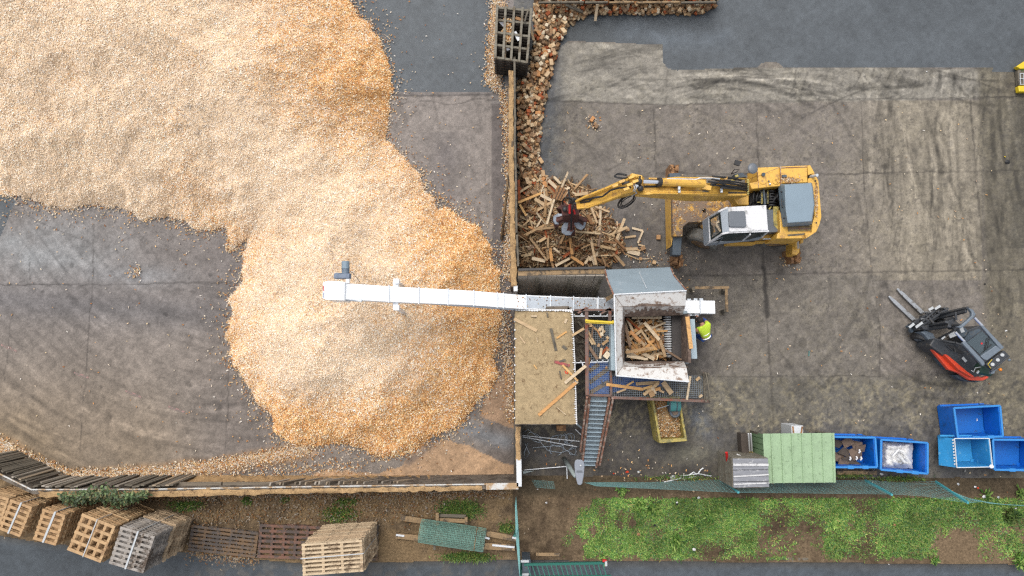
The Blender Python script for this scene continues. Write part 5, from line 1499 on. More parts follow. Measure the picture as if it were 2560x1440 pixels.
# stick
stk = MB()
plate_box(stk, [(Z3(800, 262, 4.75), .34, .3), (Z3(720, 268, 4.65), .5, .42), (Z3(640, 308, 4.4), .42, .45), (Z3(480, 368, 3.9), .36, .38), (Z3(330, 432, 3.4), .3, .3), (Z3(215, 472, 3.0), .26, .24)], 0, 0)
stk.build('stick', 'yellow', ex, .015)
sr_ = MB()
sr_.tube([Z3(770, 225, 4.85), Z3(700, 238, 4.75), Z3(500, 315, 4.1), Z3(300, 395, 3.45), Z3(215, 440, 3.1)], .04, 6)
sr_.tube([Z3(770, 330, 4.6), Z3(690, 345, 4.5), Z3(500, 425, 3.9), Z3(330, 488, 3.3), Z3(230, 498, 3.05)], .04, 6)
for x, y in ((705, 225), (690, 290), (660, 330), (560, 300), (740, 262), (620, 262)):
    sr_.box(Z3(x, y, 4.85), (.16, .07, .08), .35)
sr_.ball(Z3(752, 215, 4.9), .05)
sr_.build('stick_rib', 'yellow', ex, smooth=False)
kn = MB().cyl(Z3(770, 215, 4.7), Z3(790, 345, 4.6), .07, 10).ball(Z3(770, 262, 4.78), .1).ball(Z3(785, 322, 4.7), .09).box(Z3(655, 275, 4.72), (.22, .05, .05), .35).box(Z3(640, 262, 4.72), (.08, .06, .06), .35).box(Z3(575, 300, 4.5), (.14, .03, .05), .35)
kn.build('pivot_pin', 'darksteel', ex)
for pts in ([(700, 315, 4.75), (600, 318, 4.5), (520, 340, 4.2), (450, 395, 3.95), (340, 415, 3.5), (240, 435, 3.1), (160, 440, 2.9)], [(420, 398, 3.85), (360, 408, 3.6), (330, 440, 3.4), (250, 450, 3.15)]):
    MB().tube([Z3(x, y, h) for x, y, h in pts], .028, 6).build('hose', 'blackrubber', ex, smooth=True)
def loop(c, rx, ry, rot, h, tail, r=.022):
    pts = []
    for k in range(15):
        th = 2 * math.pi * k / 16 + .3
        x, y = rx * math.cos(th), ry * math.sin(th)
        pts.append(Z3(c[0] + x * math.cos(rot) - y * math.sin(rot), c[1] + x * math.sin(rot) + y * math.cos(rot), h + .05 * math.sin(th)))
    return [Z3(*tail, h + .3)] + pts
for k, (rx, ry, dx) in enumerate(((85, 38, 0), (78, 30, -4), (95, 46, 2), (70, 22, 4), (60, 40, 8))):
    MB().tube(loop((662 + dx, 436), rx, ry, -.62, 3.9 - k * .06, (730, 372)), .013, 5).build('hose', 'blackrubber', ex, smooth=True)
for k, (rx, ry) in enumerate(((62, 20), (58, 13), (50, 24))):
    MB().tube(loop((615, 215), rx, ry, .1 * k, 4.6, (690, 212)), .013, 5).build('hose', 'blackrubber', ex, smooth=True)
for pts in ([(200, 420, 3.1), (155, 405, 2.9), (110, 410, 2.6), (92, 440, 2.2), (100, 480, 1.9)], [(165, 440, 2.9), (150, 380, 2.7), (148, 335, 2.2)], [(190, 470, 2.9), (175, 520, 2.5), (172, 600, 2.1), (170, 690, 1.8)]):
    MB().tube([Z3(x, y, h) for x, y, h in pts], .026, 6).build('hose', 'blackrubber', ex, smooth=True)
MB().ball(Z3(755, 300, 4.75), .05).tube([Z3(740, 280, 4.8), Z3(752, 315, 4.8), Z3(735, 345, 4.7), Z3(755, 365, 4.6), Z3(720, 385, 4.4)], .015, 5).tube([Z3(725, 290, 4.8), Z3(735, 320, 4.8), Z3(720, 350, 4.7)], .013, 5).build('steel_pipe', 'galv', ex, smooth=True)
# grab
gc = Z2(960, 775, 1.55)
gh = Z2(960, 690, 2.3)
g = MB().cyl(gc + UPZ * -.1, gc + UPZ * .28, .2, 14).cyl(gh - UPZ * .25, gh + UPZ * .05, .13, 12).prism([gh + Vector((-.3, .14, 0)), gh + Vector((.25, .14, 0)), gh + Vector((.28, -.16, -.1)), gh + Vector((-.26, -.18, -.1))], bot=[gc + Vector((x, y, .1)) for x, y in ((-.22, .2), (.22, .2), (.22, -.2), (-.22, -.2))])
grab = g.build('grab', 'grabred', ex, .02)
for k in range(5):
    th = R(-90 + 72 * k)
    d = Vector((math.cos(th), math.sin(th), 0))
    t = Vector((-d.y, d.x, 0))
    prof = [(.14, .16, .09), (.34, .18, .11), (.49, -.05, .15), (.55, -.32, .15), (.48, -.6, .12), (.35, -.86, .07), (.26, -1.0, .02)]
    vs, fs = [], []
    for (r_, z_, w_) in prof:
        vs += [gc + d * r_ + t * w_ + UPZ * z_, gc + d * r_ - t * w_ + UPZ * z_, gc + d * (r_ - .07) - t * w_ * .8 + UPZ * (z_ - .04), gc + d * (r_ - .07) + t * w_ * .8 + UPZ * (z_ - .04)]
    m = len(prof)
    for i in range(m - 1):
        fs += [(i * 4 + q, i * 4 + (q + 1) % 4, i * 4 + 4 + (q + 1) % 4, i * 4 + 4 + q) for q in range(4)]
    MB().add(vs, fs + [(0, 1, 2, 3), tuple((m - 1) * 4 + q for q in (3, 2, 1, 0))]).build('tine', 'grabred', grab, .01)
    MB().cyl(gc + d * .18 + UPZ * .3, gc + d * .48 + UPZ * .16, .055, 8).build('tine_cylinder', 'grabred', grab)
for p, s_ in (((930, 893), 1.35), ((835, 790), 1.2), ((1062, 838), 1.25)):
    c = Z2(*p, 1.65)
    d = (c - gc)
    d.z = 0
    d.normalize()
    t = Vector((-d.y, d.x, 0))
    pts = [c + d * x * s_ + t * y * s_ - UPZ * z for x, y, z in ((-.16, -.10, .0), (-.16, .10, .0), (.0, .15, .04), (.12, .11, .12), (.15, 0, .14), (.12, -.11, .12), (.0, -.15, .04))]
    MB().prism(pts, bot=[q - UPZ * .05 for q in pts]).build('tine_shell', 'shell', grab, .015)
MB().cyl(Z2(950, 640, 2.55), Z2(950, 735, 2.4), .035, 8).cyl(Z2(995, 700, 2.4), Z2(1005, 740, 2.3), .03, 8).build('grab_cylinder', 'red', grab)
MB().ball(Z2(900, 690, 2.3), .09).ball(Z2(985, 600, 2.75), .1).box(Z2(985, 615, 2.75), (.28, .12, .12), -.2).build('grab_joint', 'darksteel', grab)

# ---------------------------------------------------------------- forklift
fk = thing('forklift', 'dark grey forklift with orange red flank and empty forks on the concrete yard', 'forklift', P(2400, 850))
for a, b in (((205, 290), (510, 575)), ((305, 200), (610, 490))):
    A0, B0_ = ZF(*a, .12), ZF(*b, .12)
    d = (B0_ - A0).normalized()
    n = d.cross(UPZ).normalized()
    pts = [A0 - n * .03, A0 + n * .03, A0 + d * .25 + n * .06, B0_ + n * .065, B0_ - n * .065, A0 + d * .25 - n * .06]
    MB().prism(pts, .07).beam(B0_, B0_ + UPZ * .5, .12, .05).build('fork', 'forkblade', fk, .008)
cg = MB()
u0, u1 = ZF(455, 650, .5), ZF(805, 425, .5)
cg.beam(u0, u1, .08, .12).beam(u0 + Vector((.06, -.05, .35)), u1 + Vector((.06, -.05, .35)), .07, .1).beam(u0 + Vector((.12, -.1, .1)), u1 + Vector((.12, -.1, .1)), .1, .35)
for k in range(5):
    c = u0.lerp(u1, .1 + k * .2)
    cg.beam(c + UPZ * -.25, c + UPZ * .45, .06, .06)
cg.beam(ZF(560, 640, .9), ZF(770, 450, .9), .05, .05).beam(ZF(620, 640, .8), ZF(800, 460, .8), .03, .05).beam(ZF(640, 520, .9), ZF(720, 560, .9), .04, .04)
cg.build('carriage', 'forkdark', fk, .008)
MB().beam(ZF(435, 690, .35), ZF(520, 640, .35), .25, .12).build('carriage_foot', 'bluegrey', fk)
pl = MB()
for a, b in (((445, 665), (505, 620)), ((525, 665), (605, 605)), ((680, 455), (735, 425)), ((755, 445), (820, 405))):
    pl.beam(ZF(*a, .98), ZF(*b, .98), .075, .02)
pl.build('bumper_plate', 'lens', fk)
ms = MB()
for a, b in (((740, 520), (1150, 432)), ((760, 560), (1130, 470)), ((690, 640), (1080, 640)), ((640, 655), (900, 600)), ((640, 690), (930, 650))):
    ms.beam(ZF(*a, .55), ZF(*b, 2.0), .07, .1)
ms.beam(ZF(690, 560, 1.2), ZF(760, 640, 1.2), .06, .06).beam(ZF(1000, 480, 1.7), ZF(1010, 580, 1.7), .06, .06)
ms.build('mast', 'forkdark', fk, .01)
MB().prism(zp(ZF, [(905, 590), (980, 560), (1050, 620), (1090, 680), (1000, 690), (920, 640)], 1.6), 1.3).prism(zp(ZF, [(590, 650), (900, 590), (920, 640), (700, 700), (620, 690)], .9), .5).build('mast_cover', 'forkdark', fk, .02)
MB().beam(ZF(790, 625, .93), ZF(830, 650, .93), .06, .02).beam(ZF(850, 620, .93), ZF(895, 640, .93), .06, .02).beam(ZF(925, 765, 1.5), ZF(1000, 735, 1.5), .16, .03).beam(ZF(1060, 705, 1.6), ZF(1100, 690, 1.6), .14, .03).beam(ZF(835, 805, 1.35), ZF(875, 775, 1.35), .05, .02).beam(ZF(1085, 1025, 1.12), ZF(1130, 1075, 1.12), .08, .02).build('white_label', 'lens', fk)
# head cross-member of the roof (rounded loop)
hd_ = [(1160, 430), (1215, 450), (1250, 510), (1225, 545), (1110, 650), (1075, 675), (1010, 655), (1060, 650), (1195, 530), (1200, 490), (1175, 455)]
MB().prism(zp(ZF, hd_, 2.12), 2.0).build('roof_front_beam', 'forkgrey', fk, .02)
rf = MB()
rf.prism(zp(ZF, [(1300, 640), (1340, 640), (1590, 905), (1560, 930), (1540, 920)], 2.15), 2.05)
rf.prism(zp(ZF, [(1085, 855), (1120, 825), (1345, 1070), (1360, 1110), (1330, 1130), (1300, 1090)], 2.15), 2.05)
rf.prism(zp(ZF, [(1300, 1010), (1490, 880), (1560, 930), (1385, 1060), (1345, 1050)], 2.13), 2.06)
rf.build('roof_frame', 'forkgrey', fk, .02)
MB().cyl(ZF(1228, 545, 2.1), ZF(1325, 645, 2.1), .04, 10).cyl(ZF(1000, 720, 2.1), ZF(1110, 835, 2.1), .04, 10).build('roof_strut', 'chrome', fk)
MB().prism(zp(ZF, [(1140, 845), (1320, 710), (1500, 885), (1320, 1010)], 2.09), 2.07).build('roof_glass', 'roofglass', fk)
MB().prism(rot_poly(ZF(1318, 858, 2.1), .03, 10), 2.09).build('red_sticker', 'red', fk)
wp = MB()
for a, b in (((1310, 975), (1440, 870)), ((1345, 940), (1375, 790)), ((1355, 940), (1400, 770)), ((1385, 910), (1410, 800)), ((1330, 960), (1430, 870))):
    wp.beam(ZF(*a, 2.11), ZF(*b, 2.11), .012, .015)
wp.build('wiper', 'blackrubber', fk)
lb = MB().prism(zp(ZF, [(1365, 1105), (1585, 940), (1645, 1000), (1440, 1170)], 2.1), 1.95).beam(ZF(1420, 1190, 2.05), ZF(1640, 1005, 2.05), .05, .1)
lb.build('rear_light_bar', 'forkdark', fk, .015)
for p in ((1565, 995), (1510, 1055), (1448, 1108)):
    MB().cyl(ZF(*p, 2.08), ZF(*p, 2.15), .05, 14).build('rear_lamp', 'lens', fk)
MB().tube([ZF(1440, 1050, 2.12), ZF(1390, 1110, 2.12), ZF(1425, 1155, 2.12)], .01, 4).build('yellow_trim', 'yellowpaint', fk)
MB().ball(ZF(1645, 1055, 2.0), .045).beam(ZF(1440, 1195, 1.9), ZF(1530, 1150, 1.95), .04, .04).prism(zp(ZF, [(1430, 1190), (1480, 1175), (1470, 1215), (1430, 1225)], 2.0), 1.9).build('lamp_bracket', 'forkgrey', fk)
MB().cyl(ZF(1540, 1172, 1.95), ZF(1540, 1172, 2.07), .05, 14).ball(ZF(1540, 1172, 2.07), .048).build('beacon', 'amber', fk, smooth=True)
MB().cyl(ZF(1260, 1150, 1.45), ZF(1420, 1195, 1.45), .17, 16).build('gas_bottle', 'gasgreen', fk, .03)
MB().tube([ZF(1190, 1180, 1.5), ZF(1220, 1200, 1.55), ZF(1240, 1150, 1.6), ZF(1310, 1140, 1.6)], .012, 5).box(ZF(1270, 1200, 1.55), (.1, .05, .04), .8).build('gas_fitting', 'lens', fk)
# body
body = [(690, 880), (740, 800), (820, 800), (1080, 850), (1350, 1110), (1360, 1230), (1240, 1265), (1180, 1225), (1000, 1100), (800, 960)]
MB().prism(zp(ZF, body, 1.0), .2).build('body', 'forkdark', fk, .04)
MB().prism(zp(ZF, [(1120, 700), (1300, 640), (1560, 930), (1350, 1110), (1080, 860)], .95), .2).build('body_floor', 'forkdark', fk, .03)
flk1 = [(690, 888), (720, 890), (800, 965), (960, 1080), (1080, 1140), (1230, 1235), (1320, 1265), (1405, 1245), (1400, 1275), (1330, 1305), (1180, 1300), (1050, 1215), (920, 1170), (870, 1110), (780, 1000)]
MB().prism(zp(ZF, flk1, .85), .68).build('flank', 'orangered', fk, .03)
MB().prism(zp(ZF, [(865, 990), (900, 990), (1000, 1070), (1140, 1190), (1235, 1255), (1200, 1262), (1040, 1170), (960, 1090)], 1.06), .8).build('flank_fin', 'orangered', fk, .02)
MB().prism(zp(ZF, [(870, 1000), (960, 1080), (1020, 1140), (985, 1130), (900, 1060)], .9), .84).build('flank_vent', 'forkgrey', fk)
MB().prism(zp(ZF, [(670, 890), (690, 890), (870, 1110), (930, 1180), (900, 1170), (780, 1040)], .45), .2).prism(zp(ZF, [(1000, 1235), (1060, 1225), (1180, 1302), (1320, 1308), (1250, 1325), (1130, 1310), (1040, 1275)], .55), .2).build('skirt', 'bluegrey', fk, .02)
cb = MB()
cb.beam(ZF(1000, 690, 1.9), ZF(800, 800, .9), .06, .06).beam(ZF(730, 800, .95), ZF(1010, 850, 1.1), .05, .04).beam(ZF(880, 870, 1.05), ZF(965, 940, 1.05), .02, .02).beam(ZF(980, 900, 1.1), ZF(1000, 960, 1.1), .03, .03)
cb.tube([ZF(1005, 850, 1.15), ZF(1085, 880, 1.2), ZF(1240, 1040, 1.25), ZF(1290, 1130, 1.2)], .04, 6)
cb.build('cab_pillar', 'forkdark', fk)
MB().prism(zp(ZF, [(590, 720), (640, 695), (740, 740), (790, 860), (690, 830), (640, 760)], .75), .2).build('front_fender', 'forkgrey', fk, .03)
MB().prism(zp(ZF, [(905, 870), (1000, 890), (1110, 975), (1060, 985), (960, 930)], 1.02), .99).build('seat', 'blackrubber', fk, .01)
MB().prism(zp(ZF, [(1110, 800), (1170, 720), (1280, 680), (1310, 700), (1180, 800), (1130, 845)], 1.3), 1.2).cyl(ZF(1070, 720, 1.35), ZF(1080, 720, 1.4), .16, 16).build('dashboard', 'bluegrey', fk)
fwd = (ZF(1400, 1000, .3) - ZF(600, 600, .3)).normalized()
axl = fwd.cross(UPZ).normalized()
def fwheel(c, r, w_):
    m_ = MB()
    m_.cyl(c - axl * w_ / 2, c + axl * w_ / 2, r, 22)
    t = m_.build('tyre', 'blackrubber', fk, .03)
    MB().cyl(c - axl * w_ * .52, c + axl * w_ * .52, r * .55, 16).build('rim', 'forkgrey', t)
fwheel(ZF(590, 790, .3), .3, .24)
fwheel(ZF(860, 560, .3), .3, .24)
fwheel(ZF(1100, 1240, .26), .26, .2)
fwheel(ZF(1400, 980, .26), .26, .2)

def adopt(parent, names):
    """Move parts of the same thing one level down, under the part they sit on."""
    top = parent.parent
    for ch in list(top.children):
        if ch is not parent and ch.name.split('.')[0] in names:
            ch.parent = parent
def part(root, name):
    return next(c for c in root.children if c.name.split('.')[0] == name)
adopt(part(ex, 'cab_frame'), ('cab_roof', 'roof_hatch', 'visor', 'windscreen', 'side_window', 'cab_panel', 'cab_rear_panel', 'cab_base'))
adopt(part(ex, 'stick'), ('stick_rib', 'pivot_pin'))
adopt(part(ex, 'boom'), ('boom_pipe', 'pipe_clamp', 'boom_bracket', 'stick_cylinder', 'cylinder_rod', 'cylinder_collar'))
adopt(part(ex, 'tank_box'), ('tank_slope', 'tank_cover', 'filler_cap', 'sensor'))
adopt(part(ex, 'side_box'), ('grille', 'grille_bar'))
adopt(part(ex, 'engine_hood'), ('hood_handle',))
adopt(part(fk, 'roof_frame'), ('roof_glass', 'red_sticker', 'wiper', 'roof_strut', 'roof_front_beam'))
adopt(part(fk, 'rear_light_bar'), ('rear_lamp', 'yellow_trim', 'lamp_bracket', 'beacon'))
adopt(part(fk, 'body'), ('flank', 'flank_fin', 'flank_vent', 'skirt', 'front_fender'))
adopt(part(cv, 'motor'), ('fan_cowl', 'gearbox', 'motor_bracket', 'cable'))
adopt(part(cv, 'trough'), ('flange', 'cover_panel', 'side_rail'))

# ---------------------------------------------------------------- blue bins along the fence
def bin_(name, rim4, hgt, label, mat='blue', lip='bluelip', clips=((.33, .47), (.66, .8)), taper=.0, wall_=.05, group='blue plastic bins'):
    r = thing(name, label, 'bin', sum((P(x, y, 0) for x, y in rim4), Vector()) / 4, group)
    a, b, c, d = [P(x, y, hgt) for x, y in rim4]
    ctr = (a + b + c + d) / 4
    low = [Vector((q.x + (ctr.x - q.x) * taper, q.y + (ctr.y - q.y) * taper, .05)) for q in (a, b, c, d)]
    sh_ = MB()
    ins = [q + (ctr - q).normalized() * wall_ * 1.3 for q in (a, b, c, d)]
    inl = [Vector((q.x + (ctr.x - q.x) * taper, q.y + (ctr.y - q.y) * taper, .15)) for q in ins]
    sh_.add([a, b, c, d] + low + ins + inl, [(0, 1, 5, 4), (1, 2, 6, 5), (2, 3, 7, 6), (3, 0, 4, 7), (4, 5, 6, 7), (0, 1, 9, 8), (1, 2, 10, 9), (2, 3, 11, 10), (3, 0, 8, 11), (8, 9, 13, 12), (9, 10, 14, 13), (10, 11, 15, 14), (11, 8, 12, 15)])
    sh_.build('shell', mat, r)
    MB().prism([q + (ctr - q) * .02 for q in inl], .10).build('floor', 'bluefloor' if mat == 'blue' else mat, r)
    lp = MB()
    z = UPZ * .012
    for p, q in ((a, b), (b, c), (c, d), (d, a)):
        lp.beam(p + z, q + z, .06 if lip == 'bluelip' else .025, .05)
    lp.build('rim', lip, r, .01)
    for s0, s1 in clips:
        p, q = d.lerp(c, s0), d.lerp(c, s1)
        MB().prism([p + Vector((0, .05, .045)), q + Vector((0, .05, .045)), q + Vector((0, -.05, .045)), p + Vector((0, -.05, .045))], p.z - .12).build('clip', lip, r, .01)
    MB().beam(a.lerp(b, .0) + Vector((-.3, .06, -.25)), a.lerp(b, .62) + Vector((0, .06, -.2)), .05, .08).build('handle_bar', mat, r)
    fb = MB()
    for q in low:
        fb.box(q + (ctr - q) * .1 + UPZ * -.0, (.14, .14, .09))
    fb.build('foot', mat, r)
    return r
bin_('plastic_bin', [(2384, 1020), (2499, 1014), (2506, 1091), (2394, 1096)], .9, 'empty deep blue plastic bin with a small white disc in it, topmost of three')
lbn = bin_('metal_skip', [(2385, 1096), (2472, 1096), (2480, 1167), (2391, 1169)], .95, 'light blue worn steel skip with white rim beside the empty blue bins', 'lightblue', 'whitesteel', (), .05, .03, None)
MB().sheet([P(2345, 1092, .5), P(2385, 1096, .93), P(2391, 1169, .93), P(2347, 1163, .5)], .03).build('slope_plate', 'lightblue', lbn)
zz = MB()
for k in range(9):
    zz.box(P(2382 + k * .6, 1100 + k * 7.5, .97), (.045, .03, .02), .5)
zz.build('hazard_stripe', 'white', lbn)
MB().cyl(P(2479, 1166, .95), P(2479, 1166, 1.02), .06, 10).build('corner_pin', 'whitesteel', lbn)
bin_('plastic_bin', [(2481, 1099), (2596, 1100), (2596, 1176), (2485, 1174)], .9, 'blue plastic bin with a dry leaf inside, cut by the right photo edge')
b4 = bin_('plastic_bin', [(2202, 1099), (2318, 1107), (2318, 1184), (2201, 1174)], .95, 'blue plastic bin full of crumpled white plastic film')
b5 = bin_('plastic_bin', [(2076, 1092), (2187, 1094), (2192, 1168), (2082, 1168)], .95, 'blue plastic bin of cardboard scraps, half under the pale green roof')
def crumple(name, x0, y0, x1, y1, h, mat, label, cat, seed, amp=.16, n=15):
    rs = np.random.RandomState(seed)
    vs, fs = [], []
    for j in range(n + 1):
        for i in range(n + 1):
            s, t = i / n, j / n
            e = min(1, min(s, 1 - s, t, 1 - t) * 6)
            z = h - .25 * (1 - e) + amp * (abs(math.sin(i * 1.3 + 3 * rs.rand()) * math.cos(j * .9 + 2.5 * rs.rand())) - .4) * e
            vs.append(P(x0 + (x1 - x0) * s + rs.randn() * .8, y0 + (y1 - y0) * t + rs.randn() * .8, max(.12, z)))
    for j in range(n):
        for i in range(n):
            a = j * (n + 1) + i
            fs.append((a, a + 1, a + n + 2, a + n + 1))
    return tag(MB().add(vs, fs).build(name, mat, smooth=True), label, cat)
crumple('plastic_film', 2205, 1105, 2281, 1171, .72, 'white', 'crumpled heap of white plastic film in the blue bin', 'plastic film', 4, .24)
MB_ = MB().tube([P(2232, 1140, .92), P(2246, 1124, .98), P(2258, 1130, .96), P(2275, 1158, .9), P(2262, 1156, .92), P(2246, 1136, .95)], .035, 5)
tag(MB_.build('plastic_band', 'white'), 'folded white plastic band lying on the crumpled film', 'band')
for k, (x, y) in enumerate(((2095, 1110), (2120, 1106), (2142, 1112), (2110, 1128), (2135, 1130), (2098, 1145), (2122, 1148), (2145, 1140), (2108, 1160), (2132, 1158), (2150, 1122))):
    c = P(x, y, .55 + .1 * rr.random())
    o = MB().sheet([c + Vector((math.cos(a) * .26 * s, math.sin(a) * .2 * s, rr.uniform(-.09, .09))) for a, s in ((.3 + k, 1), (1.9 + k, .8), (3.3 + k, 1), (5 + k, .7))], .02).build('cardboard_sheet', 'cardboard' if k % 3 else 'darkbox')
    tag(o, 'torn brown cardboard sheet lying in the blue bin half under the green roof', 'cardboard', 'cardboard scraps in the bin')
for x, y in ((2124, 1150), (2140, 1149), (2151, 1150), (2147, 1132)):
    tag(MB().tube([P(x, y, .78), P(x + 3, y - 3, .8), P(x + 1, y - 8, .77)], .03, 5).build('white_rag', 'white'), 'small white rag lying on the cardboard in the blue bin', 'rag', 'rags on the cardboard')
tag(MB().cyl(ZB(2178, 222, .12), ZB(2178, 222, .16), .045, 12).build('white_disc', 'white'), 'small white disc lying on the floor of the empty blue bin', 'disc')
tag(MB().prism(rot_poly(ZB(2388, 575, .13), .05, 5), .11).build('dry_leaf', 'stump'), 'dry brown leaf lying in the blue bin at the right edge', 'leaf')

# green corrugated shelter, grey crate, clutter
gs_ = thing('corrugated_shelter', 'small shelter with a pale green corrugated metal roof beside the blue bins', 'shelter', P(1995, 1150))
def corrugated(c00, c10, c11, c01, n, depth, sub=8):
    """Ribbed sheet: ribs run from the 0 edge to the 1 edge."""
    m_ = MB()
    nn = (c10 - c00).cross(c01 - c00).normalized()
    if nn.z < 0:
        nn = -nn
    vs, fs = [], []
    prof = [(0, 0), (.70, 0), (.76, 1), (.86, 1), (.92, 0)]
    us = [((k + u) / n, z) for k in range(n) for u, z in prof] + [(1, 0)]
    for u, z in us:
        vs += [c00.lerp(c10, u) + nn * z * depth, c01.lerp(c11, u) + nn * z * depth]
    for i in range(len(us) - 1):
        fs.append((2 * i, 2 * i + 2, 2 * i + 3, 2 * i + 1))
    return m_.add(vs, fs)
corrugated(P(1907, 1084, 1.25), P(2086, 1082, 1.25), P(2090, 1206, 1.2), P(1913, 1208, 1.2), 7, .04).build('roof', 'mint', gs_)
corrugated(P(1907, 1085, 1.22), P(1912, 1206, 1.18), P(1882, 1190, .05), P(1877, 1078, .05), 8, .03).build('side_sheet', 'mintdark', gs_)
fr = MB()
for x, y in ((1910, 1088), (2082, 1088), (2085, 1200), (1916, 1200)):
    q = P(x, y, 1.2)
    fr.beam(Vector((q.x, q.y, 0)), q, .06, .06)
fr.beam(P(2012, 1073, .6), P(2075, 1083, 1.2), .04, .04)
fr.build('post', 'oldtimber', gs_)
cr_ = thing('slatted_crate', 'tall grey weathered wooden crate with white paint strips near the fence', 'crate', P(1860, 1185))
ct = [P(1832, 1146, 1.55), P(1920, 1146, 1.55), P(1923, 1218, 1.55), P(1834, 1220, 1.55)]
for k in range(5):
    s0, s1 = k / 5 + .006, (k + 1) / 5 - .012
    a, b, c, d = ct[0].lerp(ct[3], s0), ct[1].lerp(ct[2], s0), ct[1].lerp(ct[2], s1), ct[0].lerp(ct[3], s1)
    MB().prism([a, b, c, d], 1.52 - .0).build('lid_board', 'crate', cr_, .005)
MB().beam(ct[0].lerp(ct[3], .21) + UPZ * .02, ct[1].lerp(ct[2], .22) + UPZ * .02, .07, .02).beam(ct[0].lerp(ct[3], .61) + UPZ * .02, ct[1].lerp(ct[2], .56) + UPZ * .02, .04, .02).beam(ct[0].lerp(ct[3], .87) + UPZ * .02, ct[1].lerp(ct[2], .85) + UPZ * .02, .04, .02).build('paint_strip', 'cratewhite', cr_)
sw = MB()
for k in range(5):
    z0 = 1.5 - k * .3
    for p, q in ((0, 3), (0, 1), (1, 2), (2, 3)):
        a, b = ct[p], ct[q]
        sw.beam(Vector((a.x, a.y, z0 - .14)), Vector((b.x, b.y, z0 - .14)), .03, .27)
sw.build('side_board', 'cratewood', cr_)
bxr = thing('cabinet', 'small white cabinet standing behind the pale green shelter roof', 'cabinet', P(1993, 1080))
MB().prism([P(1978, 1064, .85), P(2008, 1064, .85), P(2008, 1100, .85), P(1980, 1100, .85)], 0).build('case', 'whitesteel', bxr, .01)
MB().beam(P(1982, 1066, .86), P(1984, 1084, .86), .05, .01).beam(P(2006, 1066, .86), P(2003, 1084, .86), .05, .01).build('rust_streak', 'stump', bxr)
MB().prism([P(1852, 1084, .4), P(1872, 1084, .4), P(1874, 1134, .4), P(1855, 1135, .4)], 0).build('x', 'darkbox', None, .01)
o = bpy.data.objects['x']
o.name = 'dark_box'
tag(o, 'dark brown box standing left of the pale green shelter', 'box')
for k, (x, l) in enumerate(((1871, 'white pole with a yellow foot beside the dark brown box, left of two'), (1877, 'white pole with a yellow foot beside the green side sheet, right of two'))):
    t = thing('marker_pole', l, 'pole', P(x, 1130), 'marker poles by the shelter')
    MB().beam(P(x, 1084, 1.1), P(x + 3, 1128, .4), .035, .035).build('shaft', 'white', t)
    MB().beam(P(x + 3, 1128, .4), P(x + 4.5, 1140, .2), .035, .035).build('foot', 'yellowpaint', t)
tag(MB().beam(P(1816, 1131, 1.25), P(1819, 1157, .9), .07, .05).build('red_pole', 'red'), 'short red pole standing inside the grey slatted crate', 'pole')
tag(MB().sheet([P(1842, 1136, 1.0), P(1856, 1141, 1.0), P(1862, 1146, .9), P(1840, 1146, .9)], .02).build('white_board', 'white'), 'corner of a white board sticking up behind the grey crate', 'board')

# yellow skip with motor
sk = thing('skip', 'yellow steel skip filled with brown sawdust below the platform edge', 'skip', P(1675, 1060))
a, b, c, d = ZS(1105, 95, 1.05), ZS(1318, 95, 1.05), ZS(1375, 428, 1.05), ZS(1166, 445, 1.05)
def inset(q4, k):
    ctr = sum(q4, Vector()) / 4
    return [q + (ctr - q).normalized() * k for q in q4]
i4 = inset([a, b, c, d], .13)
s_ = MB()
for p, q, u_, v_ in ((a, b, i4[1], i4[0]), (b, c, i4[2], i4[1]), (c, d, i4[3], i4[2]), (d, a, i4[0], i4[3])):
    s_.prism([p, q, u_, v_], .1)
s_.build('shell', 'skipyellow', sk, .012)
fill = []
n = 14
vs, fs = [], []
rs = np.random.RandomState(2)
for j in range(n + 1):
    for i in range(n + 1):
        q = i4[0].lerp(i4[1], i / n).lerp(i4[3].lerp(i4[2], i / n), j / n)
        vs.append(Vector((q.x, q.y, .55 + .3 * math.exp(-((i - 7) ** 2 + (j - 6) ** 2) / 40) + rs.rand() * .03)))
for j in range(n):
    for i in range(n):
        k = j * (n + 1) + i
        fs.append((k, k + 1, k + n + 2, k + n + 1))
tag(MB().add(vs, fs).build('sawdust_fill', 'walltop', None, smooth=True), 'brown sawdust heaped inside the yellow skip', 'sawdust')
V, F = flakes(RS.uniform(i4[0].x + .1, i4[2].x - .1, 700), RS.uniform(i4[2].y, i4[0].y, 700), RS.uniform(.82, .9, 700), RS.uniform(.02, .06, 700), RS.uniform(.01, .025, 700), .3, RS)
tag(np_mesh('skip_chips', V, F, 'chips', np.repeat(ORNG[RS.choice(6, 700)] * RS.uniform(.4, .85, 700)[:, None], 4, 0)), kind='stuff')
mt_ = thing('electric_motor', 'teal electric motor with grey fan housing above the yellow skip', 'motor', ZS(1275, 190, .9))
MB().cyl(ZS(1232, 160, 1.25), ZS(1320, 158, 1.25), .19, 16).build('motor_body', 'teal', mt_, .02)
MB().cyl(ZS(1232, 160, 1.25), ZS(1240, 160, 1.25), .2, 16).cyl(ZS(1285, 160, 1.25), ZS(1292, 160, 1.25), .2, 16).build('motor_flange', 'bluegrey', mt_)
MB().cyl(ZS(1282, 212, .9), ZS(1282, 212, 1.2), .17, 16).build('fan_housing', 'bluegrey', mt_, .02)
MB().cyl(ZS(1282, 210, 1.2), ZS(1282, 210, 1.24), .1, 12).build('housing_cap', 'cardboard', mt_)
MB().beam(ZS(1150, 185, 1.2), ZS(1235, 160, 1.3), .015, .015).build('wire_stay', 'wire', mt_)

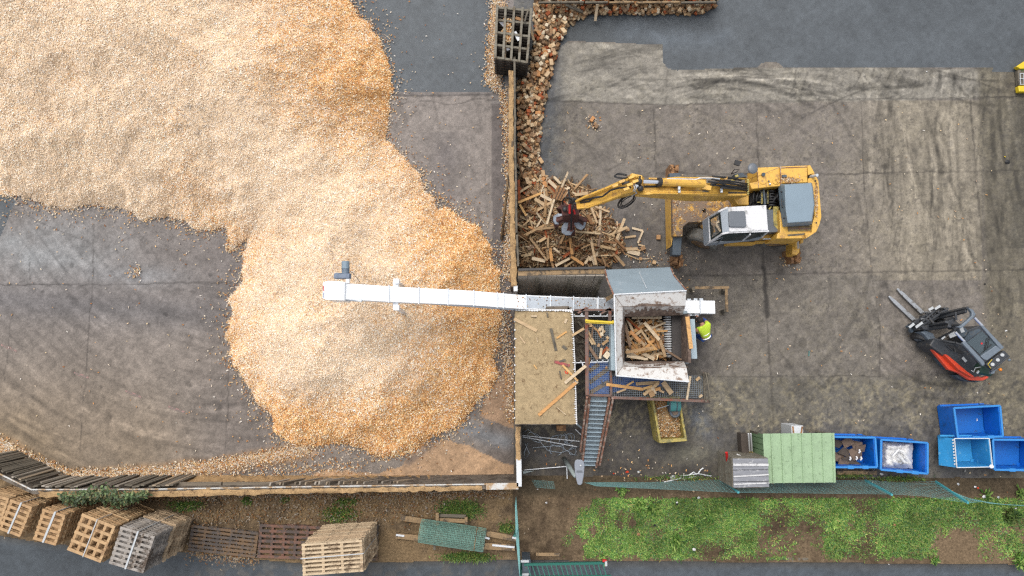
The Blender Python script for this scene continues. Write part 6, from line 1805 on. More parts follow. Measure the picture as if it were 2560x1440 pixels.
# timber barrier by the shredder
ba_ = thing('timber_barrier', 'angled wooden barrier of two rails on posts right of the shredder', 'barrier', P(1780, 730))
MB().beam(P(1738, 719.5, 1.0), P(1822, 719, 1.0), .09, .06).build('rail', 'timber', ba_)
MB().beam(P(1815.5, 723, 1.0), P(1817, 779, 1.0), .08, .06).build('rail', 'timber', ba_)
for a, b in (((1734, 722), (1726, 724)), ((1812, 722), (1806, 729)), ((1815, 776), (1806, 780))):
    MB().beam(P(*a, 1.0), P(*b, 0), .1, .1).prism([P(b[0] - 8, b[1] - 3, .03), P(b[0] + 6, b[1] - 3, .03), P(b[0] + 6, b[1] + 8, .03), P(b[0] - 8, b[1] + 8, .03)], 0).build('post', 'oldtimber', ba_)

# street lamp
lm = thing('street_lamp', 'grey street lamp with long flat head on a pale pole near the stair foot', 'street lamp', ZS(452, 560))
MB().tube([ZS(452, 560, 0), ZS(490, 622, 1.8), ZS(532, 690, 3.3)], .075, 10, .05).build('pole', 'polegrey', lm, smooth=True)
hh = 3.45
MB().prism(zp(ZS, [(527, 600), (532, 575), (550, 565), (580, 567), (598, 578), (605, 605), (600, 680), (588, 745), (580, 757), (562, 760), (550, 750), (533, 680)], hh), bot=zp(ZS, [(531, 600), (535, 580), (552, 570), (580, 572), (594, 582), (600, 605), (594, 680), (582, 742), (576, 752), (564, 754), (555, 745), (538, 680)], hh - .14)).build('lamp_head', 'lampgrey', lm, .02)
MB().prism(zp(ZS, [(544, 650), (586, 650), (588, 664), (545, 665)], hh + .012), hh - .01).build('name_plate', 'hatch', lm)
MB().ball(ZS(576, 612, hh + .02), .03).build('light_sensor', 'lens', lm)

# wire tangle, rails and pipes on the dark ground by the wall
wt_ = MB()
rw = random.Random(5)
for k in range(9):
    cx_, cy_ = rw.uniform(190, 520), rw.uniform(400, 520)
    r_ = rw.uniform(20, 70)
    e_ = rw.uniform(.3, .8)
    rot = rw.uniform(0, 3)
    wt_.tube([ZS(cx_ + r_ * math.cos(t) * math.cos(rot) - r_ * e_ * math.sin(t) * math.sin(rot), cy_ + r_ * math.cos(t) * math.sin(rot) * .8 + r_ * e_ * math.sin(t) * math.cos(rot), .06 + .04 * math.sin(3 * t + k)) for t in [2 * math.pi * q / 22 for q in range(20 + k % 4)]], .010, 4)
for a in ([(140, 400), (260, 420), (330, 500), (430, 515), (560, 470)], [(150, 430), (190, 520), (160, 560), (150, 520), (180, 440)], [(210, 480), (300, 470), (410, 460), (520, 530), (550, 535)], [(140, 365), (180, 340), (230, 380), (330, 440)]):
    wt_.tube([ZS(x, y, .07) for x, y in a], .010, 4)
tag(wt_.build('wire_tangle', 'wire', smooth=True), 'tangle of bright thin wire lying on the dark ground beside the stair', 'wire')
for a, b, l in (((138, 386), (568, 430), 'long thin white bar lying across the wire tangle, upper of two'), ((140, 396), (545, 470), 'thin white bar lying across the wire tangle, lower of two'), ((150, 645), (470, 618), 'thin white bar lying on bare ground between wall and lamp pole'), ((535, 340), (590, 392), 'short white bar leaning at the side of the stair'), ((470, 618), (474, 712), 'short pale tube lying below the lamp pole foot')):
    tag(MB().tube([ZS(*a, .1), ZS(*b, .14)], .016, 5).build('metal_bar', 'whitesteel'), l, 'bar')
tag(MB().sheet([ZS(140, 655, .06), ZS(228, 650, .04), ZS(145, 675, .06)], .02).build('white_sheet', 'polegrey'), 'triangular pale sheet lying against the short wall piece', 'sheet')
tag(MB().box(ZS(428, 328, .3), (.3, .18, .3)).build('brick_block', 'stump', bevel=.01), 'brown block standing at the near edge of the sawdust roof shed', 'block')
tag(MB().beam(ZS(545, 300, 1.9), ZS(588, 335, 1.0), .05, .03).build('gutter_piece', 'paleblue'), 'pale blue strip hanging from the roof corner toward the stair', 'strip')

# ---------------------------------------------------------------- scrap heap: mound, sawn blocks, planks
SP = wpoly([(1293, 215), (1322, 170), (1334, 120), (1333, 20), (1330, -60), (1800, -60), (1790, 22), (1742, 38), (1660, 38), (1560, 37), (1470, 40), (1420, 66), (1406, 92), (1388, 140), (1374, 200), (1360, 270), (1350, 330), (1345, 400), (1358, 440), (1410, 455), (1470, 470), (1500, 520),
            (1545, 570), (1560, 620), (1520, 668), (1297, 668)])
def mound_h(X, Y):
    ins = inpoly(X, Y, SP)
    d = segdist(X, Y, SP, True)
    return np.where(ins, np.minimum(.75, .55 * d) + .1 * fbm(X * 3, Y * 3, 301, 3), -.2), np.where(ins, d, -d)
mx_, my_ = np.meshgrid(np.arange(0, 7.5, .06), np.arange(.4, 13.4, .06))
mh, md_ = mound_h(mx_, my_)
q = np.arange(mx_.size).reshape(mx_.shape)
mq = np.stack([q[:-1, :-1], q[:-1, 1:], q[1:, 1:], q[1:, :-1]], -1).reshape(-1, 4)[(md_ > -.02)[:-1, :-1].ravel()]
u, inv = np.unique(mq, return_inverse=True)
mV = np.stack([mx_.ravel()[u], my_.ravel()[u], mh.ravel()[u]], 1)
mc = np.array(alb(92, 74, 58)) * (0.5 + fbm(mV[:, 0] * 4, mV[:, 1] * 4, 311, 3))[:, None]
tag(np_mesh('scrap_mound', mV, inv.reshape(-1, 4), 'soil', mc), kind='stuff')
BS = wpoly([(1293, 215), (1322, 175), (1336, 120), (1336, 14), (1345, 2), (1786, 4), (1784, 28), (1742, 38), (1660, 38), (1560, 37), (1470, 40), (1420, 66), (1406, 92), (1388, 140), (1374, 200), (1360, 270), (1350, 330), (1345, 400), (1356, 436), (1396, 468), (1320, 500), (1298, 440)])
def sample(poly, n, rs):
    a = np.array(poly)
    ox, oy = [], []
    tot = 0
    while tot < n:
        x, y = rs.uniform(a[:, 0].min(), a[:, 0].max(), 4000), rs.uniform(a[:, 1].min(), a[:, 1].max(), 4000)
        k = inpoly(x, y, poly)
        ox.append(x[k]); oy.append(y[k])
        tot += k.sum()
    return np.concatenate(ox)[:n], np.concatenate(oy)[:n]
def block_mesh(k):
    r_ = random.Random(k)
    sx_, sy_, sz_ = (.10 + .035 * r_.random(), .085 + .03 * r_.random(), .09 + .05 * r_.random())
    if k > 4:
        sx_ *= 1.5
    o = MB().prism([Vector((i * sx_ / 2 * r_.uniform(.94, 1), j * sy_ / 2, sz_)) for i, j in ((-1, -1), (1, -1), (1, 1), (-1, 1))], 0).build('wood_block', 'block', bevel=.006)
    me = o.data
    bpy.data.objects.remove(o)
    return me
BM = [block_mesh(k) for k in range(7)]
bx_, by_ = sample(BS, 560, np.random.RandomState(33))
bh_, bd_ = mound_h(bx_, by_)
rb = random.Random(9)
def wood_block(x, y, z, label, group, tilt=.2):
    o = bpy.data.objects.new('wood_block', rb.choice(BM))
    o.location = (x, y, z)
    o.rotation_euler = (rb.gauss(0, tilt), rb.gauss(0, tilt), rb.uniform(0, 6.28))
    o.scale = [rb.uniform(.8, 1.25)] * 3
    md = o.modifiers.new('bevel', 'BEVEL')
    md.width, md.segments = .007, 1
    COL.objects.link(o)
    return tag(o, label, 'wood block', group)
for i in range(255):
    py_ = pix(bx_[i], by_[i])[1]
    if pix(bx_[i], by_[i])[0] > 1410 or py_ < 70:
        wood_block(bx_[i], by_[i], bh_[i] + .03 + .08 * rb.random(), 'small sawn wood block in the scrap band along the upper edge of the photo', 'wood blocks in the upper scrap band')
    else:
        wood_block(bx_[i], by_[i], bh_[i] + .03 + .08 * rb.random(), 'small sawn wood block in the long scrap drift beside the dividing wall', 'wood blocks in the drift by the wall')
for (x, y) in ((1357, 436), (1352, 404), (1338, 354), (1405, 66), (1416, 64), (1388, 145), (1374, 216), (1362, 248), (1606, 622), (1645, 594), (1567, 575), (1553, 610), (1600, 648), (1634, 657), (1497, 158), (1480, 300), (1487, 312), (1490, 318), (1760, 100)):
    if y in (158, 100):
        continue
    c = P(x, y, 0)
    wood_block(c.x, c.y, .0, 'single sawn wood block lying loose on the concrete at the scrap heap fringe', 'loose wood blocks on the concrete', 0)
def many_boxes(name, x, y, z, sx_, sy_, sz_, cols, rs, tilt=.5):
    n = len(x)
    base = np.array([[i, j, k] for k in (-.5, .5) for j in (-.5, .5) for i in (-.5, .5)])
    q = rs.randn(n, 3) * tilt
    q[:, 2] = rs.uniform(0, 6.28, n)
    cx_, sxn = np.cos(q), np.sin(q)
    Rm = np.zeros((n, 3, 3))
    a, b, c = cx_[:, 0], cx_[:, 1], cx_[:, 2]
    d, e, f = sxn[:, 0], sxn[:, 1], sxn[:, 2]
    Rm[:, 0] = np.stack([c * b, c * e * d - f * a, c * e * a + f * d], 1)
    Rm[:, 1] = np.stack([f * b, f * e * d + c * a, f * e * a - c * d], 1)
    Rm[:, 2] = np.stack([-e, b * d, b * a], 1)
    V = base[None] * np.stack([sx_, sy_, sz_], 1)[:, None, :]
    V = np.einsum('nij,nkj->nki', Rm, V) + np.stack([x, y, z], 1)[:, None, :]
    F = np.array([[0, 1, 3, 2], [4, 6, 7, 5], [0, 4, 5, 1], [2, 3, 7, 6], [0, 2, 6, 4], [1, 5, 7, 3]])
    F = (F[None] + 8 * np.arange(n)[:, None, None]).reshape(-1, 4)
    return np_mesh(name, V.reshape(-1, 3), F, 'blockmix', np.repeat(cols, 8, 0))
rs = np.random.RandomState(41)
n = 1700
x, y = sample(BS, n, rs)
h, d = mound_h(x, y)
BC = np.array(BLOCKS)[rs.choice(len(BLOCKS), n)] * rs.uniform(.6, 1.05, n)[:, None]
s = rs.uniform(.06, .13, n)
tag(many_boxes('small_scrap', x, y, h + rs.uniform(-.02, .06, n), s * rs.uniform(.8, 2.0, n), s, s * rs.uniform(.3, .7, n), BC * .95, rs, .3), kind='stuff')
n = 4200
PLK = wpoly([(1298, 480), (1340, 455), (1400, 452), (1470, 470), (1500, 500), (1545, 560), (1560, 620), (1520, 664), (1298, 664)])
x, y = sample(PLK, n, rs)
h, d = mound_h(x, y)
BC = np.array(WOODS)[rs.choice(len(WOODS), n)] * rs.uniform(.45, 1.05, n)[:, None]
L_ = rs.uniform(.08, .30, n) * np.where(rs.rand(n) < .2, 2, 1)
tag(many_boxes('scrap_splinters', x, y, h + rs.uniform(-.03, .06, n), L_, rs.uniform(.014, .06, n), rs.uniform(.01, .04, n), BC, rs, .22), kind='stuff')
rp = random.Random(77)
PMESH = []
for k in range(10):
    l_, w_ = (.28, .42, .55, .7, .85, .36, .5, .62, 1.0, .3)[k], (.07, .05, .08, .06, .09, .10, .04, .055, .08, .035)[k]
    e = [(rp.uniform(-.02, .04), -w_ / 2), (l_ - rp.uniform(0, .05), -w_ / 2 * rp.uniform(.7, 1)), (l_, rp.uniform(-.02, .02)), (l_ - rp.uniform(0, .06), w_ / 2 * rp.uniform(.5, 1)), (0, w_ / 2)]
    o = MB().prism([Vector((x - l_ / 2, y, .035)) for x, y in e], 0).build('plank', 'plank')
    PMESH.append(o.data)
    bpy.data.objects.remove(o)
x, y = sample(PLK, 150, np.random.RandomState(5))
h, d = mound_h(x, y)
for i in range(150):
    o = bpy.data.objects.new('plank', PMESH[rp.randrange(10)])
    an = rp.choice([rp.uniform(0, 6.28), rp.gauss(-.9, .4), rp.gauss(.6, .4)])
    o.location = (x[i], y[i], h[i] + .04 + .14 * rp.random())
    o.rotation_euler = (rp.gauss(0, .25), rp.gauss(0, .16), an)
    COL.objects.link(o)
    px_ = pix(x[i], y[i])
    far = px_[1] < 530
    tag(o, 'broken scrap plank in the far heap part beyond the grab' if far else 'broken scrap plank in the near part of the heap towards the timber wall', 'plank',
        'scrap planks beyond the grab' if far else 'scrap planks towards the timber wall')
HPL = [((725, 385), (815, 470), .55, .11, 'pale plank sticking out at the far edge of the scrap heap'), ((885, 565), (940, 455), .6, .1, 'nearly white board beside the plywood panel on the heap'), ((1165, 640), (1240, 840), .5, .07, 'pale lath lying right of the grab'),
       ((1215, 660), (1370, 720), .45, .06, 'white bent lath pointing right beyond the grab'), ((1275, 1010), (1560, 880), .35, .09, 'long pale plank crossing others at the right fringe of the heap'), ((1415, 1090), (1530, 790), .3, .09, 'long pale plank standing diagonally at the right fringe of the heap'),
       ((1470, 1100), (1450, 820), .2, .05, 'thin pale lath under the crossed planks at the heap fringe'), ((1400, 1120), (1670, 1110), .12, .1, 'level pale plank lying on the wet concrete near the heap'), ((1290, 1010), (1530, 1290), .3, .09, 'long brown plank sloping from the heap to the timber wall'),
       ((1310, 1040), (1455, 1250), .25, .06, 'long olive brown batten beside the sloping brown plank'), ((1610, 890), (1725, 920), .08, .07, 'short pale arm of the broken corner frame on the concrete'), ((1725, 920), (1670, 1050), .08, .06, 'longer pale arm of the broken corner frame on the concrete'),
       ((1535, 990), (1650, 975), .06, .07, 'grey pale batten lying alone on the concrete'), ((1670, 1135), (1755, 1105), .05, .05, 'thin white batten beside the level pale plank'), ((1540, 1165), (1670, 1220), .05, .04, 'thin dark slat forming a bent line by the timber wall'),
       ((1670, 1220), (1800, 1215), .05, .03, 'thin slat ending the bent line by the timber wall'), ((1560, 1135), (1690, 1165), .06, .14, 'wide brown offcut lying beyond the level pale plank'), ((1675, 1065), (1745, 1085), .05, .06, 'short pale offcut between the frame and the level plank'),
       ((950, 960), (975, 1170), .6, .09, 'orange plank standing out below the grab, left of the pair'), ((990, 960), (990, 1150), .6, .07, 'brown plank below the grab, right of the pair'), ((1155, 930), (1230, 1280), .6, .08, 'long pale twisted plank below and right of the grab'),
       ((1045, 1040), (1095, 940), .6, .1, 'reddish brown board below the grab'), ((410, 380), (415, 600), .6, .08, 'long reddish board lying along the dividing wall'), ((400, 130), (450, 350), .5, .05, 'thin lath lying along the dividing wall above the reddish board'),
       ((405, 620), (650, 520), .65, .08, 'yellow brown plank pointing at the dividing wall'), ((420, 640), (490, 760), .6, .07, 'brown plank beside the dividing wall near the yellow brown plank'), ((580, 580), (690, 650), .7, .11, 'pale wide board left of the grab'),
       ((640, 540), (760, 600), .7, .1, 'brown board beside the pale wide board'), ((600, 880), (660, 780), .65, .05, 'thin pale lath left of the grab'), ((1000, 540), (1140, 520), .55, .1, 'pale torn board under the stick of the excavator'),
       ((550, 1210), (690, 1240), .35, .11, 'reddish pale board near the timber wall'), ((740, 1100), (760, 1240), .5, .1, 'brown orange board standing near the timber wall'), ((950, 1210), (800, 1290), .4, .08, 'grey plank lying towards the timber wall'),
       ((960, 1190), (1100, 1280), .4, .09, 'dirty plank lying below the orange plank'), ((1110, 1270), (1160, 1190), .4, .08, 'pale plank leaning near the end of the timber wall'), ((1190, 1180), (1220, 1280), .4, .12, 'pale broad board by the end of the timber wall')]
for a, b, h_, w_, l in HPL:
    plank(Z2(*a, h_), Z2(*b, max(.04, h_ - .05)), w_, .04, 'plank' if 'white' not in l and 'pale' not in l else 'timberpale', l)
pw = thing('plywood_panel', 'brown boarded panel lying tilted on the far side of the scrap heap', 'panel', Z2(840, 520))
MB().sheet([Z2(820, 440, .95), Z2(935, 490, .9), Z2(870, 605, .8), Z2(765, 575, .85)], .03).build('panel_face', 'stump', pw)
for k in range(3):
    a, b = Z2(820, 440, .96).lerp(Z2(935, 490, .91), .25 + .25 * k), Z2(765, 575, .86).lerp(Z2(870, 605, .81), .25 + .25 * k)
    MB().beam(a, b, .012, .02).build('panel_gap', 'darksteel', pw)
for a, b, l in (((1568, 24), (1572, 4), 'light'), ((1488, 52), (1494, 8), 'brown')):
    plank(P(*a, .2), P(*b, .6), .09, .04, 'plank', l + ' upright plank sticking out of the upper scrap band')
plank(P(1415, 12, .7), P(1456, 30, .3), .1, .05, 'oldtimber', 'dark plank lying slantwise at the corner of the scrap bands')
plank(P(1322, 52, .9), P(1334, 100, .6), .08, .05, 'timberpale', 'pale plank standing beside the lattice crate')
# pallets stacked just beyond the upper edge
for k, (x0, x1) in enumerate(((1345, 1460), (1462, 1520), (1522, 1585), (1590, 1700), (1702, 1790))):
    t = thing('lattice_crate', 'stack of wooden crates cut by the upper edge, number %s from the lattice crate' % ('first', 'second', 'third', 'fourth', 'fifth')[k], 'crate', P((x0 + x1) / 2, -20))
    t['label'] = ('grey timber crate stack cut by the upper edge, nearest to the lattice crate', 'narrow pale crate stack cut by the upper edge, second from the lattice crate', 'narrow crate stack cut by the upper edge, third from the lattice crate', 'wide yellowish crate stack cut by the upper edge', 'brown crate stack cut by the upper edge, the farthest from the lattice crate')[k]
    m_ = MB()
    for q in range(6):
        m_.beam(P(x0 + 1, 7, .08 + q * .16), P(x1 - 1, 6, .08 + q * .16), .05, .09)
    m_.build('front_slat', 'timber' if k in (3, 2) else 'oldtimber', t)
    m_ = MB()
    for q in range(5):
        xx = x0 + 2 + (x1 - x0 - 4) * q / 4
        m_.beam(P(xx, 6, .1) + Vector((0, .06, 0)), P(xx, 6, .1) + Vector((0, .06, .9)), .09, .09)
    m_.build('post', 'oldtimber', t)
    m_ = MB()
    for q in range(4):
        m_.beam(P(x0, -40 - q * 14, 1.05), P(x1 - 2, -41 - q * 14, 1.05), .09, .04)
    m_.build('lid', 'oldtimber' if k != 3 else 'timber', t)

# ---------------------------------------------------------------- pallets
def pallet(mb_fn, name, label, group, lx, ly, slats, cross, mat, th=.14, sw=.09, runner_mat=None):
    """Slats run along x over runners along y; origin at the base centre."""
    r = thing(name, label, 'pallet', (0, 0, 0), group)
    dk = MB()
    for k in range(slats):
        y = -ly / 2 + sw / 2 + (ly - sw) * k / (slats - 1)
        dk.box((0, y, th - .011), (lx, sw, .022))
    for y in (-ly / 2 + sw / 2, 0, ly / 2 - sw / 2):
        dk.box((0, y, .011), (lx, sw, .022))
    dk.build('deck', mat, r)
    for k in range(cross):
        x = -lx / 2 + .045 + (lx - .09) * k / (cross - 1)
        rn = MB()
        for y in (-ly / 2 + .06, 0, ly / 2 - .06):
            rn.box((x, y, th / 2), (.085, .12, th - .046))
        rn.box((x, 0, th - .034), (.08, ly, .02))
        rn.build('runner', mat, r)
    return r
def stack(c4, h, n, slats, cross, mat, swap, where, look, group, sw=.09, mats2=None):
    """c4: pixel corners of the top (seen at height h)."""
    q = [P(x, y, h) for x, y in c4]
    ctr = sum(q, Vector()) / 4
    ex_ = (q[1] - q[0] + q[2] - q[3]) / 2
    ey_ = (q[0] - q[3] + q[1] - q[2]) / 2
    lx, ly = ex_.length, ey_.length
    rz = math.atan2(ex_.y, ex_.x)
    if swap:
        lx, ly, rz = ly, lx, math.atan2(ey_.y, ey_.x)
    th = h / n
    top = pallet(None, 'pallet', look + ' pallet topmost on the strapped stack ' + where, group, lx, ly, slats, cross, mat, th * .97, sw)
    top.location = (ctr.x, ctr.y, h - th)
    top.rotation_euler = (0, 0, rz)
    rs_ = random.Random(int(h * 100) + n)
    low = None
    for k in range(n - 1):
        loc = (ctr.x + rs_.gauss(0, .012), ctr.y + rs_.gauss(0, .012), th * k)
        o = dup(top, loc, rz + rs_.gauss(0, .008) + (math.pi if rs_.random() < .5 else 0), look + ' pallet under others in the strapped stack ' + where, group + ', lower ones')
        if mats2 and k < mats2[1]:
            o['label'] = mats2[2] + ' pallet low in the strapped stack ' + where
            o['group'] = group + ', lowest ones'
            for c in o.children:
                m2 = c.data.copy()
                m2.materials[0] = MATS[mats2[0]]
                c.data = m2
    return q
def strap(a, b, h, label, mat='lens', w_=.035):
    A1, B1 = P(*a, h + .012), P(*b, h + .012)
    m_ = MB().beam(A1, B1, w_, .008)
    d = (B1 - A1).normalized()
    for q, s_ in ((A1, -1), (B1, 1)):
        m_.beam(q + d * s_ * .006, Vector((q.x, q.y, .02)) + d * s_ * .006, w_, .008)
    tag(m_.build('strap', mat), label, 'strap')
S4 = stack([(303.5, 1317), (388, 1341), (356, 1433.5), (269, 1408)], 2.5, 18, 8, 4, 'greypallet', False, 'beside the dark flat pallets', 'weathered grey', 'pallets of the grey stack', .075, ('tanpallet', 10, 'tan'))
S3 = stack([(204.5, 1284), (290, 1315), (249, 1408), (167.6, 1374)], 2.3, 16, 5, 5, 'paletwood', False, 'next to the grey stack', 'yellowish', 'pallets of the stack next to the grey one', .085)
S2 = stack([(109.5, 1274), (166, 1287), (136, 1365), (78, 1346)], 1.95, 14, 6, 2, 'paletwood', False, 'with the broad white band', 'small orange', 'pallets of the third stack', .08)
S1 = stack([(26.4, 1249), (80.5, 1267), (49, 1344), (-6, 1322)], 1.9, 13, 6, 2, 'paletwood', False, 'second from the left photo edge', 'small pale', 'pallets of the second stack', .08)
S0 = stack([(-34, 1232), (24, 1245), (-4, 1320), (-62, 1300)], 1.9, 13, 6, 2, 'paletwood', False, 'cut by the left edge of the photo', 'small', 'pallets of the first stack', .08)
S5 = stack([(755.6, 1360.6), (906, 1350), (907.5, 1429), (754.5, 1440)], 2.4, 17, 8, 4, 'tanpallet', False, 'right of the dark flat pallets', 'light tan', 'pallets of the lone tan stack', .055)
strap((345, 1329), (313, 1422), 2.5, 'white strap over the middle of the grey pallet stack', 'lens', .05)
strap((243, 1299), (207, 1392), 2.3, 'thin pale strap over the yellowish pallet stack', 'lens', .025)
strap((138, 1280), (107, 1356), 1.95, 'broad white strap over the small orange pallet stack', 'lens', .06)
strap((53, 1257), (20, 1333), 1.9, 'white strap over the small pale pallet stack', 'lens', .05)
strap((752, 1397), (908, 1384), 2.4, 'thin white strap across the lone tan pallet stack', 'lens', .025)
def flat_pallet(c4, slats, cross, mat, label, h=.16, sw=.1):
    q = [P(x, y, h) for x, y in c4]
    ctr = sum(q, Vector()) / 4
    ex_ = (q[1] - q[0] + q[2] - q[3]) / 2
    ey_ = (q[0] - q[3] + q[1] - q[2]) / 2
    o = pallet(None, 'flat_pallet', label, 'dark pallets lying flat on the verge', ex_.length, ey_.length, slats, cross, mat, h, sw * .78)
    o.location = (ctr.x, ctr.y, .06)
    o.rotation_euler = (0, 0, math.atan2(ex_.y, ex_.x))
flat_pallet([(484, 1312), (648, 1330), (640, 1394), (468, 1374)], 7, 6, 'darkpallet', 'blackish pallet lying flat, strewn with wood chips, nearest the grey stack', .16, .1)
flat_pallet([(655, 1310), (801, 1314), (800, 1400), (640, 1392)], 7, 6, 'redpallet', 'dark pallet lying flat with reddish slats, middle one of three', .16, .115)
flat_pallet([(803, 1313), (946, 1312), (946, 1400), (803, 1402)], 7, 6, 'darkpallet', 'dark pallet lying flat mostly hidden behind the lone tan stack', .16, .12)
# lattice crate stack by the upper edge
for k in range(7):
    t = thing('lattice_crate', 'grey open lattice crate lying topmost beside the wood block drift' if k == 6 else 'grey lattice crate lying under others beside the wood block drift', 'crate', P(1285, 85), None if k == 6 else 'lower lattice crates of the stack')
    h = .2 + k * .2
    qa = [P(1243, 13, h + .0), P(1328, 21, h), P(1317, 158, h), P(1238, 146, h)]
    qa = [P(1243, 13, 1.4), P(1328, 21, 1.4), P(1317, 158, 1.4), P(1238, 146, 1.4)]
    qa = [Vector((v.x, v.y, h)) for v in qa]
    m_ = MB()
    for i in range(5):
        s_ = i / 4
        m_.beam(qa[0].lerp(qa[1], s_), qa[3].lerp(qa[2], s_), .075, .07)
    m_.build('long_rail', 'cratewood' if k == 6 else 'holeshade', t)
    m_ = MB()
    for i in range(5):
        s_ = .03 + .94 * i / 4
        z = UPZ * -.07
        m_.beam(qa[0].lerp(qa[3], s_) + z, qa[1].lerp(qa[2], s_) + z, .07, .08)
    m_.build('cross_rail', 'cratewood' if k == 6 else 'holeshade', t)
    if k == 6:
        MB().beam(ZT(485, 90, 1.46), ZT(445, 215, 1.46), .05, .05).build('brace', 'oldtimber', t)
for a, b, w_, mt, l in (((345, 320), (392, 405), .11, 'whitesteel', 'white strip leaning inside the lattice crate'), ((190, 200), (250, 265), .11, 'crate', 'blue grey board lying in the lattice crate'), ((215, 320), (300, 240), .06, 'plank', 'broken brown lath lying across the lattice crate'), ((355, 180), (435, 205), .1, 'stump', 'orange offcut in the upper right of the lattice crate'),
                       ((250, 345), (240, 600), .12, 'timber', 'yellow board standing in the lower left of the lattice crate'), ((270, 470), (285, 505), .1, 'crate', 'blue grey offcut on the lattice crate rail')):
    plank(ZT(*a, 1.3), ZT(*b, 1.32), w_, .04, mt, l)
V, F = flakes(RS.uniform(ZT(240, 0, 1).x, ZT(310, 0, 1).x, 500), RS.uniform(ZT(0, 460, 1).y, ZT(0, 230, 1).y, 500), RS.uniform(1.2, 1.35, 500), RS.uniform(.03, .12, 500), RS.uniform(.015, .04, 500), .4, RS)
tag(np_mesh('crate_splinters', V, F, 'chips', np.repeat(ORNG[RS.choice(6, 500)] * .7, 4, 0)), kind='stuff')

# ---------------------------------------------------------------- fences, gate, kerb
def mesh_fence(name, bot, top, label, dx=.14, nh=12, wr=.0034):
    f_ = thing(name, label, 'fence', bot[0])
    m_ = MB()
    for i in range(len(bot) - 1):
        L_ = (bot[i + 1] - bot[i]).length
        n = max(2, int(L_ / dx))
        for k in range(n):
            s_ = k / n
            a, b = bot[i].lerp(bot[i + 1], s_), top[i].lerp(top[i + 1], s_)
            m_.tube([a, b], wr, 3)
        for j in range(nh + 1):
            s_ = j / nh
            m_.tube([bot[i].lerp(top[i], s_), bot[i + 1].lerp(top[i + 1], s_)], wr * (1.2 if j in (0, nh) else 1), 3)
    m_.build('wire_mesh', 'fencewire', f_)
    return f_
fx = [(1460, 1206), (1620, 1206), (1807, 1199), (1950, 1205), (2162, 1200), (2240, 1206), (2338, 1204)]
tx = [(1490, 1215), (1640, 1222), (1843, 1231), (1990, 1232), (2229, 1235), (2310, 1240), (2420, 1257)]
hT = [.5, .9, 1.45, 1.45, 1.55, 1.55, 1.55]
fA = mesh_fence('mesh_fence', [P(x, y, .05) for x, y in fx], [P(x, y, h) for (x, y), h in zip(tx, hT)], 'sagging green wire mesh fence between the yard and the grass verge')
for (a, b) in (((1807, 1199), (1846, 1231)), ((2162, 1200), (2230, 1237)), ((2338, 1203), (2420, 1257))):
    MB().beam(P(*a, 0), P(*b, 1.6), .06, .06).build('fence_post', 'fencegreen', fA)
fB = mesh_fence('mesh_fence', [P(x, y, .05) for x, y in ((2338, 1204), (2400, 1240), (2470, 1258), (2620, 1266))], [P(x, y, 1.5) for x, y in ((2420, 1257), (2455, 1254), (2520, 1262), (2680, 1272))], 'green wire mesh fence piece curving down to the right edge of the photo', .10, 14, .004)
fC = mesh_fence('mesh_fence', [P(1290, 1240, .1), P(1296, 1320, .1), P(1302, 1438, .1)], [P(1288, 1262, 1.5), P(1290, 1345, 1.5), P(1302, 1470, 1.5)], 'green wire mesh fence running from the wall corner to the road gate', .08, 14, .004)
for a, b in (((1292, 1318), (1286, 1340)), ((1303, 1408), (1302, 1440))):
    MB().beam(P(*a, 0), P(*b, 1.5), .06, .06).build('fence_post', 'gategreen', fC)
fD = mesh_fence('mesh_fence', [P(1330, 1200, .05), P(1385, 1204, .05)], [P(1340, 1218, .4), P(1388, 1222, .4)], 'short collapsed piece of pale mesh fence at the wall corner', .08, 7, .003)
gt = thing('road_gate', 'dark green barred metal gate at the road edge cut by the photo bottom', 'gate', P(1410, 1408))
MB().beam(P(1310, 1411, .9), P(1515, 1407, .9), .07, .08).build('gate_rail', 'gategreen', gt)
gb = MB()
for k in range(17):
    x = 1318 + k * 11.8
    gb.beam(P(x, 1410, .9), P(x + 11, 1446, 1.2), .03, .03)
gb.beam(P(1320, 1442, 1.15), P(1528, 1440, 1.15), .06, .06)
gb.build('gate_bar', 'gategreen', gt)
for k, y in enumerate((1403, 1436)):
    MB().beam(P(1302, y, .95), P(1322, y, .95), .07, .04).build('hinge', 'lens', gt)
MB().prism([P(1305, 1398, .9), P(1326, 1398, .9), P(1328, 1446, .9), P(1307, 1446, .9)], 0).build('gate_post', 'bluegrey', gt)
MB().box(P(1511, 1402, .9), (.12, .09, .08)).build('red_latch', 'red', gt)
MB().box(P(1515, 1409, .95), (.07, .14, .06)).build('latch_plate', 'lens', gt)
kb = MB()
for (x0, y0, x1, y1) in ((1330, 1393, 1700, 1397), (1701, 1397, 2000, 1398), (2001, 1398, 2330, 1400), (2331, 1400, 2700, 1404)):
    a, b = P(x0, y0), P(x1, y1)
    kb.beam(Vector((a.x, a.y, -.02)), Vector((b.x, b.y, -.02)), .14, .16)
tag(kb.build('kerb', 'kerb', None, .015), kind='structure')
kb = MB().beam(P(950, 1398, .01), P(1285, 1394, .01), .1, .06)
tag(kb.build('kerb', 'kerb', None, .015), kind='structure')
tag(MB().beam(P(1340, 1385, .12), P(1400, 1386, .12), .1, .08).build('timber_edge', 'timber'), 'short timber edging lying on bare soil above the road gate', 'edging')
tag(MB().beam(P(2090, 1181, .1), P(2190, 1181, .1), .12, .1).build('timber_sleeper', 'timber'), 'brown timber sleeper lying on the weeds below the blue bins', 'sleeper')
